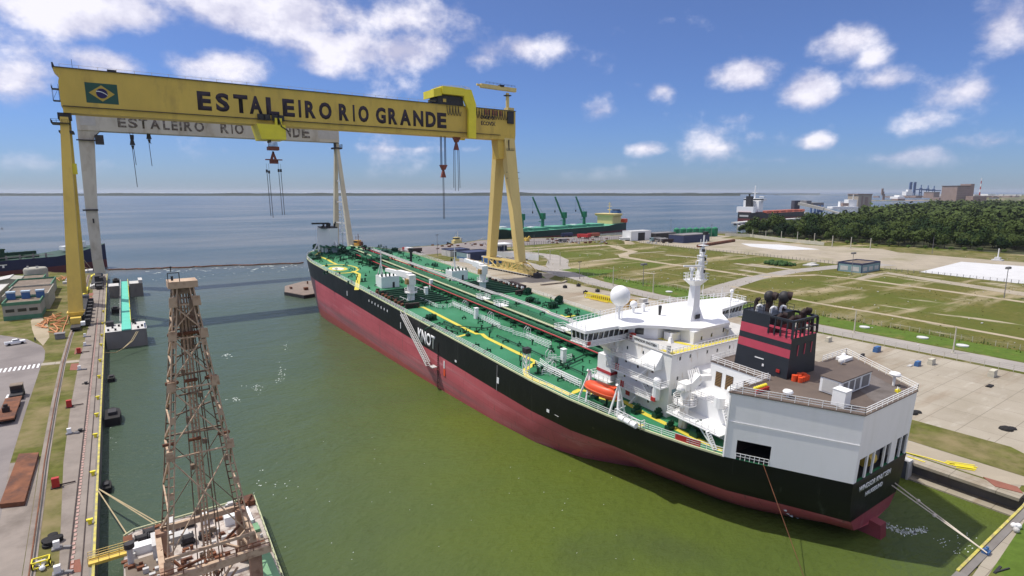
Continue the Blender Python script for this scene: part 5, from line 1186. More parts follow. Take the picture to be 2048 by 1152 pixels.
for (z, w) in ((25.2, 1.7), (26.4, 1.3), (27.4, .9), (29.4, .9)): b.bar((X + 1.15 - w, Y, z), (X + 1.15 + w, Y, z), .14); b.tube((X + 1.15 - w, Y, z), (X + 1.15 - w, Y, z + .8), .08, 5); b.tube((X + 1.15 + w, Y, z), (X + 1.15 + w, Y, z + .6), .08, 5); b.box(X + .4, X + 2.0, Y - .6, Y + .7, z - .5, z - .4)
b.box(X + .2, X + .9, Y - .7, Y - .2, 23.6, 24.6); b.box(X + .3, X + 1.0, Y - .7, Y - .2, 25.6, 26.5); b.build('mast_fittings', m_white, mast)
b = MB(); b.box(X + 1.4, X + 1.9, Y - .5, Y, 23.6, 24.2); b.box(X + 1.4, X + 1.8, Y - .5, Y, 26.0, 26.6); b.box(X + 1.0, X + 1.9, Y - .3, Y + .3, 31.0, 31.6); b.box(X - .8, X + .6, Y - 1.32, Y - 1.28, BR + .4, BR + 1.3); b.box(X + .6, X + 1.0, Y - .6, Y - .2, 27.8, 28.3); b.build('mast_light', m_dark, mast)
# ------------------------------------------------------------------ engine casing, funnel
b = MB(); b.box(-13, 13, 15.6, 27.2, 0, 5.4, 0); b.prism([(-8.0, 14.4), (8.6, 14.4), (8.6, 25.6), (-8.0, 25.6)], 5.4, 10.36, 0); b.box(-8.0, 8.0, 25.6, 29, 5.4, 8.2, 0)
cas = b.build('engine_casing', m_white, tk)
b = MB(); b.prism([(-8.1, 14.3), (8.7, 14.3), (8.7, 25.7), (-8.1, 25.7)], 10.362, 10.48); b.build('casing_roof', m_brown, cas)
b = MB()
for (s0, s1) in ((16.0, 17.2), (17.9, 19.1), (21.0, 22.4), (23.2, 24.4)):
    b.box(-8.06, -8.0, s0, s1, 6.4, 9.0, 0)
    for k in range(9): b.face([(-8.10, s0, 6.5 + k * .28), (-8.10, s1, 6.5 + k * .28), (-8.02, s1, 6.72 + k * .28), (-8.02, s0, 6.72 + k * .28)], 1)
b.build('louvre', [m_exh, m_louv], cas)
rl = MB(); rl.rail([(-13, 15.8, 5.4), (-13, 27.2, 5.4)], 1.05, 1.3, .07, (1, .66, .33)); rl.rail([(-8.1, 25.6, 10.48), (-8.1, 14.6, 10.48)], 1.05, 1.3, .07, (1, .66, .33)); rl.rail([(-8.1, 25.6, 10.48), (8.6, 25.6, 10.48)], 1.05, 1.3, .07, (1, .5)); rl.build('casing_railing', m_white, cas)
b = MB(); b.box(-17.2, -13, 16.4, 27.0, 2.4, 2.55, 0); b.rail([(-17.1, 17.4, 2.55), (-17.1, 27, 2.55), (-13, 27, 2.55)], 1.05, 1.2, .07, (1, .66, .33)); b.build('lower_gallery', m_white, cas)
b = MB()
for (a, c2) in (((-16.4, 17.6, 0), (-16.4, 20.6, 2.5)), ((-14.6, 16.4, 2.55), (-13.6, 18.4, 5.3)), ((-17.4, 16.8, .2), (-17.4, 18.4, 2.6))):
    a, c2 = Vector(a), Vector(c2)
    for dx in (-.4, .4): b.bar(a + Vector((dx, 0, 0)), c2 + Vector((dx, 0, 0)), .1, .22)
    for i in range(9): p = a.lerp(c2, i / 8); b.box(p.x - .4, p.x + .4, p.y - .12, p.y + .12, p.z - .02, p.z + .02)
b.build('stair', m_white, cas)
b = MB(); b.box(-13.06, -13, 17.2, 18.6, 3.0, 4.2, 0); b.box(-13.06, -13, 20.0, 21.8, .6, 1.6, 0); b.box(-13.06, -13, 22.4, 23.2, .3, 2.0, 1); b.build('casing_hatch', [m_lgrey, m_white2], cas)
b = MB(); b.tube((-13.5, 19.5, 5.4), (-13.5, 19.5, 7.2), .9, 10); b.box(-10.2, -8.8, 19.4, 20.6, 5.4, 7.0); b.ball((-9.5, 20, 7.2), .9, 10, 6); b.build('casing_vent', m_white, cas)
# green mooring gear by the casing foot
for (x, y, s) in ((-15.7, 30.0, 1.0), (-17.6, 33.2, 1.0), (-15.3, 21.6, 1.5), (-17.6, 25.6, .9)):
    b = MB(); b.box(x - .9 * s, x + .9 * s, y - .5 * s, y + .5 * s, 0, .7 * s)
    for k in range(7): a = pi * k / 6; b.bar((x - .9 * s * cos(a), y, .7 * s + .8 * s * sin(a)), (x - .9 * s * cos(a + .4), y, .7 * s + .8 * s * sin(min(pi, a + .4))), .16, .7 * s)
    b.box(x - .75 * s, x + .75 * s, y - .12, y + .12, .7 * s, 1.3 * s); b.build('hose_reel', m_dgreen, tk)
# provision crane on its pedestal
b = MB(); x, y = -15.0, 25.0; b.tube((x, y, 0), (x, y, 4.4), .75, 12); b.tube((x, y, 4.4), (x, y, 4.6), 2.0, 14); b.tube((x, y, 4.6), (x, y, 7.4), .85, 12); pc = b.build('provision_crane', m_white2, tk)
b = MB(); ringp = [Vector((x + 2.0 * cos(a), y + 2.0 * sin(a), 4.6)) for a in [i * pi / 6 for i in range(13)]]; b.rail(ringp, 1.1, 1, .08, (1, .66, .33)); b.build('crane_railing', m_white, pc)
b = MB(); b.bar((x, y - .4, 7.2), (x + 2.0, y - 1.0, 9.2), 1.2, 1.3); b.bar((x + 1.4, y - .6, 8.8), (x + 4.2, y - 1.4, 8.7), .9, .9); b.box(x - 1.3, x + 1.0, y - .9, y + .9, 7.0, 8.2)
for k in range(6): b.bar((x - .2 + k * .5, y - 1.0, 8.2 + .1 * k), (x + .5 + k * .5, y + .4, 10.0), .16)
b.ball((x - 1.5, y, 7.2), .7, 8, 6); b.build('crane_jib', m_white2, pc)
# funnel
def fsec(z):
    t = (z - 10.48) / (20.2 - 10.48); return (-5.5 + .55 * t, 3.0 - .75 * t, 13.3 + .35 * t, 22.8 - .2 * t)
def frus(z0, z1, m, bld, off=0):
    a = fsec(z0); c2 = fsec(z1)
    q = lambda f, z: [(f[0] - off, f[2] - off, z), (f[1] + off, f[2] - off, z), (f[1] + off, f[3] + off, z), (f[0] - off, f[3] + off, z)]
    bld.hexa(q(a, z0), q(c2, z1), m)
    if m == 1: bld.m[-4] = 0                               # the aft face is all black
b = MB(); zs = [(10.48, 14.1, 0), (14.1, 15.5, 1), (15.5, 16.5, 0), (16.5, 17.3, 1)]
for (z0, z1, m) in zs: frus(z0, z1, m, b)
f3, f4 = fsec(17.3), fsec(20.2)
q = lambda f, z, y0: [(f[0], y0, z), (f[1], y0, z), (f[1], f[3], z), (f[0], f[3], z)]
b.hexa(q(f3, 17.3, 17.6), q(fsec(18.1), 18.1, 17.6), 1); b.hexa(q(fsec(18.1), 18.1, 17.6), q(f4, 20.2, 17.6), 0)
b.box(f4[0] + .1, f4[1] - .1, f4[3] - .2, f4[3], 20.2, 20.3, 0)
fun = b.build('funnel', [m_funnel, m_stripe], tk)
b = MB()                                                             # open screen at the aft end of the funnel top
for sx in (0, 1):
    for k in range(5):
        y = 13.5 + k * 1.03; a = fsec(17.3); c2 = fsec(20.2)
        b.bar((a[sx], y, 17.3), (c2[sx], y + .05, 20.1), .22, .22, 0)
    b.bar((fsec(18.6)[sx], 13.5, 18.55), (fsec(18.6)[sx], 17.6, 18.55), .2, .34, 1); b.bar((f4[sx], 13.6, 20.1), (f4[sx], 17.6, 20.1), .3, .34, 0)
for k in range(7):
    t = k / 6; a = fsec(17.3); c2 = fsec(20.2); b.bar((a[0] + (a[1] - a[0]) * t, a[2] + .08, 17.3), (c2[0] + (c2[1] - c2[0]) * t, c2[2] + .08, 20.1), .24, .2, 0)
b.bar((f4[0], f4[2] + .08, 20.1), (f4[1], f4[2] + .08, 20.1), .3, .34, 0); b.bar((fsec(18.7)[0], fsec(18.7)[2], 18.7), (fsec(18.7)[1], fsec(18.7)[2], 18.7), .18, .22, 0); b.build('funnel_screen', [m_funnel, m_stripe], fun)
b = MB()
for k in range(3): t = .28 + k * .26; a = fsec(14.6); X_ = a[0] + (a[1] - a[0]) * t; b.box(X_ - .13, X_ + .13, a[2] - .07, a[2] - .02, 14.2, 16.0)
b.build('vent_slot', m_stripe, fun)
b = MB()
for (x, y, r, zt_, bend) in ((-2.4, 19.6, .72, 23.0, (.2, -1.1)), (.6, 19.0, .8, 22.8, (.7, -1.1)), (-3.6, 21.2, .38, 22.2, (.1, -.5)), (-3.4, 17.0, .5, 20.4, (.6, -.9)), (-1.0, 16.2, .6, 19.8, (.7, -1.0)), (1.2, 15.6, .55, 20.9, (.9, -.8)), (.2, 14.8, .45, 19.6, (.5, -.8))):
    b.tube((x, y, 17.4), (x, y, zt_ - r), r * .8, 10); b.tube((x, y, zt_ - r), (x + bend[0] * .4, y + bend[1] * .4, zt_), r * .85, 10); b.tube((x + bend[0] * .4, y + bend[1] * .4, zt_), (x + bend[0], y + bend[1], zt_ - .1), r * .9, 10); b.ball((x, y, zt_ - r), r * .86, 10, 6)
b.build('exhaust_pipe', m_exh, fun, smooth=True)
b = MB(); b.ball((-2.5, 19.7, 22.7), .85, 12, 8, 0, 1.2); b.ball((.7, 18.9, 22.4), .95, 12, 8, 0, 1.15); b.build('exhaust_hood', m_dark, fun, smooth=True)
b = MB()
for (x, y) in ((-4.2, 20.6), (-3.4, 18.6), (-1.2, 18.2)): b.path([(x, y, 20.2), (x, y, 21.0), (x + .25, y - .2, 21.3), (x + .6, y - .4, 21.2), (x + .7, y - .45, 20.9)], .2, 6)
b.build('white_gooseneck', m_white, fun)
rl = MB(); rl.rail([(f4[0], 17.8, 20.2), (f4[0], f4[3], 20.2), (f4[1], f4[3], 20.2), (f4[1], 17.8, 20.2)], 1.0, 1.1, .06); rl.build('funnel_railing', m_dark, fun)
b = MB(); a = fsec(13.0); b.box(a[0] - .1, a[0] - .02, 17.6, 19.2, 12.7, 12.85, 0); a = fsec(11.4); b.box(a[0] - .14, a[0] - .02, 14.6, 15.2, 11.4, 11.9, 1); b.box(a[0] - .12, a[0] - .02, 17.4, 17.7, 11.6, 12.0, 0); b.build('funnel_fitting', [m_white, m_red], fun)
# ------------------------------------------------------------------ white stern house over the mooring deck
gp = [(-8.8, .0), (-18.0, 15.0), (18.0, 15.0), (8.4, .0)]
GH = 10.5
gb = MB(); WT = .25
def wallq(p, q, u0, u1, z0, z1, m=0):
    a = Vector(p).lerp(Vector(q), u0); c2 = Vector(p).lerp(Vector(q), u1); d = (Vector(q) - Vector(p)).normalized(); nn = Vector((-d.y, d.x))
    P0, P1 = a, c2; P2, P3 = c2 + nn * WT, a + nn * WT
    gb.hexa([(P0.x, P0.y, z0), (P1.x, P1.y, z0), (P2.x, P2.y, z0), (P3.x, P3.y, z0)], [(P0.x, P0.y, z1), (P1.x, P1.y, z1), (P2.x, P2.y, z1), (P3.x, P3.y, z1)], m)
p, q = (-18.0, 15.0), (-8.8, .0)                                       # port side, opening near its forward end
ub = [(0, .105, .05, GH), (.105, .375, 3.2, GH), (.375, 1, .05, GH)]
for u0, u1, z0, z1 in ub: wallq(p, q, u0, u1, z0, z1)
wallq((8.4, .0), (17.6, 15.0), 0, 1, .05, GH)
ops = [(.05, .185), (.21, .315), (.335, .52), (.54, .64), (.755, .85), (.865, .975)]; p, q = (-8.8, 0.0), (8.4, 0.0); last = 0
for (u0, u1) in ops:
    wallq(p, q, last, u0, .05, GH); wallq(p, q, u0, u1, 3.6, GH); last = u1
wallq(p, q, last, 1, .05, GH)
wallq((18, 15), (-18, 15), 0, 1, .05, GH)
gar = gb.build('stern_house', m_garage, tk)
b = MB(); b.prism([(-8.95, -.12), (-18.15, 14.95), (-18.1, 15.2), (18.1, 15.2), (17.7, 14.95), (8.5, -.12)][::-1], GH + .001, GH + .14); roof = b.build('roof', m_brown, gar)
b = MB(); b.face([(-3, 1, GH + .15), (6, 1, GH + .15), (9.6, 7, GH + .15), (4, 9, GH + .15)]); b.build('roof_patch', mat('greyed deck', (.15, .13, .12), .8, .2, .4, (.10, .085, .075), .55, .1, scale2=.3), roof)
rl = MB(); rl.rail([(-8.0, 15.0, GH + .14), (-18.0, 15.0, GH + .14), (-8.8, 0, GH + .14), (8.35, 0, GH + .14), (17.5, 15, GH + .14), (9, 15.0, GH + .14)], 1.05, 1.8, .075, (1, .66, .33)); rl.build('roof_railing', m_white, gar)
b = MB(); b.face([(-8.3, .4, .02), (8.3, .4, .02), (17.2, 14.7, .02), (-17.2, 14.7, .02)]); b.build('mooring_deck', m_dark, gar)  # floor colour darkened to stand for the shade inside
b = MB(); b.hexa([(-18.04, 14.9, 6.0), (-8.85, -.06, 6.0), (-8.80, -.03, 6.0), (-17.99, 14.93, 6.0)], [(-18.04, 14.9, 6.07), (-8.85, -.06, 6.07), (-8.80, -.03, 6.07), (-17.99, 14.93, 6.07)]); b.build('weld_seam', m_garage, gar)
b = MB(); b.box(-17.0, 12, 14.55, 14.7, .03, GH - .1); b.box(-9.5, -9.3, 4.6, 14.5, .03, GH - .1); b.box(-9.5, 9.2, 4.4, 4.6, .03, GH - .1); b.face([(-8.4, .5, 5.2), (8.4, .5, 5.2), (16.9, 14.4, 5.2), (-16.9, 14.4, 5.2)]); b.build('shade_lining', m_exh, gar)  # dark lining added so the inside reads as deep shade
b = MB(); b.rail([(-17.0, 13.4, .06), (-14.6, 9.45, .06)], 1.0, .7, .07, (1, .55)); b.build('opening_railing', m_white, gar)
b = MB(); b.box(-6.0, -4.0, 1.5, 2.6, .0, 1.6, 0); b.tube((-2.6, 1.6, 1.3), (-.6, 1.6, 1.3), 1.1, 12, 1); b.box(1.0, 2.4, 1.4, 2.4, 0, 1.8, 0); b.box(5.0, 7.6, 1.4, 2.6, 0, 2.2, 0); b.tube((-7.6, 2, 1.2), (-6.4, 2, 1.2), .9, 10, 0); b.build('mooring_winch', [m_mgrey, m_yel], tk)
b = MB(); b.box(-8.7, 8.7, -.05, .0, -.4, .05); b.build('bulwark_strip', m_dark, gar)
for nm, z, x0, x1, hh in (('WINDSOR KNUTSEN', -2.0, -6.6, 3.6, .9), ('HAUGESUND', -3.4, -4.2, 1.4, .75)): text('stern_lettering', nm, m_white, frame((x0, -.05, z), (1, 0, 0), (0, 0, 1)), x1 - x0, hh, hull, .02, .04)
# roof fittings
b = MB(); b.box(-5.8, 3.6, 4.9, 8.0, GH + .3, GH + 2.6); ac = b.build('machinery_house', m_white, gar)
b = MB(); b.box(-5.9, 3.7, 4.8, 8.1, GH + 2.6, GH + 2.75); b.build('house_roof', m_brown, ac)
for (x0, x1) in ((-5.2, -3.9), (-3.2, -1.9), (-1.3, .0), (.8, 3.0)):
    b = MB(); b.box(x0, x1, 4.84, 4.9, GH + .55, GH + 2.3)
    b.build('grille', m_mgrey, ac)
b = MB(); b.box(-5.86, -5.8, 5.3, 7.6, GH + .5, GH + 2.4); b.build('grille', m_lgrey, ac)
b = MB(); b.box(-9.2, -7.4, 2.7, 4.5, GH + .15, GH + 2.5); b.box(-9.25, -7.35, 2.65, 4.55, GH + 2.5, GH + 2.6); b.build('white_locker', m_white, gar)
for (x, y, hh, r) in ((-12.2, 9.3, .7, .75), (7.4, 3.0, 1.8, .85), (10.6, 12.6, .5, .5), (14.4, 14.0, .5, .4)):
    b = MB(); b.tube((x, y, GH + .14), (x, y, GH + hh), .2, 8); b.lathe([(r * .9, 0), (r, .25), (r * .8, .5), (.05, .65)], (x, y, GH + hh), 14); b.build('mushroom_vent', m_white, gar, smooth=True)
b = MB(); b.box(12.0, 14.8, 12.6, 14.2, GH + .2, GH + .75); b.build('skylight', m_white, gar)
b = MB()
for k in range(4): b.tube((-4.9 + k * .75, 12.4 - (k % 2) * .3, GH + .15), (-4.9 + k * .75, 12.4 - (k % 2) * .3, GH + 1.15), .42, 10); b.tube((-4.6 + k * .7, 11.6, GH + .15), (-4.6 + k * .7, 11.6, GH + .95), .38, 10)
b.build('orange_drum', m_orange, gar)
b = MB(); b.box(-15.4, -12.0, 12.3, 12.6, GH + .2, GH + .7, 0)
for k in range(6): b.ball((-15.1 + k * .56, 12.8, GH + .85), .28, 8, 5, 1)
b.build('hose_rack', [m_red, m_yel2], gar)
b = MB(); b.tube((5.0, 1.4, GH + .15), (5.0, 1.4, GH + 1.0), .2, 7, 0); b.ball((5.0, 1.4, GH + 1.2), .25, 8, 6, 1); b.box(4.6, 5.4, 1.1, 1.7, GH + .15, GH + .5, 2); b.tube((4.2, 1.1, GH + .15), (4.2, 1.1, GH + .9), .12, 6, 2); b.build('deck_fitting', [m_white, m_dark, m_yel2], gar)
# ------------------------------------------------------------------ lifeboat in its davits
def ship_pt(x, y, z): return tk.matrix_basis @ Vector((x, y, z))
bpy.context.view_layer.update()
lb = empty('lifeboat', ship_pt(-21.2, 38.6, 3.2), 'orange enclosed lifeboat hanging in white davits at the tanker deck edge', 'lifeboat'); lb.rotation_euler = (TRIM, 0, R(6))
b = MB(); k = 16; n = 17
secs = []
for i in range(n):
    t = -1 + 2 * i / (n - 1); w = 1.5 * (1 - abs(t) ** 2.6) ** .55 if abs(t) < 1 else .05; zk = -1.15 + .55 * abs(t) ** 3; zt_ = .25 + (1.0 - .12 * t) * (1 - abs(t) ** 4) ** .6 if abs(t) < 1 else .25
    ring_ = []
    for j in range(k):
        a = 2 * pi * j / k; c2, s2 = cos(a), sin(a)
        ring_.append((max(w, .05) * (abs(c2) ** .7) * (1 if c2 >= 0 else -1), t * 4.0, s2 * (zt_ if s2 > 0 else -zk)))
    secs.append(ring_)
for r_ in secs: b.v += r_
for i in range(n - 1):
    for j in range(k): jj = (j + 1) % k; b.f.append((i * k + j, i * k + jj, (i + 1) * k + jj, (i + 1) * k + j)); b.m.append(0)
b.f.append(tuple(range(k))[::-1]); b.m.append(0); b.f.append(tuple((n - 1) * k + j for j in range(k))); b.m.append(0)
b.build('boat_hull', m_orange, lb, smooth=True)
b = MB()
for sd in (-1, 1):
    pts = [(sd * 1.56 * (1 - abs(t) ** 2.6) ** .55, t * 4.0, -.05) for t in [-.98 + i * .0896 * 1.09 for i in range(21)]]; b.bars(pts, .12, .16)
b.build('rubbing_strake', mat('strake orange', (.80, .20, .10), .5, .05, 1), lb)
b = MB(); b.box(-.55, .55, -3.2, -2.1, .9, 1.45); b.build('helm_hood', m_orange, lb)
b = MB(); b.box(-.4, .4, -3.23, -3.2, 1.05, 1.35); b.build('helm_window', m_glass, lb)
b = MB()
for (y, xt) in ((34.4, -21.6), (42.6, -21.0)):
    for dy in (-.5, .5): b.bar((-22.2, y + dy * 2, 0), (xt + .3, y + dy * .3, 5.2), .3); b.bar((-19.8, y + dy, 0), (xt + .3, y + dy * .3, 5.2), .28)
    b.bar((xt + .4, y, 5.2), (xt - .2, y, 5.8), .4); b.bar((-22.2, y - 1, 1.6), (-19.9, y - .6, 1.6), .16); b.bar((-22.2, y - 1, 3.2), (-20.6, y - .4, 3.0), .16)
    b.tube((xt, y, 5.4), (xt, y + .3, 4.2), .06, 5)
b.build('davit', m_white, tk)
b = MB()
for k in range(3): b.tube((-22.9, 31.6 - k * 1.4 + .6, .8), (-22.9, 31.6 - k * 1.4 - .5, .8), .5, 10)
b.build('liferaft_canister', m_white, tk)
rl = MB(); rl.rail([(-22.2, 34.0, 0), (-22.2, 28.0, 0), (-21.2, 28.0, 0)], 1.6, 1.0, .09, (1, .66, .33)); rl.build('boat_station_rail', m_white, tk)
b = MB(); b.box(-22.9, -22.5, 36.6, 39.2, .1, 1.5, 0); b.box(-22.0, -20.8, 39.6, 40.6, 0, 1.6, 0); b.build('boat_station_box', m_pgreen, tk)
gear(8, 36, 42, -22, -19.5, size=.8)
# ================================================================== generic ship hull: local +Y is the bow, z = 0 the water
def ship_hull(L, B, dk, bow_h, boot, mats, name='hull', parent=None, stern_h=None):
    st = [0, .02, .06, .12, .2, .35, .6, .75, .83, .89, .94, .97, .99, 1.0]
    def hw(t, u):
        w = B / 2
        if t < .14: w *= .62 + .38 * (t / .14) ** .7
        s0 = .80 - .04 * (1 - u); e = 1.0 - .03 * (1 - u)
        if t > s0: w *= max(0, 1 - (min(1, (t - s0) / (e - s0))) ** 2.0) ** .75
        return max(w, .03)
    b = MB(); lv = [-.35, 0, boot, None]; n = 4
    for sd in (-1, 1):
        base = len(b.v)
        for t in st:
            top = dk + (bow_h - dk) * max(0, (t - .86) / .14) ** .8 if t > .86 else (dk if stern_h is None or t > .14 else stern_h)
            for z in (-1.0, 0.0, boot, top): b.v.append((sd * hw(t, (z + 1) / (top + 1)), t * L, z))
        for i in range(len(st) - 1):
            for k in range(3):
                q = (base + i * n + k, base + i * n + k + 1, base + (i + 1) * n + k + 1, base + (i + 1) * n + k)
                b.f.append(q if sd < 0 else q[::-1]); b.m.append(0 if k == 2 else 1)
    m = len(st) * n
    for k in range(3): b.f.append((k, m + k, m + k + 1, k + 1)); b.m.append(0 if k == 2 else 1)
    for i in range(len(st) - 1):
        b.f.append((i * n + 3, m + i * n + 3, m + (i + 1) * n + 3, (i + 1) * n + 3)); b.m.append(2)
    return b.build(name, mats, parent, smooth=True)
def ship_root(name, stern, bow, label, cat):
    d = Vector((bow[0] - stern[0], bow[1] - stern[1], 0)); return empty(name, (stern[0], stern[1], 0), label, cat, rz=atan2(-d.x, d.y)), d.length
# ------------------------------------------------------------------ navy ship beyond the left yard
bs, Ls = ship_root('tanker', (-190, 398), (-7, 486.5), 'navy blue and dull red ship moored beyond the left yard, bow behind the crane legs', 'ship')
ship_hull(Ls, 30, 11.5, 16.5, 5.4, [m_hullb, m_hullr, m_dgreen], 'hull', bs)
b = MB()
for k in range(24): y = Ls - 40 - k * 6.6; b.bar((13.4, y, 11.5), (13.4, y, 14.2), .5, .9); b.bar((-13.4, y, 11.5), (-13.4, y, 14.2), .5, .9)
b.box(12.8, 13.6, Ls - 190, Ls - 36, 12.9, 13.2); b.build('bulwark_stay', m_mgrey, bs)
b = MB()
for k in range(16): y = Ls - 48 - k * 9; b.box(-7, 7, y, y + 7, 11.5, 13.0)
b.box(-1, 1, 30, Ls - 40, 13, 15); b.box(4, 10, Ls - 66, Ls - 59, 11.5, 17.5); b.box(3.6, 10.4, Ls - 66.4, Ls - 58.6, 17.5, 18.2); b.box(5, 10, Ls - 94, Ls - 87, 11.5, 16.4)
for k in range(12): b.tube((-9 + (k % 4) * 5, Ls - 44 - k * 9, 11.5), (-9 + (k % 4) * 5, Ls - 44 - k * 9, 14 + k % 3), .4, 6)
b.build('deck_gear', m_dgreen, bs)
b = MB(); b.tube((0, Ls - 14, 15), (0, Ls - 14, 33), .35, 6, r2=.12); b.box(-1.2, 1.2, Ls - 15, Ls - 12, 15, 19); b.bar((-2, Ls - 14, 26), (2, Ls - 14, 26), .3); b.box(-3, 4, Ls - 26, Ls - 19, 14, 16.5); b.build('fore_mast', m_white, bs)
b = MB(); b.box(11.95, 12.0, Ls - 52, Ls - 50, 9.4, 10.0); 
for k in range(9): b.box(10.2 - k * .5, 10.3 - k * .5, Ls - 21 + k * .9, Ls - 20.5 + k * .9, 12.6, 13.5)
b.box(14.9, 15.05, Ls - 64, Ls - 60.5, 8.8, 9.3); b.box(14.9, 15.05, Ls - 62.8, Ls - 61.8, 7.4, 8.8); b.build('hull_mark', m_white, bs)
for (p, q, lab) in ((G(163, 513, 12), G(184, 540, 3), 'pale mooring rope slanting from the navy bow to the left quay'), (G(157, 530, 7), G(186, 541, 3), 'low mooring rope from the navy hull, under the steeper bow rope'), (G(60, 537, 8), G(120, 547, 3), 'mooring rope across the navy hull, left of the yellow crane leg')):
    MB().tube(p, q, .14, 5).build('mooring_rope', m_rope, label=lab, cat='rope', group='mooring ropes of the navy ship')
# ------------------------------------------------------------------ left yard buildings
def building(name, label, x0, x1, y0, y1, h, wall, roof, trim=None, parapet=.6, wins=(), z=3.0, rz=0, cat='building', group=None, wmat=None):
    o = empty(name, (x0, y0, z), label, cat, group, rz); X, Y = x1 - x0, y1 - y0
    b = MB(); b.box(0, X, 0, Y, 0, h); b.build('wall', wall, o)
    b = MB(); b.box(.25, X - .25, .25, Y - .25, h, h + .06); b.build('roof', roof, o)
    if parapet:
        b = MB()
        for (a, c, d, e) in ((-.1, X + .1, -.1, .25), (-.1, X + .1, Y - .25, Y + .1), (-.1, .25, .25, Y - .25), (X - .25, X + .1, .25, Y - .25)): b.box(a, c, d, e, h - .3, h + parapet)
        b.build('parapet', trim or wall, o)
    for (face, u, w, za, zb_) in wins:
        b = MB()
        if face == 'y': b.box(u, u + w, -.05, .03, za, zb_)
        elif face == 'x': b.box(X - .03, X + .05, u, u + w, za, zb_)
        else: b.box(-.05, .03, u, u + w, za, zb_)
        b.build('window', wmat or m_glass, o)
    return o
bA = building('plant_building', 'low grey building with green base and three dark windows, nearest of the yard', -38.4, -27.0, 286, 302, 6.0, m_bldwall, m_bldroof, m_bldgreen, .9, [('y', .8, 2.6, 3.1, 4.3), ('y', 4.4, 2.6, 3.1, 4.3), ('y', 7.8, 2.6, 3.1, 4.3)])
b = MB(); b.box(-.08, 11.5, -.12, -.05, 0, 1.7); b.box(11.4, 11.48, -.1, 16, 0, 1.7); b.build('green_base', m_bldgreen, bA)
bB = building('plant_building', 'grey block with brown roof and three blue tanks along its front wall', -40.6, -26.0, 306, 336, 6.0, m_bldwall, m_bldroof, m_bldwall, .8)
for k in range(3):
    x = -38.4 + k * 4.6; b = MB(); b.box(0, 2.6, 0, 2.4, 0, 2.6, 0); b.box(-.15, 2.75, -.15, 2.55, 2.6, 3.2, 1)
    b.build('blue_tank', [m_bluep, mat('pale blue lid', (.42, .52, .62), .6, .1, 1)] if k == 0 else [m_bluep, bpy.data.materials['pale blue lid']], loc=(x, 299.0, 9.08), label=['blue tank with pale lid on the grey block, left of three', 'blue tank with pale lid on the grey block, middle of three', 'blue tank with pale lid on the grey block, right of three'][k], cat='tank', group='blue tanks on the grey block')
building('plant_building', 'grey block with green edged roof behind the three blue tanks', -42.6, -27.6, 342, 372, 5.0, m_bldwall, m_bldroof, m_bldgreen, .9)
building('plant_building', 'small green box building below the square water tank', -43.5, -34.0, 388, 404, 3.6, m_bldgreen, m_bldroof, m_bldgreen, .4)
wt = empty('water_tank', (-43.2, 405, 3), 'square grey water tank with rounded rim rising over the green roofs', 'water tank'); b = MB(); b.lathe([(5.2, 0), (5.4, 6.2), (5.0, 7.0), (4.6, 7.3)], (4.5, 4.5, 0), 20); b.build('shell', m_bldwall, wt, smooth=True)
b = MB(); b.box(1, 1.8, 3, 3.8, 7.2, 8.4); b.box(5, 6, 2, 3, 7.2, 8.2); b.build('vent', m_lgrey, wt)
sh = empty('shed', (-56, 383, 3), 'low grey shed with sloping roof at the left photo edge, before the navy ship', 'shed'); b = MB(); b.prism([(0, 0), (13.2, 0), (13.2, 4.2), (9, 5.0), (0, 3.2)], 0, 16, 0, 'y'); b.build('wall', m_bldwall, sh); b = MB(); b.hexa([(-.5, -.5, 3.3), (9.1, -.5, 5.1), (9.1, 16.5, 5.1), (-.5, 16.5, 3.3)], [(-.5, -.5, 3.6), (9.1, -.5, 5.4), (9.1, 16.5, 5.4), (-.5, 16.5, 3.6)]); b.build('roof', m_lgrey, sh)
building('warehouse', 'broad grey flat building at the left photo edge beside the grey blocks', -66, -45.5, 330, 368, 4.2, m_bldwall, m_lgrey, m_bldwall, .3)
building('warehouse', 'second broad grey building at the left photo edge, lower and nearer', -66, -45.8, 308, 326, 3.0, m_bldwall, m_lgrey, m_bldgreen, .3)
# ------------------------------------------------------------------ vehicles and steel on the left yard
pk = empty('pickup_truck', (-30.2, 239.2, 3.02), 'white pickup truck parked on the pale left yard', 'pickup truck', rz=R(-74))
b = MB(); b.box(-.9, .9, -2.6, 2.5, .45, .95); b.box(-.9, .9, 1.2, 2.5, .95, 1.12); b.hexa([(-.86, -.9, .95), (.86, -.9, .95), (.86, 1.3, .95), (-.86, 1.3, .95)], [(-.7, -.6, 1.75), (.7, -.6, 1.75), (.7, .6, 1.75), (-.7, .6, 1.75)])
for x in (-.88, .82): b.box(x, x + .06, -2.6, -.9, .95, 1.2)
b.box(-.88, .88, -2.62, -2.55, .95, 1.2); b.build('body', m_white, pk)
b = MB(); b.box(-.78, .78, -.72, .9, 1.12, 1.6); b.build('window', m_glass, pk)
for (x, y) in ((-.85, -1.7), (.85, -1.7), (-.85, 1.6), (.85, 1.6)): MB().tube((x - .12, y, .4), (x + .12, y, .4), .4, 12).build('wheel', m_tyre, pk)
ft = empty('flatbed_trailer', (-23.1, 155.2, 3.02), 'brown empty flatbed trailer parked behind its dark tractor on the left yard', 'trailer', rz=R(1))
b = MB(); b.box(-1.5, 1.5, 0, 16.5, 1.0, 1.35); b.build('bed', m_rust, ft)
for y in (2, 3.3, 4.6, 12.5):
    for x in (-1.1, 1.1): MB().tube((x - .25, y, .5), (x + .25, y, .5), .5, 10).build('wheel', m_tyre, ft)
b = MB(); b.box(-.9, .3, 5, 6.2, 1.35, 2.4); b.tube((-.3, 5.6, 2.4), (-.3, 5.6, 3.0), .4, 8); b.build('load', m_exh, ft)
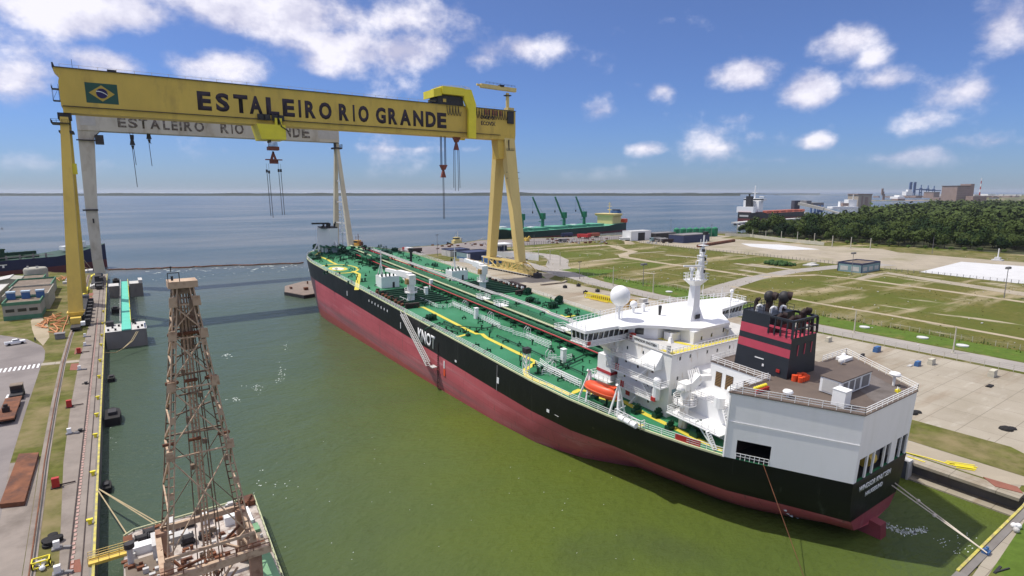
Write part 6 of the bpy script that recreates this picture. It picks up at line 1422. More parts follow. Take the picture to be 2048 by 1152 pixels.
tt = empty('tractor_truck', (-23.2, 173, 3.02), 'dark yard tractor truck coupled in front of the flatbed trailer', 'truck', rz=R(1))
b = MB(); b.box(-1.2, 1.2, 0, 5.2, .7, 1.3); b.box(-1.15, 1.15, 2.4, 4.9, 1.3, 2.9); b.build('cab', m_dark, tt); b = MB(); b.box(-1.2, 1.2, 2.3, 5.0, 2.9, 3.05); b.build('cab_roof', m_bldroof, tt)
b = MB(); b.box(-1.0, 1.0, 2.36, 2.4, 1.9, 2.7); b.build('window', m_glass, tt)
for (x, y) in ((-1.1, .8), (1.1, .8), (-1.1, 4.2), (1.1, 4.2)): MB().tube((x - .2, y, .5), (x + .2, y, .5), .5, 10).build('wheel', m_tyre, tt)
b = MB(); b.prism([(-3.1, 0), (0, -1.2), (.1, 19.6), (-2.9, 21)], 0, .75); b.build('steel_plate', m_rust, loc=(-15.9, 113.2, 3.04), label='large rust brown steel plate lying by the left crane rail', cat='steel plate')
def valve_box(x, y, lab):
    o = empty('hydrant_box', (x, y, 3.02), lab, 'hydrant', 'red hydrant boxes along the left quay'); b = MB(); b.box(-.5, .5, -.4, .4, 0, 1.7); b.build('cabinet', m_red, o)
    b = MB(); b.tube((.5, 0, .3), (2.6, .2, .2), .12, 6); b.box(-.7, .7, -.6, .6, -.02, .12); b.build('pipe', m_exh, o)
valve_box(-12.3, 116.5, 'red hydrant box with side pipe, nearest on the left quay'); valve_box(-12.6, 160.5, 'red hydrant box with side pipe, middle one on the left quay'); valve_box(-12.8, 214.5, 'red hydrant box beside the oxide red pads, farthest on the quay')
def service_post(px, py, lab, k=.72):
    p = G(px, py); o = empty('power_cabinet', p, lab, 'cabinet', 'white cabinets along the left quay'); b = MB(); b.box(-.5 * k, .5 * k, -.4 * k, .4 * k, .25, 1.7 * k); b.build('cabinet', m_white, o)
    b = MB(); b.box(-.8 * k, .8 * k, -.7 * k, .7 * k, 0, .25); b.bar((.8, -.4, .2), (1.6, -.9, .2), .4); b.build('plinth', m_mgrey, o)
for px, py, lab in ((170, 674, 'white cabinet right of the yellow crane bogie on the left quay'), (170, 692, 'second white cabinet behind the oxide pads of the left quay'), (159, 740, 'white cabinet on the narrow footpath crossing of the quay'), (139, 868, 'white cabinet among dark fittings, mid left quay'), (114, 1098, 'white cabinet beside the black tyres in the left foreground'), (116, 1148, 'white cabinet at the bottom photo edge by the red pad')): service_post(px, py, lab)
b = MB()
for (dx, dy, z, r) in ((0, 0, 0, .75), (.9, .8, 0, .7), (-.2, 1.5, 0, .75), (.1, .1, .4, .7), (1.0, .7, .4, .65), (.3, 2.6, 0, .6)): b.lathe([(r * .55, 0), (r, .04), (r, .34), (r * .55, .38)], (dx, dy, z), 14)
b.build('tyre_pile', m_tyre, loc=(-11.9, 96.6, 3.03), label='pile of black tyres on the grass in the left foreground', cat='tyres', smooth=True)
ym = empty('compressor', (-12.3, 91.6, 3.02), 'small yellow framed machine on the grass at the lower left corner', 'machine'); b = MB(); b.rail([(-.9, -.6, .1), (.9, -.6, .1), (.9, .6, .1), (-.9, .6, .1), (-.9, -.6, .1)], .9, .9, .14, (1, .1)); b.build('frame', m_yel2, ym); b = MB(); b.tube((-.5, 0, .55), (.5, 0, .55), .35, 10); b.box(-.2, .4, -.7, -.4, .1, .5); b.build('motor', m_lgrey, ym); b = MB(); b.ball((.2, -1.2, .35), .35, 10, 6); b.build('float', m_white, ym)
for i, (x, y) in enumerate(((-9.9, 142), (-10.0, 178))):
    b = MB(); b.tube((0, 0, 0), (0, 0, .5), .28, 10); b.tube((0, 0, .5), (0, 0, .66), .42, 10); b.bar((-.9, .5, .1), (.8, .3, .1), .2)
    b.build('quay_bollard', m_dark, loc=(x, y, 3.02), label=['dark iron bollard beside the cable covers, nearer of two on the left quay', 'dark iron bollard beside the cable covers, farther of two on the left quay'][i], cat='bollard', group='dark bollards of the left quay')
for i, y in enumerate((100, 118, 137, 150, 163, 182, 200, 221, 236, 258, 284)):
    b = MB(); b.tube((0, 0, 0), (0, 0, .55), .25, 8); b.box(-.4, .4, -.25, .25, .55, .8); b.build('quay_bollard', m_yel2, loc=(-7.3, y, 3.02), label=['nearest', 'second nearest', 'third nearest', 'fourth nearest', 'fifth nearest', 'sixth nearest', 'seventh nearest', 'eighth nearest', 'ninth nearest', 'second farthest', 'farthest'][i] + ' of the yellow mooring posts along the left quay edge', cat='bollard', group='yellow posts of the left quay edge')
def pipe_heap(pts, lab, seed):
    random.seed(seed); b = MB()
    for (x, y) in pts:
        a = random.uniform(0, pi); l = random.uniform(3, 6); b.tube((x - l * cos(a) * .5, y - l * sin(a), .25), (x + l * cos(a) * .5, y + l * sin(a), .3 + random.random() * .4), .2, 6)
    b.build('hose_heap', m_orpipe, loc=(0, 0, 3.03), label=lab, cat='hoses')
pipe_heap([(-23 - t * .24, 287 - t * 2.1) for t in range(12)], 'heap of orange hoses on the left grass, left of two', 3); pipe_heap([(-20.4 - (t % 5) * .32, 277 - t * 2.4) for t in range(12)], 'heap of orange hoses on the left grass beside the crane foot', 4); pipe_heap([(-29 + t * .5, 404 + (t % 4) * 4) for t in range(10)], 'orange red hose bundle behind the grey blocks near the navy ship', 5)
MB().path([(-18.9, 292, 3.3), (-18.6, 275, 3.25), (-18.8, 260, 3.25), (-18.7, 249, 3.25)], .16, 6).build('hose', m_orpipe, label='single orange hose laid out straight beside the crane foot', cat='hose')
b = MB(); b.box(-1.3, 1.3, -1.2, 1.2, 0, 1.7); b.box(-1.5, 1.5, -1.4, 1.4, 1.7, 1.9); b.build('pump_box', m_mgrey, loc=(-18.8, 240.6, 3.02), label='dark grey box at the end of the orange hose', cat='box')
for i, (x, y, m, w, l, h, lab) in enumerate(((-14.8, 344, m_yel2, 1.6, 22, 1.6, 'long stack of yellow steel beams behind the crane bogie'), (-14.2, 322, m_yel2, 1.4, 7, 1.2, 'short stack of yellow steel beams beside the red pads'), (-12.4, 362, m_lgrey, 2.2, 12, 2.0, 'pale grey steel section beyond the yellow beams'), (-13, 400, m_yel2, 2, 8, 2.4, 'yellow steel frame on the grass under the grey crane leg'), (-25, 402, m_mgrey, 1, 20, .9, 'dark steel section lying behind the yellow crane leg'), (-22, 386, m_lgrey, 8, 3, 1.6, 'pale concrete block by the path behind the yellow crane leg'), (-17.5, 437, m_lgrey, 8, 9, 1.2, 'pale concrete platform where the navy ship is tied up'))):
    b = MB()
    for k in range(3): b.box(-w / 2 + k * w / 3, -w / 2 + k * w / 3 + w / 3.6, -l / 2, l / 2, 0, h * (.7 + .15 * k))
    b.build('steel_stack', m, loc=(x, y, 3.02), label=lab, cat='steel')
# ------------------------------------------------------------------ pontoons with the turquoise gangway
q = G(292, 690, 0); pz = CAM_H - (655 - HZ) / (690 - HZ) * CAM_H
pn = empty('pontoon', (0, q.y, 0), 'grey mooring pontoon with white top, nearer end of the turquoise gangway', 'pontoon')
b = MB(); b.box(-6.0, 5.5, 0, 13, -1, pz - .12, 0); b.box(-6.1, 5.6, -.1, 13.1, pz - .119, pz, 1); b.build('hull', [m_pont, m_lgrey], pn)
b = MB()
for (x, y) in ((-5.2, 2), (-4, 6), (-3.2, 1.6), (-2.2, 8), (3.2, 1.5), (4.4, 4), (2.6, 9), (-5, 10)): b.box(x - .3, x + .3, y - .3, y + .3, pz, pz + .7)
b.box(-5.8, -3.6, 9.5, 12.6, pz, pz + 1.5); b.tube((2.2, 11, pz), (2.2, 11, pz + 1.6), .45, 8); b.build('fitting', m_dark, pn)
b = MB(); b.tube((5.2, 1, pz), (5.2, 1, pz + 1.6), .2, 6); b.build('post', m_bluep, pn)
qf = G(278, 592, 0); pzf = CAM_H - (566 - HZ) / (592 - HZ) * CAM_H
pf = empty('pontoon', (0, qf.y, 0), 'grey mooring pontoon with upright ends at the far end of the turquoise gangway', 'pontoon')
b = MB(); b.box(-5.4, -1.4, 0, 10, -1, pzf - .6, 0); b.box(-1.399, 3.2, 1, 10, -1, pzf - 2, 0); b.box(3.2, 8.6, 0, 10, -1, pzf, 0); b.box(-5.5, -1.3, -.1, 10, pzf - .599, pzf - .45, 1); b.box(7.0, 8.7, -.1, 10, pzf + .001, pzf + 1.6, 1); b.box(3.2, 7.0, -.05, 10, pzf + .001, pzf + .12, 1); b.build('hull', [m_pont, m_lgrey], pf)
gw_ = empty('gangway', (0, 0, 0), 'turquoise deck gangway linking the two grey pontoons', 'gangway')
y0, y1 = q.y - .4, qf.y + 9; za, zb_ = pz + .45, pzf + .35
b = MB(); b.hexa([(-1.55, y0, za - .35), (1.15, y0, za - .35), (2.5, y1, zb_ - .35), (-.2, y1, zb_ - .35)], [(-1.55, y0, za), (1.15, y0, za), (2.5, y1, zb_), (-.2, y1, zb_)]); b.build('deck', m_turq, gw_)
for (xa, xb, m, nm) in ((-1.75, -.4, m_lgrey, 'railing'), (1.35, 2.7, m_yel2, 'railing')):
    b = MB(); b.rail([(xa, y0 + 10, za), (xb, y1, zb_)], 1.1, 2.5, .13, (1, .5)); b.build(nm, m, gw_)
for s in (0, .8): MB().path([G(273 + s * 4, 663, pz), G(262 + s * 4, 682, 3.6), G(246, 697, 2.4), G(232, 705, 2.2), G(204, 706, 3)], .13, 5).build('mooring_rope', m_rope, label=['slack pale rope from the near pontoon to the left quay, inner of two', 'slack pale rope from the near pontoon to the left quay, outer of two'][s > 0], cat='rope', group='ropes of the near pontoon')
for (x, y, lab, k) in ((-4.9, 189, 'small black fender float beside the left quay, farthest', .8), (-4.6, 154.5, 'black workboat lying against the left quay wall', 1.5), (-5.6, 117.5, 'small dark raft tied under the left quay edge', .7), (-3.4, 300, 'dark fender block between quay and gangway', 1.4), (-2.6, 398, 'dark fender float at the far end of the left quay', 1.6), (-4.2, 345, 'dark fender float below the far crane leg', 1.3)):
    o = empty('workboat' if k == 1.5 else 'fender', (x, y, 0), lab, 'boat' if k == 1.5 else 'fender')
    b = MB(); b.prism([(-1.0 * k, -2.6 * k), (.9 * k, -2.6 * k), (1.1 * k, 0), (.9 * k, 1.8 * k), (0, 2.9 * k), (-1.0 * k, 1.8 * k)], -.4, 1.0 * k + .3); b.build('float', m_tyre, o)
    b = MB(); b.box(-.5 * k, .5 * k, -1.2 * k, .6 * k, 1.0 * k + .3, 1.5 * k + .3); b.build('cover', m_dark, o)
bm = MB(); random.seed(5); p0, p1 = G(214, 541, 0), G(606, 526.5, 0); pp = [p0.lerp(p1, i / 30) + Vector((random.uniform(-1, 1), random.uniform(-2.2, 2.2), .3)) for i in range(31)]; bm.path(pp, .55, 6); bm.build('floating_boom', m_rust, label='long brown floating boom stretched across the dock mouth', cat='boom')
wb = empty('work_barge', (0, 0, 0), 'flat brown work barge floating behind the tanker bow', 'barge'); b = MB(); b.prism([(67.6, 300), (73, 284), (98, 292), (96, 330), (84, 329), (72, 318)], -1, 1.8, 0); b.build('hull', mat('brown barge', (.21, .165, .135), .8, .2, .3), wb)
b = MB(); b.prism([(67.4, 300), (72.9, 283.8), (98.1, 291.8), (98.0, 293), (73.4, 285.4), (68.3, 300.4)], -.9, 1.5); b.build('fender_strip', m_dark, wb); b = MB(); b.box(77, 79, 298, 300, 2, 3.2); b.box(72, 73, 306, 308, 2, 2.8); b.tube((84, 318, 2), (84, 318, 3.4), .4, 8); b.build('deck_gear', m_rust, wb)
# ------------------------------------------------------------------ foreground: barge and lattice tower
BZ = 3.0
fb_ = empty('crane_barge', (0, 0, 0), 'cluttered white and green work barge at the foot of the brown lattice tower', 'barge')
b = MB(); b.prism([(-3.7, 56), (13.1, 56), (13.4, 71), (14.3, 93.2), (12.5, 94.2), (-2.0, 94.2), (-3.3, 93.2)], -1, BZ - .05, 0); b.build('hull', m_pont, fb_)
b = MB(); b.prism([(-3.6, 56), (13.0, 56), (13.3, 71), (14.2, 93.2), (12.5, 94.1), (-2.0, 94.1), (-3.2, 93.2)], BZ - .049, BZ, 0); b.build('deck', m_bargetop, fb_)
b = MB(); b.box(10.4, 13.0, 60, 77.5, BZ, BZ + .9); b.build('green_hatch', m_bargegr, fb_); b = MB(); b.box(11.2, 13.2, 83.4, 85.4, BZ, BZ + .5); b.build('green_hatch', m_bargegr, fb_)
b = MB(); b.box(10.2, 13.2, 78, 83, BZ, BZ + .25); b.box(-3.2, 0.4, 78, 86, BZ, BZ + .1); b.build('timber_deck', m_bldroof, fb_)
def bx(nm, m, items): 
    for (x0, x1, y0, y1, z0, z1) in items: b = MB(); b.box(x0, x1, y0, y1, z0, z1); b.box(x0 - .05, x1 + .05, y0 - .05, y1 + .05, z1, z1 + .08); b.build(nm, m, fb_)
bx('white_locker', m_white, [(-2.2, .2, 87.2, 88.6, BZ, BZ + 1.0), (9.2, 11.4, 87.6, 89.2, BZ, BZ + 1.3), (6.4, 7.4, 90, 91.4, BZ, BZ + 1.2), (11.9, 12.7, 85.6, 90, BZ, BZ + .9), (1.4, 2.4, 88.6, 90, BZ, BZ + .8)])
bx('grey_house', m_lgrey, [(.0, 1.4, 84.6, 88.2, BZ, BZ + 2.0), (2.4, 3.0, 90.4, 92, BZ, BZ + 1.6), (2.2, 4.4, 87, 88.4, BZ, BZ + 1.0)])
b = MB()
for (x, y, r) in ((-1.2, 90.6, .5), (-.2, 91.4, .6), (.4, 90.2, .5), (1.0, 91.2, .45), (4.6, 90.8, .55), (5.8, 91.8, .45), (8.0, 91.6, .6), (10.6, 91.6, .5), (4.2, 86.2, .7), (6.4, 86.4, .5)):
    b.tube((x - .7, y, BZ + r), (x + .7, y, BZ + r), r, 10); b.box(x - .9, x + .9, y - .3, y + .3, BZ, BZ + .4); b.tube((x - .75, y, BZ + r), (x - .6, y, BZ + r), r * 1.3, 10); b.tube((x + .6, y, BZ + r), (x + .75, y, BZ + r), r * 1.3, 10)
b.build('winch', m_dark, fb_)
random.seed(9)
b = MB()
for i in range(70):
    x = random.uniform(-3.2, 13.4); y = random.uniform(79, 93.5); l = random.uniform(.15, .55); b.box(x - l, x + l, y - l * .6, y + l * .6, BZ, BZ + random.uniform(.15, .7))
b.build('deck_clutter', m_rust, fb_)
b = MB()
for i in range(46):
    x = random.uniform(-3.2, 13.4); y = random.uniform(79, 93.5); l = random.uniform(.15, .5); b.box(x - l, x + l, y - l * .7, y + l * .7, BZ, BZ + random.uniform(.2, .8))
b.build('deck_clutter', m_lgrey, fb_)
b = MB(); b.rail([(14.2, 93, BZ), (13.3, 71, BZ), (13, 60, BZ)], 1.0, 1.6, .08, (1, .5)); b.rail([(-3.2, 93, BZ), (-2, 94, BZ), (12.4, 94, BZ), (14.2, 93, BZ)], .35, 1.6, .16, (1,)); b.build('barge_railing', m_pale, fb_)
b = MB(); b.box(12.6, 14.1, 91.6, 94, BZ, BZ + .8); b.box(-3.3, -2.2, 90.8, 92.4, BZ, BZ + .5)
for k in range(5): b.tube((13.0 + .2 * k, 91.4 + k * .4, BZ), (13.0 + .2 * k, 91.4 + k * .4, BZ + 1.2), .14, 6)
b.build('red_gear', m_rust, fb_)
b = MB(); b.tube((-2.5, 85.0, BZ), (-2.5, 85.0, BZ + 2.6), .35, 10, 0); b.tube((-2.5, 85.0, BZ + 2.6), (-2.5, 85, BZ + 3.3), .6, 12, 1); b.build('capstan', [m_lgrey, m_dark], fb_)
gy = empty('footbridge', (-7.2, 88.6, 3.2), 'yellow footbridge from the left quay onto the crane barge', 'footbridge')
b = MB(); b.box(0, 4.6, -.75, -.55, -.25, .15); b.box(0, 4.6, .55, .75, -.25, .15); b.box(0, 4.6, -.55, .55, -.1, 0); b.build('deck', m_yel, gy); b = MB(); b.rail([(0, .7, .1), (4.6, .7, .1)], 1.0, 1.1, .06, (1, .66, .33)); b.rail([(0, -.7, .1), (4.6, -.7, .1)], 1.0, 1.1, .06, (1, .5)); b.build('railing', m_yelo, gy)
for a, c, lab in (((198, 978, 3.3), (320, 1048, 3.2), 'upper mooring rope from the left quay to the crane barge'), ((199, 979, 3.3), (312, 1050, 3.2), 'second mooring rope close below the upper one at the barge'), ((197, 982, 3.3), (255, 1070, 3.2), 'steep mooring rope from the left quay to the barge corner')):
    MB().tube(G(*a), G(*c), .09, 6).build('mooring_rope', m_rope, label=lab, cat='rope', group='ropes of the crane barge')
tw = empty('lattice_tower', (5.6, 73.5, BZ), 'tall brown steel lattice tower standing on the foreground work barge', 'lattice tower')
HX0, HX1 = 4.5, 1.0; ZB0, ZT0 = 7.0, 38.4
def tp(sx, sy, z):                                                    # leg axis at height z above the barge
    t = (z - ZB0) / (ZT0 - ZB0); h = HX0 + (HX1 - HX0) * t; return Vector((sx * h, sy * h * 1.0, z))
def lattice_leg(sx, sy, m):
    b = MB(); A, B2 = tp(sx, sy, ZB0), tp(sx, sy, ZT0)
    for (dx, dy) in ((0, 0), (.55, 0)):
        off = Vector((-sx * dx, 0, 0)); b.bar(A + off, B2 + off * .7, .13, .3)
    n = 30
    for i in range(n + 1):
        p = A.lerp(B2, i / n); o2 = Vector((-sx * (.55 - .16 * i / n), 0, 0)); b.bar(p, p + o2, .1, .16) if i % 8 else b.bar(p, p + o2, .3, .7)
    return b.build('leg', m, tw)
for sx in (-1, 1):
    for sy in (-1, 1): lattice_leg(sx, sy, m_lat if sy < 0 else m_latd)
zn = [8.0, 20.0, 27.6, 33.2, 36.9]
for i, z in enumerate(zn):
    for sx in (-1, 1):
        p = tp(sx, -1, z); b = MB(); b.prism([(p.x - .42, z - .55), (p.x + .42, z - .55), (p.x + .34, z + .55), (p.x - .34, z + .55)], p.y - .42, p.y - .30, 0, 'y'); b.build('gusset_plate', m_lat, tw)
    if i: 
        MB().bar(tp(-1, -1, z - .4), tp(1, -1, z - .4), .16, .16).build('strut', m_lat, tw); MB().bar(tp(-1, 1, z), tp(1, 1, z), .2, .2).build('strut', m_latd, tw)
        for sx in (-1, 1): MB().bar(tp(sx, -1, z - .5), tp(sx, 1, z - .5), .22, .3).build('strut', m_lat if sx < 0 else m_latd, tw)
for z0, z1 in zip(zn[:-1], zn[1:]):
    for sx in (-1, 1):
        MB().bar(tp(sx, -1, z0 + .3) + Vector((0, -.1, 0)), tp(-sx, -1, z1 - .3) + Vector((0, -.1 - .12 * sx, 0)), .14, .12).build('brace', m_lat, tw)
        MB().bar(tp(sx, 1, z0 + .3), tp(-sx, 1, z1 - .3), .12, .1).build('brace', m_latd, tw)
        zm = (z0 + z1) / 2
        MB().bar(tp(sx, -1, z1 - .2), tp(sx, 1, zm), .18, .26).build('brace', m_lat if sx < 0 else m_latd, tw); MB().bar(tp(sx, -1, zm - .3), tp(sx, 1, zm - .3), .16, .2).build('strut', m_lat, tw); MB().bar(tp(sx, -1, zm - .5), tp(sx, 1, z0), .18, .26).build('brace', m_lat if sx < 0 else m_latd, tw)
b = MB()                                                              # leader column in the middle with guide pipes
for (x, y, r) in ((-.4, .2, .13), (0, -.1, .11), (.4, .3, .1)): b.tube((x, y, .3), (x * .8, y * .8, ZT0), r, 8)
for k in range(62): z = 1 + k * .6; b.bar((-.45, .2, z), (.45, .3, z), .09, .09)
b.build('leader_column', m_lat, tw)
b = MB(); random.seed(3)
for k in range(12): z = 2 + k * 2.9; b.box(-.95, -.55, -.35, .2, z, z + .4 + random.random() * .5) if k % 2 else b.box(.5, 1.0, -.3, .25, z, z + .5)
for k in range(7): z = 21 + k * 2.3; h = tp(1, 1, z).x * .7; b.bar((-h, .4, z), (h, random.uniform(-h, h), z + .6), .16)
for (x, y) in ((1.3, .8), (1.6, -.2), (-1.2, .9)): b.tube((x, y, 1), (x * .4, y * .4, ZT0), .07, 5)
b.build('leader_gear', m_latd, tw)
b = MB()
for zz, xs in ((20.2, (-3.0, -.4, 2.7)), (27.4, (-2.1, -.2, 1.9)), (33, (-1.4, .2, 1.3))):
    for x in xs: b.tube((x - .55, -.2, zz), (x + .55, -.2, zz), .2, 8); b.ball((x + .6, -.2, zz), .24, 8, 5)
b.build('flood_light', m_rust, tw)
b = MB(); b.box(-1.45, 1.45, -1.35, 1.35, ZT0, ZT0 + .75, 0); b.build('crown_platform', m_lat, tw)
b = MB(); b.box(-1.1, 1.1, -1.0, 1.0, ZT0 - .7, ZT0 - .02); b.box(-1.1, -.6, -1.3, -.7, ZT0 - 4.2, ZT0 - 1.4); b.box(.4, 1.1, -1.3, -.7, ZT0 - 4.4, ZT0 - 1.4); b.box(-.6, .6, .2, .9, ZT0 - 7.4, ZT0 - 3.4); b.build('crown_block', m_latd, tw)
b = MB(); b.rail([(-1.4, -1.2, ZT0 + .75), (-.3, -1.2, ZT0 + .75)], 1.0, 1.1, .08, (1,)); b.tube((-1.0, -1.2, ZT0 + .9), (-1.0, -1.2, ZT0 + 1.4), .12, 6); b.tube((-1.05, -1.3, ZT0 + 1.9), (-1.05, -1.3, ZT0 + 2.4), .05, 5); b.ball((-1.05, -1.3, ZT0 + 2.4), .13, 6, 4); b.build('crown_railing', m_dark, tw)
b = MB(); b.path([(-1.1, -1.1, ZT0 - .2), (-1.5, -1.3, ZT0 - 6), (-2.2, -1.9, ZT0 - 14)], .035, 5); b.build('cable', m_dark, tw)
b = MB()                                                              # portal that carries the tower
for sx in (-1, 1):
    for sy in (-1, 1): b.box(sx * 4.5 - .65, sx * 4.5 + .65, sy * 4.5 - .65, sy * 4.5 + .65, 0, ZB0 + .4)
b.build('portal_post', mat('portal brown', (.33, .20, .135), .75, .15, .6, (.17, .08, .05), .6, .1, scale2=.7), tw)
for (y, z, w) in ((-5.3, ZB0 - .9, .9), (-5.0, ZB0 + 1.7, .35), (4.9, ZB0, .7)):
    b = MB(); b.box(-6.4 if y < -5.2 else -4.6, 6.2 if y < -5.2 else 4.6, y - w * .35, y + w * .35, z, z + w); b.build('portal_beam', m_lat, tw)
for sx in (-1, 1): b = MB(); b.box(sx * 4.9 - .3, sx * 4.9 + .3, -5.0, 5.0, ZB0 - .6, ZB0); b.build('portal_beam', m_lat, tw)
b = MB(); b.rail([(-6.6, -5.7, ZB0), (6.0, -5.7, ZB0)], 1.0, 1.8, .07, (1, .5)); b.bar((-7.4, -5.6, ZB0 - .2), (-5.0, -5.5, ZB0 + .2), .14); b.build('portal_railing', m_rust, tw)
random.seed(21)
for k in range(30):
    a = Vector((random.uniform(-4, 4), random.uniform(-4.5, 3), random.uniform(.3, 6))); c2 = a + Vector((random.uniform(-3, 3), random.uniform(-2, 2), random.uniform(-2.5, 2.5))); MB().bar(a, c2, .22, .28).build('portal_brace', m_lat if k % 2 else m_rust, tw)
b = MB(); b.lathe([(1.8, 0), (2.0, 1.2), (1.4, 2.6), (.6, 3.0)], (-.6, -3.4, .1), 14); b.build('ochre_drum', mat('ochre', (.42, .25, .09), .7, .15, 1), tw, smooth=True)
# ================================================================== right hand yard
def zpix(base, py):                                                    # height of a point above base that shows at photo row py
    x, y = base.x, base.y; r = hypot(x, y); best = 0
    lo, hi = -5.0, 80.0
    def row(z):
        F = Vector((sin(AZ), cos(AZ), 0)); fw = x * F.x + y * F.y; up = z - CAM_H
        zc = fw * cos(PITCH) - up * sin(PITCH); yc = fw * sin(PITCH) + up * cos(PITCH); return CY - FPX * yc / zc
    for _ in range(40):
        m = (lo + hi) / 2
        if row(m) > py: lo = m
        else: hi = m
    return lo
POLES = [  # base px, base py, top py, style, label
 (1906, 706, 655, 0, 'plain pale concrete post on the green verge at the right photo edge'), (1708, 666, 621, 0, 'plain pale concrete post on the verge behind the brown stern roof'),
 (1306, 586, 548, 0, 'plain pale post on the verge left of the radar mast platform'), (1226, 572, 534, 0, 'plain pale post on the verge above the white radome'), (1159, 558, 524, 1, 'lamp post with a flat head by the dark grass shadow beside the road bend'), (1286, 573, 527, 2, 'tall floodlight post with twin heads in the middle of the grass'),
 (1120, 532, 505, 0, 'thin post on the grass corner by the road fork'), (1100, 520, 500, 0, 'thin post on the small traffic island between the two roads'), (1077, 514, 496, 0, 'thin post on the road edge right of the yellow crane leg'), (1068, 496, 470, 1, 'dark lamp post on the grass in front of the green freighter'), (999, 514, 491, 2, 'dark lamp post between the yellow crane legs by the white fence wall'), (875, 512, 470, 1, 'tall dark mast by the grey office roofs left of the yellow crane'),
 (1202, 494, 466, 1, 'dark lamp post in front of the red trucks on the quay'), (2008, 596, 534, 2, 'tall floodlight mast with wide head at the right, by the white slab'), (1703, 549, 505, 2, 'floodlight mast standing before the low blue building'), (1864, 508, 475, 1, 'grey lamp post at the forest edge right of the tree line posts'), (1341, 470, 440, 1, 'thin mast beside the green tanks on the far quay'), (1422, 478, 450, 1, 'thin mast on the far shore right of the radar mast')]
for (px, py, pt, st, lab) in POLES:
    p = G(px, py); h = zpix(p, pt) - 3; o = empty('light_pole', p, lab, 'post', 'posts and lamp masts of the right yard')
    b = MB(); r = .26 if st == 0 else .2; b.tube((0, 0, 0), (0, 0, h), r, 8, r2=r * .6); b.build('pole', m_post if st == 0 else m_mgrey, o)
    if st == 1: b = MB(); b.box(-1.3, 1.3, -.25, .25, h - .1, h + .25); b.build('lamp_head', m_dark, o)
    elif st == 2: b = MB(); b.box(-2.0, 2.0, -.5, .5, h - .15, h + .1); b.box(-1.9, -.6, -.7, .7, h - .9, h - .15); b.box(.6, 1.9, -.7, .7, h - .9, h - .15); b.build('lamp_head', m_mgrey, o)
    else: b = MB(); b.tube((0, 0, h), (0, 0, h + .15), r * .75, 8); b.box(-.5, .5, -.5, .5, -.02, .2); b.build('pole_base', m_post, o)
TL = [(1474, 470, 449), (1505, 475, 460), (1531, 477, 462), (1562, 482, 463), (1594, 485, 464), (1628, 488, 467), (1664, 494, 472), (1701, 497, 475), (1740, 499, 477)]
for i, (px, py, pt) in enumerate(TL):
    p = G(px, py); h = zpix(p, pt) - 3; o = empty('fence_post', p, ['first', 'second', 'third', 'fourth', 'fifth', 'sixth', 'seventh', 'eighth', 'ninth'][i] + ' pale concrete post from the left in the row along the forest edge', 'post', 'pale posts along the forest edge')
    b = MB(); b.tube((0, 0, 0), (0, 0, h), .42, 8, r2=.3); b.build('pole', m_post, o); b = MB(); b.tube((0, 0, h), (0, 0, h + .3), .34, 8); b.build('pole_cap', m_lgrey, o)
def fence(name, label, pts, h=1.8, step=3.0, group=None, w=.12, rows=(1, .75, .5, .25), postm=m_post):
    o = empty(name, (0, 0, 3), label, 'fence', group); P = [Vector((p[0], p[1], 0)) for p in pts]; b = MB(); c = MB()
    for a, d in zip(P[:-1], P[1:]):
        L_ = (d - a).length; k = max(1, int(L_ / step))
        for i in range(k + 1): q = a.lerp(d, i / k); b.box(q.x - w / 2, q.x + w / 2, q.y - w / 2, q.y + w / 2, 0, h)
        for r in rows: c.bar(a + Vector((0, 0, h * r)), d + Vector((0, 0, h * r)), .035)
    b.build('post', postm, o); c.build('wire', m_wirem, o); return o
fence('fence', 'long wire fence between the concrete apron and the grey road', [(199.6, -10), (199.6, 100), (200, 200), (204, 240), (214, 262)], 1.9, 3.2)
fence('fence', 'wire fence at the far side of the green verge along the fields', [(228, -10), (229, 60), (229, 130), (233, 190), (232, 238), (224, 250)], 1.8, 3.0)
fence('fence', 'grey picket fence behind the far edge of the green fields', [(416, 382), (408, 346), (404, 300), (407, 247), (402, 190), (399, 186)], 2.0, 3.0, w=.2, rows=(1, .8, .6, .4, .2), postm=m_mgrey)
fence('fence', 'grey picket fence in front of the white slab at the right', [(396, 158), (398, 130), (397, 96), (404, 60)], 2.0, 3.0, w=.2, rows=(1, .8, .6, .4, .2), postm=m_mgrey)
fence('fence', 'long grey picket fence behind the quay of the green freighter', [(300, 419), (348, 425), (436, 421), (455, 412)], 3.2, 3.0, w=.26, rows=(1, .85, .7, .55, .4, .25, .1), postm=m_mgrey)
fence('fence', 'low dark fence on the curved edge of the traffic island', [(272, 372), (262, 340), (250, 314), (238, 300)], 1.6, 3.0)
def wallthing(label, pts, h, m=m_slabw, th=.4, cat='wall', panel=4.0):
    o = empty('wall', (0, 0, 3), label, cat); P = [Vector((p[0], p[1])) for p in pts]
    for a, d in zip(P[:-1], P[1:]):
        L_ = (d - a).length; k = max(1, int(L_ / panel)); u = (d - a) / L_; n = Vector((-u.y, u.x)) * th / 2
        for i in range(k):
            q0 = a + u * (i * L_ / k + .06); q1 = a + u * ((i + 1) * L_ / k - .06); hh = h
            b = MB(); b.hexa([(q0.x - n.x, q0.y - n.y, 0), (q1.x - n.x, q1.y - n.y, 0), (q1.x + n.x, q1.y + n.y, 0), (q0.x + n.x, q0.y + n.y, 0)], [(q0.x - n.x, q0.y - n.y, hh), (q1.x - n.x, q1.y - n.y, hh), (q1.x + n.x, q1.y + n.y, hh), (q0.x + n.x, q0.y + n.y, hh)]); b.build('panel', m, o)
    return o
wallthing('pale concrete panel wall before the dark forest', [G(1450, 472), G(1500, 474), G(1560, 482), G(1648, 491)], 3.2, m_post, .4, panel=8)
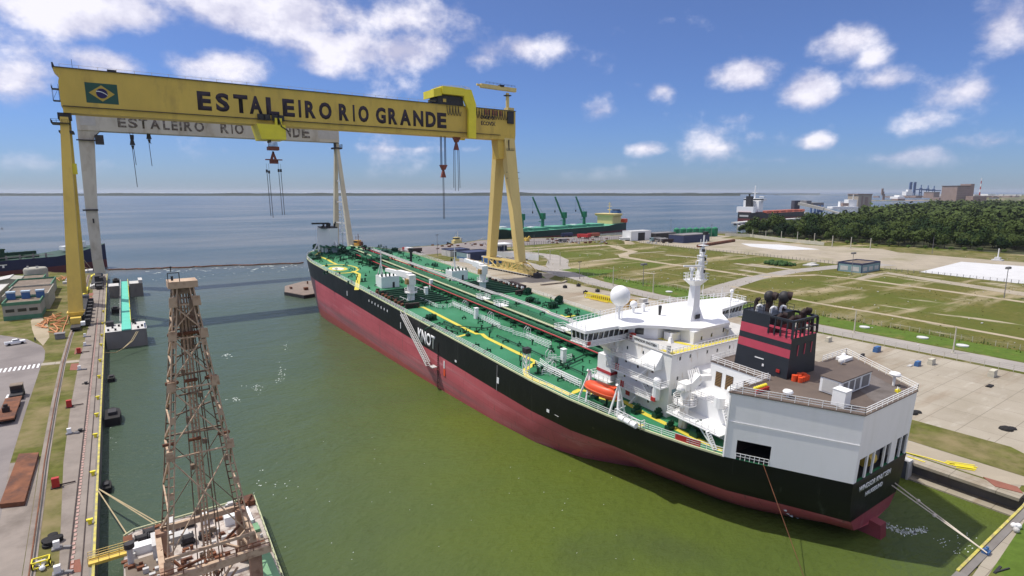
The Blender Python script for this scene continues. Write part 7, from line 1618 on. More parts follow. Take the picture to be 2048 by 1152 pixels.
wallthing('low white wall on the far shore left of the forest', [G(1380, 465), G(1430, 467), G(1478, 468)], 2.6, m_slabw, panel=12)
wallthing('white panel fence behind the yellow crane bogie', [(226, 376), (236, 352), (243, 336), (247, 322)], 4.6, m_white, .3, panel=3.2)
wallthing('white sloping panel wall left of the yellow crane bogie', [(198, 350), (199.5, 322), (196, 305)], 2.6, m_slabw, .4, panel=4)
# buildings and sheds round the gantry foot
o = building('office', 'blue and teal office with a white end right beside the yellow crane foot', 205, 226, 350, 367, 5.6, m_teal, m_navy, m_navy, .5, [('l', 1, 15, 1.0, 2.0)], wmat=m_bluep)
b = MB(); b.box(-.2, 1.6, -.3, -.05, 0, 5.0); b.box(-.25, -.06, -.3, 1.4, 0, 5.0); b.build('white_end', m_white, o); b = MB(); b.box(1.7, 21, -.2, -.06, 0, 5.5); b.build('dark_front', m_navy, o)
building('office', 'grey office with dark flat roof left of the blue and teal one', 207, 224, 380, 394, 5.0, m_lgrey, m_navy, m_navy, .4, [('y', 3, 12, .4, 4.2)])
building('office', 'small blue shed with a white roof edge beside the crane foot', 209, 219, 327, 338, 4.2, m_bluep, m_navy, m_white, .4, [('y', 1, 3, 1.5, 3)])
b = MB(); [b.box(232 + k * 2.4, 233.6 + k * 2.4, 330, 345, .2, 1.0 + .3 * (k % 2)) for k in range(5)]; b.build('steel_stack', m_mgrey, loc=(0, 0, 3.03), label='dark grey pipe stack on the ground between the yellow crane legs', cat='steel')
cn = empty('canopy', (257, 391, 3), 'white flat canopy on posts seen between the yellow crane legs', 'canopy'); b = MB(); b.box(0, 15, 0, 12, 5.2, 6.2); b.build('roof', m_white, cn); b = MB(); [b.box(x, x + .4, y, y + .4, 0, 5.2) for x in (.4, 7, 14.2) for y in (.4, 11)]; b.build('post', m_lgrey, cn); b = MB(); b.box(3, 13, 5, 11, 0, 4.2); b.build('room', m_navy, cn)
o = building('warehouse', 'white shed with a big dark doorway near the green freighter stern', 423, 452, 400, 412, 9.5, m_white, m_lgrey, m_white, .2); b = MB(); b.box(10, 20, -.06, 0, 0, 8); b.build('door', m_dark, o)
building('warehouse', 'long dark blue grey shed on the far quay behind the radar mast', 446, 486, 354, 372, 7.5, m_navy, m_mgrey, m_mgrey, .4)
building('warehouse', 'low dark open shed right of the white one on the quay', 455, 486, 396, 408, 6.5, m_dark, m_mgrey, m_mgrey, .3)
for i in range(7): b = MB(); b.tube((0, 0, 0), (0, 0, 9), 3.3, 12); b.lathe([(3.3, 9), (2.0, 10), (.3, 10.6)], (0, 0, 0), 12); b.build('storage_tank', m_crgreen, loc=(497 + i * 8.0, 404 - i * 2.2, 3), label=['leftmost', 'second from left', 'third from left', 'middle', 'third from right', 'second from right', 'rightmost'][i] + ' of the seven green storage tanks on the far quay', cat='tank', group='green tanks on the far quay', smooth=True)
o = building('field_building', 'low blue grey building with dark trim alone among the green fields', 369.5, 393.5, 160, 174, 5.2, m_teal, m_bldroof, m_navy, .7, [('l', 1.5, 4.5, .9, 3.6), ('l', 8, 4.5, .9, 3.6), ('y', 2, 5, 1, 3.4), ('y', 9.5, 5, 1, 3.4), ('y', 17, 5, 1, 3.4)], wmat=m_lgrey)
b = MB(); b.box(-.15, .3, -.15, .3, 0, 5); b.box(23.7, 24.15, -.15, .3, 0, 5); b.box(-.15, .3, 13.7, 14.15, 0, 5); b.build('corner_trim', m_navy, o)
mo = empty('monument', G(1995, 521), 'slim white post on a stepped white base beside the white slab', 'monument'); h = zpix(G(1995, 521), 497) - 3; b = MB(); b.box(-3, 3, -3, 3, 0, .8); b.box(-1.6, 1.6, -1.6, 1.6, .8, 2.4); b.build('base', m_slabw, mo); b = MB(); b.tube((0, 0, 2.4), (0, 0, h), .45, 8, r2=.3); b.build('shaft', m_white, mo)
# vehicles on the quays
def truck(px, py, rz, lab, mc, mb_, k=1.0, grp='trucks on the far quay'):
    o = empty('truck', G(px, py), lab, 'truck', grp, rz); b = MB(); b.box(-1.25 * k, 1.25 * k, 2.2 * k, 4.4 * k, .6 * k, 3.1 * k); b.build('cab', mc, o); b = MB(); b.box(-1.3 * k, 1.3 * k, -5 * k, 1.9 * k, 1.1 * k, 3.2 * k); b.build('body', mb_, o); b = MB(); b.box(-1.1 * k, 1.1 * k, 4.4 * k, 4.43 * k, 1.9 * k, 2.8 * k); b.build('window', m_glass, o)
    for (x, y) in ((-1.1, 3.2), (1.1, 3.2), (-1.1, -3.6), (1.1, -3.6), (-1.1, -2.3), (1.1, -2.3)): MB().tube((x * k - .2, y * k, .55 * k), (x * k + .2, y * k, .55 * k), .55 * k, 8).build('wheel', m_tyre, o)
truck(1248, 482, 1.2, 'white truck parked left of the white shed', m_white, m_white, 1.1)
truck(1166, 477, .2, 'red truck on the quay, left of the two before the green freighter', m_red, m_red, 1.5); truck(1186, 475, 1.4, 'red truck on the quay, right of the two before the green freighter', m_red, m_oxide, 1.5); truck(1133, 474, 1.3, 'dark blue truck on the quay beside the green freighter', m_navy, m_navy, 1.4)
truck(815, 503, .3, 'red and white truck on the quay beyond the tanker bow', m_red, m_white, 1.1); truck(829, 506, 1.5, 'dark red truck beside the red and white one beyond the tanker', m_oxide, m_exh, 1.2); truck(1125, 484, 1.6, 'small dark truck by the fence before the green freighter', m_dark, m_mgrey, 1.0)
truck(1310, 483, 1.4, 'dull green truck among the dark vehicles of the far quay', m_teal, m_mgrey, 1.3); truck(1334, 486, 1.2, 'dark red truck at the end of the dark vehicle row', m_exh, m_exh, 1.2); truck(1322, 484, 1.4, 'grey tipper truck in the middle of the dark vehicle row', m_mgrey, m_lgrey, 1.2)
ex = empty('excavator', G(1367, 484), 'small yellow excavator before the dark blue grey shed', 'excavator'); b = MB(); b.box(-1.6, 1.6, -1.6, 1.6, 1.1, 3.2); b.build('body', m_yel, ex); b = MB(); b.bars([(-1, 0, 2.6), (-4, 0, 6), (-7, 0, 3.6), (-7.6, 0, 1.2)], .7); b.build('boom', m_yel, ex); b = MB(); b.box(-2, 2, -1.8, -1.1, 0, 1.1); b.box(-2, 2, 1.1, 1.8, 0, 1.1); b.build('track', m_dark, ex)
for (px, py, m, k, lab) in ((1054, 483, m_yel, 4.0, 'yellow machine at the near end of the green freighter quay'), (1048, 482, m_yel, 3.0, 'smaller yellow machine beside the crane leg on the quay')):
    o = empty('machine', G(px, py), lab, 'machine'); b = MB(); b.box(-k * .5, k * .5, -k * .4, k * .4, .5, k * .8); b.build('body', m, o); b = MB(); b.bars([(0, 0, k * .7), (k * .7, 0, k * 1.3), (k * 1.2, 0, k * .5)], k * .18); b.build('arm', m, o); b = MB(); b.box(-k * .5, k * .5, -k * .45, k * .45, 0, .5); b.build('track', m_dark, o)
random.seed(31)
sc_l = ['pale crate', 'dark crate', 'brown crate']
b = MB()
for (x0, x1, y0, y1, n) in ((930, 990, 488, 492, 10), (1090, 1215, 478, 488, 34), (860, 940, 488, 500, 12)):
    for _ in range(n): p = G(random.uniform(x0, x1), random.uniform(y0, y1), 3); w = random.uniform(.5, 1.5); b.box(p.x - w, p.x + w, p.y - w * .6, p.y + w * .6, 3.02, 3.02 + w * .9)
b.build('quay_clutter', m_rust, kind='stuff')
b = MB()
for (x0, x1, y0, y1, n) in ((930, 990, 487, 492, 8), (1090, 1215, 477, 488, 26), (1290, 1345, 478, 488, 30)):
    for _ in range(n): p = G(random.uniform(x0, x1), random.uniform(y0, y1), 3); w = random.uniform(.5, 1.3); b.box(p.x - w, p.x + w, p.y - w * .6, p.y + w * .6, 3.02, 3.02 + w * 1.1)
b.build('quay_clutter', m_lgrey, kind='stuff')
for (px, py, lab, s, hh, m) in ((1236, 487, 'brown and green earth mound on the dirt path', 9, 3.6, m_lawn2), (1254, 487, 'second brown earth mound right of the green topped one', 8, 2.4, m_dirt)):
    b = MB(); b.lathe([(s, -.2), (s * .7, hh * .5), (s * .4, hh * .9), (.3, hh)], G(px, py, 3), 14); b.build('earth_mound', m, label=lab, cat='earth mound', smooth=True)
MB().tube(G(1396, 492, 4.2), G(1468, 481, 4.2), 1.5, 8).build('pipeline', m_rust, label='long dark rusty pipe lying on the sandy yard behind the radar mast', cat='pipe')
b = MB(); p = G(1585, 530, 3)
for k in range(46): a = random.uniform(0, 2 * pi); r = random.random() ** .5 * 9; s = random.uniform(.8, 1.7); q = p + Vector((r * cos(a) * .8 - 6, r * sin(a) * 1.1 + 6, random.uniform(.2, 1.7))); b.ball(q, s, 6, 4)
b.build('bush', mat('bush green', (.035, .085, .02), .9, .4, 1.2), label='dark green bush on the field left of the blue grey building', cat='bush')
b = MB(); b.box(-5, 5, -3, 3, 0, .8); b.box(2, 9, 1, 4, 0, 1.1); b.build('rubble', m_lgrey, loc=G(1622, 531, 3.02), label='pale rubble and slabs beside the dark green bush', cat='rubble')
# yellow lattice girder and box on the apron
A_, B2 = G(1172, 595, 3), G(1236, 608, 3); u = (B2 - A_); L_ = u.length; ye = empty('steel_truss', A_, 'yellow lattice girder lying on the apron left of the radome', 'truss', rz=atan2(u.y, u.x))
b = MB()
for y in (-.9, .9):
    for z in (.3, 2.4): b.bar((0, y, z), (L_, y, z), .3)
    for k in range(17): x = L_ * k / 16; b.bar((x, y, .3), (x, y, 2.4), .22)
b.build('truss', m_yel2, ye); b = MB(); b.box(2, L_, 1.2, 4.6, 0, 1.0); b.build('timber', m_rust, ye); b = MB(); b.bar((4, -1.8, .3), (L_ * .8, -2.2, .3), .35); b.build('beam', m_yel, ye)
b = MB(); b.box(-2.4, 2.4, -1.6, 1.6, 0, 2.8); b.box(-2.6, 2.6, -1.8, 1.8, 2.8, 3.0); b.build('ochre_box', mat('ochre box', (.36, .22, .05), .6, .15, .5), loc=G(1259, 614, 3.02), label='ochre yellow box right beside the white radome, on the apron', cat='box')
b = MB(); b.box(-1.6, 1.6, -1.2, 1.2, 0, 2.0); b.build('crate', m_lgrey, loc=G(1287, 606, 3.02), label='small grey crate on the apron right of the ochre box', cat='box')
def P9(a, c): return G(1400 + a * 648 / 2048., 480 + c * 648 / 2048., 3.02)
for (a, c, m, lab, k) in ((812, 642, m_post, 'concrete block at the road foot, just right of the funnel', 1.0), (1118, 706, m_bluep, 'blue bin at the road foot right of the funnel', 1.1), (1462, 785, m_post, 'concrete block at the road foot, middle of three', 1.1), (1848, 862, m_post, 'concrete block at the road foot, rightmost of three', 1.2), (1375, 795, m_bluep, 'blue box lying on the concrete apron amid debris', .9), (1328, 797, m_lgrey, 'pale flat debris beside the blue box on the apron', .8), (1027, 737, m_dark, 'dark stone on the apron left of the blue bin', .6), (1832, 925, m_tyre, 'flat dark scrap on the apron near the right edge', 1.0)):
    b = MB(); b.box(-1.2 * k, 1.2 * k, -.5 * k, .5 * k, .0, 1.5 * k if m not in (m_tyre, m_lgrey) else .3); b.box(-1.3 * k, -.9 * k, -.6 * k, .6 * k, 0, .9 * k if m not in (m_tyre, m_lgrey) else .2); b.build('bin' if m is m_bluep else 'block', m, loc=P9(a, c), label=lab, cat='bin' if m is m_bluep else 'block')
for (px, py, lab) in ((1729, 655, 'white manhole cover on the verge behind the stern roof'), (1925, 692, 'white manhole cover on the verge near the right photo edge'), (1338, 584, 'white manhole cover on the verge left of the radar mast'), (1845, 676, 'faint pale slab on the verge between the two white covers')):
    b = MB(); b.lathe([(1.7, 0), (1.7, .35), (1.3, .45), (.1, .5)], (0, 0, 0), 12); b.build('manhole_cover', m_slabw, loc=G(px, py, 3.03), label=lab, cat='manhole cover', smooth=True)
for (px, py, lab) in ((1130, 576, 'dark capstan on the apron left of the yellow girder'), (1157, 573, 'pale block with dark top at the near end of the road fence'), (1195, 584, 'dark box on the apron above the yellow girder'), (1171, 587, 'small dark winch at the left end of the yellow girder'), (1075, 556, 'dark shed like box at the road bend beside the crane bogie')):
    b = MB(); k = 2.2 if px == 1075 else 1.0; b.box(-.9 * k, .9 * k, -.7 * k, .7 * k, 0, 1.3 * k); b.tube((0, 0, 1.3 * k), (0, 0, 1.7 * k), .3 * k, 8); b.build('apron_fitting', m_dark, loc=G(px, py, 3.02), label=lab, cat='fitting')
b = MB(); b.prism([(-10, -1), (4, -2.2), (10, 1.5), (9, 2.2), (3, -1.2), (-10, .2)], 0, .7); b.build('kerb_edge', m_conc, loc=G(1110, 567, 3.03), label='curved pale kerb with a dark side in the crane shadow at the road', cat='kerb')
for (px, py, lab, k) in ((2012, 859, 'dark lump of netting alone on the concrete apron at the right', 1.0), (1822, 826, 'dark heap standing for a shadow just right of the stern house roof corner', 1.1)):
    b = MB(); b.lathe([(1.3 * k, 0), (1.1 * k, .4), (.5 * k, .7), (.1, .75)], (0, 0, 0), 9); b.lathe([(.9 * k, 0), (.7 * k, .3), (.1, .45)], (1.5 * k, -.6, 0), 8); b.build('netting_or_shade', m_tyre, loc=G(px, py, 3.03), label=lab, cat='netting')  # the second heap stands for a shadow patch on the apron
# the dock's right bank
cs = empty('caisson_panel', (DOCK_R - 4.4, 38.5, 0), 'dark blue grey steel panel standing against the right dock wall behind the stern', 'steel panel')
b = MB(); b.box(0, 1.6, 0, 22, -1, 3.4)
for k in range(6): b.box(-.12, 0, 1 + k * 3.6, 3.6 + k * 3.6, -.5, 3.2)
b.build('plate', mat('slate steel', (.10, .11, .13), .5, .2, .4), cs); b = MB(); b.box(-.14, 1.7, -.3, 0, -1, 3.5); b.box(-.15, 1.7, 0, 22, 3.4, 3.5); b.build('edge', m_lgrey, cs)
for i, (pts, lab) in enumerate((([(1812, 905), (1860, 917), (1905, 930)], 'long yellow pipe along the right dock edge, upper one'), ([(1815, 913), (1850, 924)], 'short yellow pipe along the right dock edge, lower one'), ([(1895, 928), (1952, 937)], 'bundle of yellow pipes on the grass right of the dock'), ([(1912, 935), (1950, 941)], 'second yellow pipe bundle under the first on the grass'))):
    b = MB(); P = [G(*p, 3.15) for p in pts]
    for k in range(1 if i < 2 else 4): b.path([p + Vector((k * .35, (k % 2) * .5, .1 * (k % 2))) for p in P], .09, 6)
    b.build('yellow_pipe', m_yel2, label=lab, cat='pipe')
b = MB(); P = [G(1966, 955), G(2035, 975), G(2046, 988), G(1990, 974)]; b.prism(xy(P), 3.06, 3.16); b.build('rust_sheet', m_brick, label='thin reddish steel sheet on the grass at the right dock edge', cat='steel sheet')
for i in range(3): b = MB(); b.ball((0, 0, .42), .42, 10, 6); b.build('float_ball', m_white if i < 2 else m_lgrey, loc=G(2027 + i * 9 - (13 if i == 2 else 0), 1056 + (9 if i == 2 else i * 1), 3.02), label=['white float on the grass strip, left of the pair at the right', 'white float on the grass strip, right of the pair at the right', 'grey float below the white pair on the grass strip'][i], cat='float', group='floats on the right grass strip')
MB().box(-1.2, 1.2, -.15, .15, 0, .1).bar((-1, 0, .1), (1.6, -.8, .1), .15).build('scrap_bar', m_dark, loc=G(1995, 1140, 3.05), label='dark bar lying on the grass strip at the lower right corner', cat='bar')
for (a, c, zz, lab) in (((1790, 994), (1972, 1104), 8.2, 'upper pale mooring line from the tanker stern to the dock head'), ((1800, 990), (1974, 1106), 8.6, 'lower pale mooring line from the tanker stern to the dock head')):
    p = SO + SU * .3 + SN * -4.6 + Vector((5.4 if zz < 8.4 else 6.6, 0, 0)); q = G(*c, 3.5); b = MB(); b.tube(p, q, .09, 6); m_ = p.lerp(q, .5 if zz < 8.4 else .3); b.ball(m_, .28, 8, 5); b.build('mooring_rope', mat('pale rope', (.62, .55, .46), .9, .1, 1) if zz < 8.4 else bpy.data.materials['pale rope'], label=lab, cat='rope', group='stern lines of the tanker')
pq = tk.matrix_basis @ Vector((-14.9, 10.2, .3)); MB().tube(pq, G(1612, 1165, 0) , .05, 6).build('mooring_rope', m_rust, label='brown rope from the stern house opening down into the green water', cat='rope')
b = MB(); b.box(-.5, .5, -.4, .4, 0, .4); b.tube((-.3, 0, .4), (-.3, 0, .8), .18, 8); b.tube((.3, 0, .4), (.3, 0, .8), .18, 8); b.build('bollard', m_bluep, loc=(G(1972, 1106, 3.1)), label='blue bollard on the dock head where the two stern lines end', cat='bollard')
# ------------------------------------------------------------------ tugs
def tug(px, py, rz, L_, lab, mh, mhouse, mm):
    p = G(px, py, 0); o = empty('tug', p, lab, 'tug', rz=rz); ship_hull(L_, L_ * .32, 1.8, 3.4, .5, [mh, m_hullr, m_mgrey], 'hull', o)
    b = MB(); k = L_ / 24; b.box(-2.4 * k, 2.4 * k, 8 * k, 17 * k, 1.8, 4.6 * k); b.box(-2.0 * k, 2.0 * k, 10 * k, 15.4 * k, 4.6 * k, 7.2 * k); b.box(-2.2 * k, 2.2 * k, 9.8 * k, 15.6 * k, 7.2 * k, 7.5 * k); hs = b.build('house', mhouse, o)
    b = MB(); b.box(-2.03 * k, 2.03 * k, 10.4 * k, 15.43 * k, 5.6 * k, 6.8 * k); b.build('window', m_glass, hs)
    b = MB(); b.tube((0, 11 * k, 7.2 * k), (0, 11 * k, 13 * k), .25 * k, 6); b.bar((-1.4 * k, 11 * k, 10.5 * k), (1.4 * k, 11 * k, 10.5 * k), .2 * k); b.tube((0, 14 * k, 7.2 * k), (0, 14 * k, 11 * k), .18 * k, 6); b.box(-1.2 * k, 1.2 * k, 6.6 * k, 8.4 * k, 1.8, 6.6 * k); b.build('mast', mm, o)
    b = MB(); [b.tube((s * L_ * .16, y * k, 1.2), (s * (L_ * .16 + .2), y * k, 1.2), .55 * k, 8) for s in (-1, 1) for y in (2, 6, 10, 14, 18)]; b.build('tyre_fender', m_tyre, o)
tug(934, 488, R(95), 24, 'white and cream tug with black hull, moored left of the yellow crane', m_dark, m_cream, m_lgrey)
tug(735, 500, R(20), 26, 'orange yellow tug half hidden behind the tanker bow', m_dark, mat('tug ochre', (.55, .30, .05), .6, .15, .4), m_rust)
bs2 = MB(); bs2.lathe([(1.2, -.3), (1.3, .6), (.2, 1.0)], (0, 0, 0), 10); bs2.tube((0, 0, .8), (0, 0, 3.2), .18, 6); bs2.build('buoy', m_dark, loc=G(4, 458, 0), label='small dark buoy on the water at the left photo edge', cat='buoy')
# ------------------------------------------------------------------ green freighter
gs, Lg = ship_root('freighter', (562, 552), (322, 506), 'dark green freighter with four green cranes and a cream yellow house', 'ship')
ship_hull(Lg, 31, 9.0, 13.5, 2.2, [m_hullg, m_hullr, m_hatch], 'hull', gs, stern_h=11)
def col_of(x, y, z):
    F = Vector((sin(AZ), cos(AZ))); fw = x * F.x + y * F.y; up = z - CAM_H; return CX + FPX * (x * cos(AZ) - y * sin(AZ)) / (fw * cos(PITCH) - up * sin(PITCH))
ax = Vector((322 - 562, 506 - 552)).normalized()
def ship_t(px): return min((k * .5 for k in range(0, 500)), key=lambda t: abs(col_of(562 + ax.x * t, 552 + ax.y * t, 15) - px))
for i, px in enumerate((1044, 1085, 1128, 1168)):
    t = ship_t(px)
    b = MB(); b.tube((0, t, 9), (0, t, 25), 2.0, 10, r2=1.7); b.box(-2.4, 2.4, t - 2.4, t + 2.4, 20.5, 27.5); b.box(2.4, 5.0, t - 1.5, t + 1.5, 17.5, 18.2); cr_ = b.build('deck_crane', m_crgreen, gs)
    b = MB(); 
    for dx in (-.9, .9): b.bar((dx, t + 2.4, 21.5), (dx * .4, t + 17.5, 46.0), .9)
    for k in range(8): z = k / 8; b.bar((-.9 + .06 * k, t + 2.4 + 15.1 * z, 21.5 + 24.5 * z), (.9 - .06 * k, t + 2.4 + 15.1 * (z + .11), 21.5 + 24.5 * (z + .11)), .4)
    b.build('jib', m_crgreen, cr_); b = MB(); b.tube((0, t + 17.3, 46), (0, t + 17.3, 30), .1, 4); b.tube((0, t + 17.3, 30), (0, t + 17.3, 27.6), .7, 6); b.tube((0, t, 27.5), (0, t + 17.3, 46), .1, 4); b.build('hook', m_dark, cr_)
b = MB()
for k in range(5): y = 52 + k * 36; b.box(-10, 10, y, y + 27, 9, 11.4); b.box(-10.4, 10.4, y - .4, y + 27.4, 11.4, 11.9)
b.build('hatch_cover', m_hatch, gs); b = MB(); b.box(-4, 4, 100, 104, 11.95, 12.6); b.box(-3, 3, 176, 182, 11.95, 12.8); b.build('hatch_gear', m_white, gs)
b = MB(); b.box(-12, 12, 18, 36, 9, 20); b.hexa([(-12, 18, 20), (12, 18, 20), (12, 36, 20), (-12, 36, 20)], [(-15, 18, 21.5), (15, 18, 21.5), (15, 38, 21.5), (-15, 38, 21.5)]); b.box(-15, 15, 18, 38, 21.5, 23.6); fh_ = b.build('house', m_cream, gs)
b = MB(); b.box(-14.8, 14.8, 17.9, 38.1, 21.9, 22.9); b.build('window', mat('amber glass', (.30, .20, .06), .3, .1, 1), fh_)
for z in (12, 16, 20): b = MB(); [b.box(12.0, 12.06, 20 + k * 3.2, 20.8 + k * 3.2, z - 1, z) for k in range(4)]; b.build('porthole', m_dark, fh_)
b = MB(); b.box(-5, 5, 6, 15, 9, 21, 0); b.box(-5.1, 5.1, 5.9, 15.1, 21, 27, 1); b.box(-4, 4, 7, 14, 27, 28.5, 2); b.build('funnel', [m_cream, m_bluep, m_dark], gs)
b = MB(); b.tube((0, 26, 23.6), (0, 26, 38), .5, 6); b.bar((-3.5, 26, 33), (3.5, 26, 33), .5); b.bar((-2.4, 26, 36), (2.4, 26, 36), .4); b.box(-2.5, 2.5, 25, 27, 28, 29); b.build('mast', m_cream, fh_)
b = MB(); b.box(-10, -4, -2, 5, 11, 16); b.box(5, 11, -1, 5, 11, 19); b.box(8, 12, 2, 14, 12, 15); b.build('stern_gear', m_orange, gs)
b = MB(); b.tube((0, Lg - 14, 13), (0, Lg - 14, 33), .7, 6, r2=.5); b.box(-2, 2, Lg - 15, Lg - 13, 21, 26); b.build('fore_mast', m_cream, gs); b = MB(); b.box(-5, 4, Lg - 22, Lg - 17, 13, 15); b.build('windlass', m_white, gs)
b = MB(); w = 15.55
for k in range(9): b.box(w, w + .08, Lg - 38 + k * 1.6, Lg - 37 + k * 1.6, 9.6, 10.6)
b.build('bow_mark', m_lgrey, gs)
MB().tube(G(938, 487, 5), G(968, 476, 13), .16, 5).build('mooring_rope', m_rope, label='thin line from the freighter bow to the quay near the cream tug', cat='rope')
# ================================================================== red and black bulk carrier beyond the forest and its loader
VF = Vector((sin(AZ), cos(AZ), 0)); VR = Vector((cos(AZ), -sin(AZ), 0))
s0 = G(1487, 444, 0); s1 = s0 + (VR * .76 + VF * .65) * 232
bk, Lb = ship_root('bulk_carrier', (s0.x, s0.y), (s1.x, s1.y), 'red and black bulk carrier with white house, berthed beyond the forest', 'ship')
ship_hull(Lb, 36, 14.5, 18, 6.0, [m_dark, m_hullr, m_oxide], 'hull', bk, stern_h=17)
b = MB(); [b.box(-12, 12, 58 + k * 27, 79 + k * 27, 14.5, 17.5) for k in range(6)]; b.build('hatch_cover', m_oxide, bk)
b = MB(); b.box(-14, 14, 22, 38, 14.5, 36); b.box(-18, 18, 30, 40, 36, 40); b.box(-15, 15, 2, 10, 16, 26); b.box(-12, 12, 10, 22, 14.5, 24); bh = b.build('house', m_white, bk); b = MB(); b.box(-18.1, 18.1, 39.9, 40.1, 37, 39.2); b.box(-18, 18, 29.9, 30.0, 37, 39.2); b.build('window', m_glass, bh)
b = MB(); b.box(-4.5, 4.5, 12, 20, 24, 44); b.tube((0, 15, 44), (0, 15, 48), 1.6, 8); b.build('funnel', m_dark, bk); b = MB(); b.bar((0, 34, 40), (0, 34, 62), 1.6, 1.6); b.bar((-5, 34, 50), (5, 34, 50), 1); b.box(12, 20, 26, 30, 42, 44); b.build('mast', m_white, bk); b = MB(); b.box(-8, 8, -.2, .1, 9, 12); b.build('stern_lettering', m_lgrey, bk)
ld = empty('ship_loader', (0, 0, 0), 'dark ship loader towers joined by a pale sloping conveyor gallery', 'ship loader')
def FP(px, dist, z=0.0): d = ray(px, HZ); d.z = 0; d.normalize(); k = dist / (d.dot(VF)); return Vector((d.x * k, d.y * k, z))
def fz(py, dist): return CAM_H - (py - HZ) / FPX * dist * .985
def fbox(b, px0, px1, py0, py1, dist, dep, m=0):                       # a real box, broadside to the view, `dep` metres deep
    c0, c1 = FP(px0, dist), FP(px1, dist); z0, z1 = max(0, fz(py1, dist)), fz(py0, dist); e = VF * dep
    b.hexa([Vector((c0.x, c0.y, z0)), Vector((c1.x, c1.y, z0)), Vector((c1.x + e.x, c1.y + e.y, z0)), Vector((c0.x + e.x, c0.y + e.y, z0))], [Vector((c0.x, c0.y, z1)), Vector((c1.x, c1.y, z1)), Vector((c1.x + e.x, c1.y + e.y, z1)), Vector((c0.x + e.x, c0.y + e.y, z1))], m)
D1 = 1180.0
b = MB(); fbox(b, 1591, 1602, 401, 440, D1, 14); b.build('tower', mat('loader steel', (.06, .055, .075), .8, .3, .1), ld)
b = MB(); p, q = FP(1600, D1 - 6, fz(407, D1)), FP(1652, D1 - 60, fz(416, D1)); b.bar(p, q, 6, 5.5); p2 = FP(1690, D1 - 110, fz(424, D1)); b.bar(q, p2, 4, 3); b.build('conveyor', mat('gallery grey', (.33, .32, .29), .8, .1, .1), ld)
b = MB(); fbox(b, 1615, 1625, 401, 408, D1 + 20, 30); fbox(b, 1628, 1650, 405, 412, D1 + 20, 40); b.build('shed', m_mgrey, ld)
b = MB(); [fbox(b, x, x + 1.6, 410, 440, D1 + 10, 6) for x in (1626, 1634, 1641, 1648)]; fbox(b, 1640, 1649, 412, 424, D1 + 30, 6); b.build('trestle', m_farblue, ld)
b = MB(); [fbox(b, x, x + 8, 424, 436, D1 + 20, 20) for x in (1604, 1614)]; b.build('trestle', m_lgrey, ld)
jt = empty('jetty', (0, 0, 0), 'pale jetty on piles at the stern of the red and black carrier', 'jetty'); b = MB()
pts = [G(1470, 446, 3), G(1500, 443, 3), G(1600, 437, 3), G(1665, 432, 3)]
for a, c in zip(pts[:-1], pts[1:]): b.bar(a, c, 12, 2.0)
b.build('deck', m_lgrey, jt); b = MB(); [b.box(p.x - 1.5, p.x + 1.5, p.y - 1.5, p.y + 1.5, -2, 2.2) for p in [pts[0].lerp(pts[-1], i / 14) for i in range(15)]]; b.build('pile', m_dark, jt)
sk = empty('skiff', G(1492, 454, 0), 'small white boat on the water below the jetty end', 'boat'); ship_hull(14, 5, 1.6, 2.4, .4, [m_white, m_mgrey, m_lgrey], 'hull', sk); MB().box(-1.6, 1.6, 4, 8, 1.6, 4.2).build('cabin', m_lgrey, sk)
# far port ----------------------------------------------------------------------
def far_thing(name, lab, cat, parts, group=None):
    o = empty(name, (0, 0, 0), lab, cat, group)
    for (nm, m, lst) in parts:
        b = MB()
        for t in lst: fbox(b, *t)
        b.build(nm, m, o)
    return o
far_thing('silo_block', 'squat tan silo block with dark recesses behind the forest', 'silo', [('wall', mat('silo tan', (.36, .31, .25), .9, .1, .05), [(1718, 1745, 389, 420, 1900, 60)]), ('recess', m_far, [(1725, 1728, 392, 415, 1899, 1), (1732, 1738, 394, 412, 1899, 1)]), ('roof', m_far, [(1717, 1746, 387.6, 389.2, 1898, 62)])])
ws = far_thing('moored_ship', 'white ship with pale superstructure left of the squat tan silo', 'ship', [('hull', m_white, [(1668, 1720, 413, 421, 1780, 30)]), ('house', m_white, [(1699, 1716, 399, 414, 1800, 24), (1682, 1690, 403, 414, 1800, 10)]), ('deck_gear', m_far, [(1688, 1700, 406, 412, 1790, 12)]), ('mast', m_lgrey, [(1708, 1709, 389, 400, 1800, 4)])])
far_thing('harbour_crane', 'lone dark harbour crane between the silo and the port', 'crane', [('tower', m_far, [(1768, 1771, 388, 400, 2600, 8), (1764, 1767, 377, 389, 2600, 6), (1766, 1769, 383, 391, 2601, 6)])])
far_thing('white_hall', 'small white domed hall before the blue port cranes', 'building', [('wall', m_white, [(1797, 1811, 393, 397.5, 2900, 60)]), ('roof', m_white, [(1800, 1808, 390.4, 393, 2905, 40)]), ('base', m_far, [(1798, 1812, 397.5, 401, 2890, 50)])])
far_thing('moored_ship', 'white bulk ship house at the left foot of the blue cranes', 'ship', [('hull', m_far, [(1811, 1845, 391, 396, 3600, 60)]), ('house', m_white, [(1813, 1826, 383, 391, 3600, 40)]), ('upper_house', m_white, [(1816, 1823, 379, 383, 3600, 20)])])
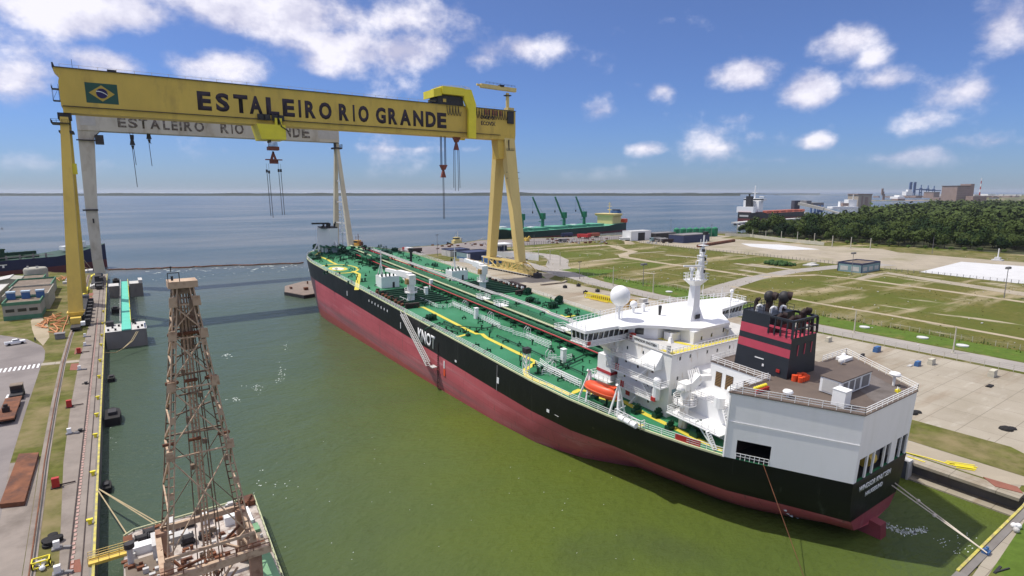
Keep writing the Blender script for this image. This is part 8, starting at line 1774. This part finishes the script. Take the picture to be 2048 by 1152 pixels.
for i, (x, lab) in enumerate(((1821, 'tall blue port crane, leftmost with a thin raised jib'), (1829, 'tall blue port crane, second, with a level head'), (1842, 'blue container crane with long boom, third from the left'), (1856, 'blue container crane with dark boom, fourth in the row'), (1868, 'pale blue container crane at the right end of the row'))):
    tp_ = 364 if i < 2 else 372 + i; d = 3700 + i * 60
    ls = [(x - 2.2, x - 1.5, tp_ + 2, 396, d, 8), (x + 1.5, x + 2.2, tp_ + 2, 396, d, 8), (x - 2.4, x + 2.4, 384, 386, d, 8)]
    if i < 2: ls += [(x - .6, x + .6, tp_, tp_ + 20, d, 6), (x - 2, x + 3, tp_ + .6, tp_ + 1.8, d, 6)]
    else: ls += [(x - 10, x + 14, tp_ + 4, tp_ + 6, d + 2, 8), (x - .5, x + .5, tp_ - 4, tp_ + 4, d, 6)]
    far_thing('port_crane', lab, 'crane', [('frame', m_farblue, ls)], 'blue cranes of the far port')
far_thing('warehouse', 'tan warehouse right of the blue port cranes', 'building', [('wall', m_far, [(1868, 1880, 384, 396, 3300, 80)]), ('roof', m_lgrey, [(1867.5, 1880.5, 383.4, 384.2, 3298, 84)])])
tsb = far_thing('silo_block', 'tall brown silo block with a higher tower at its right end', 'silo', [('wall', m_far, [(1914, 1940.5, 372, 402, 2500, 90)]), ('tower', m_far, [(1940.6, 1947.5, 368, 402, 2500, 60)]), ('roof', mat('dark roof far', (.13, .10, .09), .9, .1, .1), [(1913.7, 1941, 371.3, 372.3, 2498, 94)])])
b = MB()
for k in range(7): fbox(b, 1914.4, 1940, 374.5 + k * 3.6, 375.3 + k * 3.6, 2499.4, .5)
b.build('floor_band', mat('far band', (.34, .26, .23), .9, .1, .1), tsb)
ch = empty('chimney', (0, 0, 0), 'thin red and white banded chimney right of the tall silo', 'chimney'); c0 = FP(1960, 3000)
for k in range(6): z0 = fz(390 - k * 5.6, 3000); z1 = fz(390 - (k + 1) * 5.6, 3000); MB().tube(Vector((c0.x, c0.y, z0)), Vector((c0.x, c0.y, z1)), 2.9 - k * .2, 10, r2=2.7 - k * .2).build('band', m_red if k % 2 == 0 else m_white, ch)
far_thing('shed_group', 'long brown shed sloping down beside the tall silo', 'building', [('wall', m_far, [(1948, 1975, 392, 402, 2450, 40), (1880, 1914, 395, 400, 2700, 60)])])
far_thing('white_hall', 'long low white hall at the foot of the banded chimney', 'building', [('wall', m_white, [(1977, 1992, 388, 391, 3200, 60)]), ('annex', m_lgrey, [(1950, 1962, 389, 392, 3100, 30)])])
far_thing('white_hall', 'tiny pale house beyond the forest near the right photo edge', 'building', [('wall', m_lgrey, [(1988, 2000, 395, 398, 2400, 20)]), ('roof', m_far, [(1987, 2001, 394, 395, 2399, 24)])])
random.seed(77); b = MB()
for k in range(70): x = random.uniform(1878, 2046); w = random.uniform(1, 3.5); h = random.uniform(.6, 2.2); fbox(b, x, x + w, 390.5 - h, 392, random.uniform(4200, 6500), 40)
b.build('town', m_lgrey, kind='stuff')
b = MB()
for k in range(60): x = random.uniform(1750, 2046); w = random.uniform(1.5, 6); h = random.uniform(.5, 2.0); fbox(b, x, x + w, 393.5 - h, 395, random.uniform(3200, 4600), 50)
b.build('town', m_far, kind='stuff')
def land_strip(pts, h, m, name='hills'):
    b = MB(); n = 4
    for (px, py, d, hh) in pts:
        c0 = FP(px, d); e = VF * 260
        for (t, z) in ((0, -1), (.15, hh * .7), (.5, hh), (1, -1)): b.v.append((c0.x + e.x * t, c0.y + e.y * t, z))
    for i in range(len(pts) - 1):
        for k in range(n - 1): b.f.append((i * n + k, (i + 1) * n + k, (i + 1) * n + k + 1, i * n + k + 1)); b.m.append(0)
    return b.build(name, m, kind='structure')
land_strip([(1745, 0, 3100, 2)] + [(1760 + k * 14, 0, 3100 + k * 20, 4 + 3 * mnoise.noise(Vector((k * .7, 0, 0)))) for k in range(40)], 0, mat('port land', (.22, .18, .15), .9, .25, .01, (.10, .12, .06), .55, .08, scale2=.008, world=True))
land_strip([(1975 + k * 8, 0, 2300 + k * 12, 3 + min(k, 9) * 2.6 + 2 * mnoise.noise(Vector((k * .6, 4, 0)))) for k in range(30)], 0, mat('far hill', (.10, .105, .055), .95, .3, .02, (.24, .20, .13), .6, .08, scale2=.015, world=True))
land_strip([(1560 + k * 16, 0, 8200, 6 + 5 * mnoise.noise(Vector((k * .5, 9, 0)))) for k in range(46)], 0, mat('distant land', (.12, .14, .12), .95, .2, .004, world=True))
# ------------------------------------------------------------------ forest
def leaf_mat(name, c0, c1, c2):
    m, N, L, b = newmat(name); oi = N.new('ShaderNodeObjectInfo'); geo = N.new('ShaderNodeNewGeometry')
    n = N.new('ShaderNodeTexNoise'); n.inputs['Scale'].default_value = .03; n.inputs['Detail'].default_value = 3; L.new(geo.outputs['Position'], n.inputs['Vector'])
    n2 = N.new('ShaderNodeTexNoise'); n2.inputs['Scale'].default_value = .55; n2.inputs['Detail'].default_value = 3; L.new(geo.outputs['Position'], n2.inputs['Vector'])
    a = N.new('ShaderNodeMath'); a.operation = 'MULTIPLY_ADD'; L.new(oi.outputs['Random'], a.inputs[0]); a.inputs[1].default_value = .45; L.new(n.outputs['Fac'], a.inputs[2])
    a2 = N.new('ShaderNodeMath'); a2.operation = 'MULTIPLY_ADD'; L.new(n2.outputs['Fac'], a2.inputs[0]); a2.inputs[1].default_value = .5; L.new(a.outputs[0], a2.inputs[2])
    r = N.new('ShaderNodeValToRGB'); L.new(a2.outputs[0], r.inputs[0]); r.color_ramp.elements[0].position = .55; r.color_ramp.elements[0].color = c0 + (1,); r.color_ramp.elements[1].position = 1.25; r.color_ramp.elements[1].color = c2 + (1,)
    e = r.color_ramp.elements.new(.86); e.color = c1 + (1,); r.color_ramp.elements[-1].position = 1.0
    L.new(r.outputs[0], b.inputs['Base Color']); b.inputs['Roughness'].default_value = .8; b.inputs['Specular IOR Level'].default_value = .15
    return m
m_leaf = leaf_mat('forest leaves', (.008, .020, .006), (.018, .039, .009), (.055, .080, .017))
def crown(seed, Rr, H, n, size):
    rnd = random.Random(seed); b = MB(); blobs = []
    for k in range(9):
        a = rnd.uniform(0, 2 * pi); r = rnd.uniform(0, .62) * Rr; blobs.append((Vector((r * cos(a), r * sin(a), H * rnd.uniform(.48, .82))), Rr * rnd.uniform(.34, .58)))
    for i in range(n):
        c, r = blobs[i % 9]; d = Vector((rnd.gauss(0, 1), rnd.gauss(0, 1), rnd.gauss(.25, .8))).normalized(); p = c + d * r * (rnd.random() ** .22); p.z = max(p.z, H * .12)
        nrm = (d + Vector((rnd.gauss(0, .3), rnd.gauss(0, .3), rnd.gauss(.1, .25)))).normalized(); t = nrm.orthogonal().normalized(); t.rotate(Matrix.Rotation(rnd.uniform(0, 6.28), 3, nrm)); u = nrm.cross(t); s = size * rnd.uniform(.55, 1.2)
        b.face([p - t * s, p - u * s * .62 + nrm * s * .12, p + t * s, p + u * s * .62 - nrm * s * .1])
    me = bpy.data.meshes.new('crown'); me.from_pydata(b.v, [], b.f); me.materials.append(m_leaf); return me
def trunk(seed, H):
    rnd = random.Random(seed); b = MB(); b.tube((0, 0, -.2), (rnd.uniform(-.3, .3), rnd.uniform(-.3, .3), H * .5), .28, 7, r2=.16)
    for k in range(4): a = rnd.uniform(0, 6.28); b.tube((0, 0, H * rnd.uniform(.25, .42)), (1.9 * cos(a), 1.9 * sin(a), H * rnd.uniform(.6, .75)), .12, 5, r2=.05)
    me = bpy.data.meshes.new('trunk'); me.from_pydata(b.v, [], b.f); me.materials.append(m_trunk); return me
CR = [crown(100 + k, (7.0, 9.6, 8.0, 10.6, 7.6)[k], (13, 16, 12, 17, 14)[k], 900, 1.05) for k in range(5)]; TK = [trunk(200 + k, 13) for k in range(3)]
SHR = [crown(400 + k, 7.0, 10, 420, 1.2) for k in range(2)]
m_shr = leaf_mat('shrub leaves', (.035, .065, .012), (.055, .10, .016), (.10, .15, .03))
for me in SHR: me.materials.clear(); me.materials.append(m_shr)
front = [(600, 402), (583, 380), (577, 345), (570, 300), (566, 262), (572, 215), (590, 160), (612, 120), (640, 60), (668, -20)]
def fx(y):
    for (x0, y0), (x1, y1) in zip(front[:-1], front[1:]):
        if y1 <= y <= y0: return x0 + (x1 - x0) * (y0 - y) / (y0 - y1)
    return 668
bt = [G(1488, 476), G(1560, 467), G(1640, 454), G(1740, 435), G(1800, 422), G(1880, 411)]
def inside(x, y):
    fw = x * VF.x + y * VF.y; rt = x * VR.x + y * VR.y
    px = CX + FPX * rt / (fw * cos(PITCH) + 40 * sin(PITCH))
    if px > 2120 or fw > 2200: return False
    if y > 402:                                                      # shoreline behind the trees
        for a, c in zip(bt[:-1], bt[1:]):
            if a.x <= x <= c.x: return y < a.y + (c.y - a.y) * (x - a.x) / (c.x - a.x) - 6
        return x > bt[-1].x and y < bt[-1].y + (x - bt[-1].x) * .28
    return x > fx(y) + 3
rnd = random.Random(5); cand = []
y = -40.0
while y < 900:
    x = 560.0
    while x < 2300:
        d = hypot(x, y); st = 12.6 if d < 1000 else 20
        X, Y_ = x + rnd.uniform(-.45, .45) * st, y + rnd.uniform(-.5, .5) * 12.6
        if (d < 1000 or rnd.random() < 12.6 / st) and inside(X, Y_): cand.append((X, Y_, d))
        x += st
    y += 12.6
cand.sort(key=lambda c: (c[0] - fx(min(400, max(-20, c[1])))) if c[1] < 402 else c[2] - 640)
near, rest = cand[:262], cand[262:]
for i, (x, y, d) in enumerate(near):
    k = rnd.uniform(.68, 1.25); edge = x - fx(min(400, max(-20, y)))
    if edge < 9: k *= rnd.uniform(.4, .8)
    o = empty('tree', (x, y, 3), 'leafy green tree of the dense wood beyond the yard', 'tree', 'trees of the wood beyond the yard', rz=rnd.uniform(0, 6.28)); o.scale = (k * rnd.uniform(.9, 1.15), k, k * rnd.uniform(.75, 1.3))
    for nm, me in (('crown', CR[i % 5]), ('trunk', TK[i % 3])):
        c = bpy.data.objects.new(nm, me); COL.objects.link(c); c.parent = o
for i in range(36):
    y = 392 - i * 11 + rnd.uniform(-4, 4); x = fx(min(400, max(-20, y))) - rnd.uniform(-2, 5); k = rnd.uniform(.25, .42)
    o = empty('shrub', (x, y, 2.6), 'low bright green shrub at the foot of the forest edge', 'shrub', 'shrubs at the foot of the forest edge', rz=rnd.uniform(0, 6.28)); o.scale = (k, k, k * .8)
    c = bpy.data.objects.new('foliage', SHR[i % 2]); COL.objects.link(c); c.parent = o
lo = [crown(300 + k, 9.4, 14, 260, 1.75) for k in range(4)]; lo2 = [crown(320 + k, 10.5, 14, 80, 3.2) for k in range(4)]
import numpy as np
V, F = [], []; nv = 0; packs = {}
for me in lo + lo2:
    a = np.empty(len(me.vertices) * 3, 'f'); me.vertices.foreach_get('co', a); packs[me.name] = a.reshape(-1, 3)
for i, (x, y, d) in enumerate(rest):
    me = (lo if d < 1000 else lo2)[i % 4]; a = packs[me.name]; k = rnd.uniform(.8, 1.3) * (1.0 if d < 1000 else 1.35); t = rnd.uniform(0, 6.28); c_, s_ = cos(t) * k, sin(t) * k
    sq = (.95 + .55 * mnoise.noise(Vector((x / 45, y / 45, 2)))) * rnd.uniform(.7, 1.3); w = np.column_stack((a[:, 0] * c_ - a[:, 1] * s_ + x, a[:, 0] * s_ + a[:, 1] * c_ + y, a[:, 2] * sq + 3)); V.append(w); nv += len(w)
V = np.concatenate(V).astype('f'); nf = nv // 4; me = bpy.data.meshes.new('forest'); me.vertices.add(nv); me.vertices.foreach_set('co', V.ravel()); me.loops.add(nv); me.loops.foreach_set('vertex_index', np.arange(nv, dtype='i')); me.polygons.add(nf); me.polygons.foreach_set('loop_start', np.arange(0, nv, 4, dtype='i')); me.polygons.foreach_set('loop_total', np.full(nf, 4, 'i')); me.update(calc_edges=True); me.materials.append(m_leaf)
o = bpy.data.objects.new('forest', me); COL.objects.link(o); o['kind'] = 'stuff'
fl = MB(); fl.face([(570, -60, 3.06), (2400, -700, 3.06), (2400, 700, 3.06), (1300, 560, 3.06), (900, 470, 3.06), (602, 402, 3.06)]); fl.build('forest_floor', mat('leaf litter', (.05, .055, .02), .95, .3, .1, world=True), kind='structure')
# grass tufts and shrubs along the verge fence
random.seed(8); b = MB()
for k in range(500):
    y = random.uniform(20, 240); x = 229 + random.gauss(0, 1.2); h = random.uniform(.3, .9); a = random.uniform(0, pi); b.face([(x - .3 * cos(a), y - .3 * sin(a), 3.0), (x + .3 * cos(a), y + .3 * sin(a), 3.0), (x + .1, y, 3 + h)])
b.build('weeds', m_lawn, kind='stuff')
random.seed(18); b = MB()
for k in range(3400):
    x = random.uniform(214, 410); y = random.uniform(45, 410)
    if mnoise.noise(Vector((x / 22, y / 12, 0))) < -.05: continue
    h = random.uniform(.12, .4); a = random.uniform(0, pi); w = random.uniform(.2, .6); b.face([(x - w * cos(a), y - w * sin(a), 3.0), (x + w * cos(a), y + w * sin(a), 3.0), (x + .1, y + .1, 3 + h)])
b.build('grass_tufts', mat('dry grass', (.085, .085, .022), .95, .35, .05, (.16, .14, .06), .55, .1, scale2=.04, world=True, spec=.05), kind='stuff')
random.seed(19); b = MB()
for k in range(260):
    x = random.uniform(200, 560); y = random.uniform(45, 410); s = random.uniform(.12, .5); b.box(x - s, x + s, y - s * .6, y + s * .6, 3.03, 3.05 + s * .5)
b.build('rubble', m_lgrey, kind='stuff')
# foam streaks drifting on the dock water and the wash at the stern
random.seed(14); b = MB()
def foam(px, py, n, sx, sy, rmax, ang=.0, wisp=1):
    for _ in range(n):
        p = G(px + random.gauss(0, sx), py + random.gauss(0, sy), .03); r = random.uniform(.12, rmax); k = random.randint(4, 6); a0 = random.uniform(0, 6.28); st = random.uniform(.25, .6)
        ca, sa = cos(ang), sin(ang); pts = []
        for i in range(k): t = a0 + 2 * pi * i / k; rr = r * random.uniform(.6, 1.1); u, v = rr * cos(t), rr * st * sin(t); pts.append((p.x + u * ca - v * sa, p.y + u * sa + v * ca, .03))
        b.face(pts)
for (px, py, n, sx, sy, r) in ((563, 748, 26, 4, 10, .5), (571, 692, 12, 3, 6, .4), (456, 711, 22, 5, 2.5, .6), (510, 777, 26, 9, 5, .4), (468, 800, 16, 9, 3, .4), (568, 970, 10, 10, 18, .25), (520, 960, 8, 8, 12, .25), (270, 690, 4, 6, 3, .2), (225, 860, 8, 4, 20, .2), (560, 760, 6, 3, 3, .5), (240, 605, 8, 6, 2, .5)): foam(px, py, n, sx, sy, r, .9)
for i in range(44): foam(300 + i * 7, 543 - i * .25 + 3 * sin(i * .9), 2, 4, 1.2, 1.7)
for i in range(40): foam(300 + i * 7.5, 560 - i * .5 + 2 * sin(i), 1, 4, 1.5, .8)
for i in range(22): t = i / 21; foam(1765 + 84 * t, 1046 + 22 * sin(t * 2.2) - 6 * t, 7, 4, 3.0, .42, .4)
for i in range(12): foam(1905 + random.uniform(-28, 45), 1105 - i * 3.2, 3, 6, 3, .22)
for _ in range(40): foam(random.uniform(560, 1300), random.uniform(860, 1130), 1, 2, 2, .13)
b.build('foam', m_foam, kind='stuff')
# ------------------------------------------------------------------ a person on the left grass
def person(loc, rz, lab):
    J = {'pelvis': (0, 0, .95), 'chest': (0, .02, 1.35), 'neck': (0, .02, 1.52), 'head': (0, .04, 1.68), 'lh': (-.12, 0, .9), 'lk': (-.13, .06, .48), 'lf': (-.14, 0, .06), 'lt': (-.14, .18, .04), 'rh': (.12, 0, .9), 'rk': (.14, -.04, .48), 'rf': (.15, -.1, .06), 'rt': (.15, .08, .04), 'ls': (-.2, .02, 1.42), 'le': (-.27, .0, 1.12), 'lw': (-.26, .12, .86), 'rs': (.2, .02, 1.42), 're': (.28, -.03, 1.12), 'rw': (.27, .08, .86)}
    E_ = [('pelvis', 'chest'), ('chest', 'neck'), ('neck', 'head'), ('pelvis', 'lh'), ('lh', 'lk'), ('lk', 'lf'), ('lf', 'lt'), ('pelvis', 'rh'), ('rh', 'rk'), ('rk', 'rf'), ('rf', 'rt'), ('chest', 'ls'), ('ls', 'le'), ('le', 'lw'), ('chest', 'rs'), ('rs', 're'), ('re', 'rw')]
    RAD = {'pelvis': .15, 'chest': .17, 'neck': .07, 'head': .115, 'lh': .1, 'rh': .1, 'lk': .075, 'rk': .075, 'lf': .05, 'rf': .05, 'lt': .04, 'rt': .04, 'ls': .075, 'rs': .075, 'le': .055, 're': .055, 'lw': .042, 'rw': .042}
    ks = list(J); me = bpy.data.meshes.new('person'); me.from_pydata([J[k] for k in ks], [(ks.index(a), ks.index(c)) for a, c in E_], []); me.materials.append(mat('work clothes', (.05, .055, .07), .8, .2, 4))
    o = bpy.data.objects.new('person', me); COL.objects.link(o); o.modifiers.new('skin', 'SKIN'); s = o.modifiers.new('sub', 'SUBSURF'); s.levels = 1; s.render_levels = 1
    for i, k in enumerate(ks): me.skin_vertices[0].data[i].radius = (RAD[k], RAD[k])
    me.skin_vertices[0].data[0].use_root = True
    o.location = loc; o.rotation_euler = (0, 0, rz); tag(o, lab, 'person')
person(G(71, 684, 3.02), 1.0, 'person in dark clothing standing on the left grass near the white pickup')
bpy.context.view_layer.update()
# ------------------------------------------------------------------ the air
hz = MB(); hz.box(-30000, 40000, -2900, 42000, -1.2, 125); hzo = hz.build('haze', bpy.data.materials.new('haze'), kind='stuff')
hm = hzo.data.materials[0]; hm.use_nodes = True; hn = hm.node_tree.nodes; hn.clear()
hv = hn.new('ShaderNodeVolumePrincipled'); hv.inputs['Color'].default_value = (.80, .87, .97, 1); hv.inputs['Density'].default_value = 3.2e-5; hv.inputs['Anisotropy'].default_value = .2
ho = hn.new('ShaderNodeOutputMaterial'); hm.node_tree.links.new(hv.outputs[0], ho.inputs['Volume'])
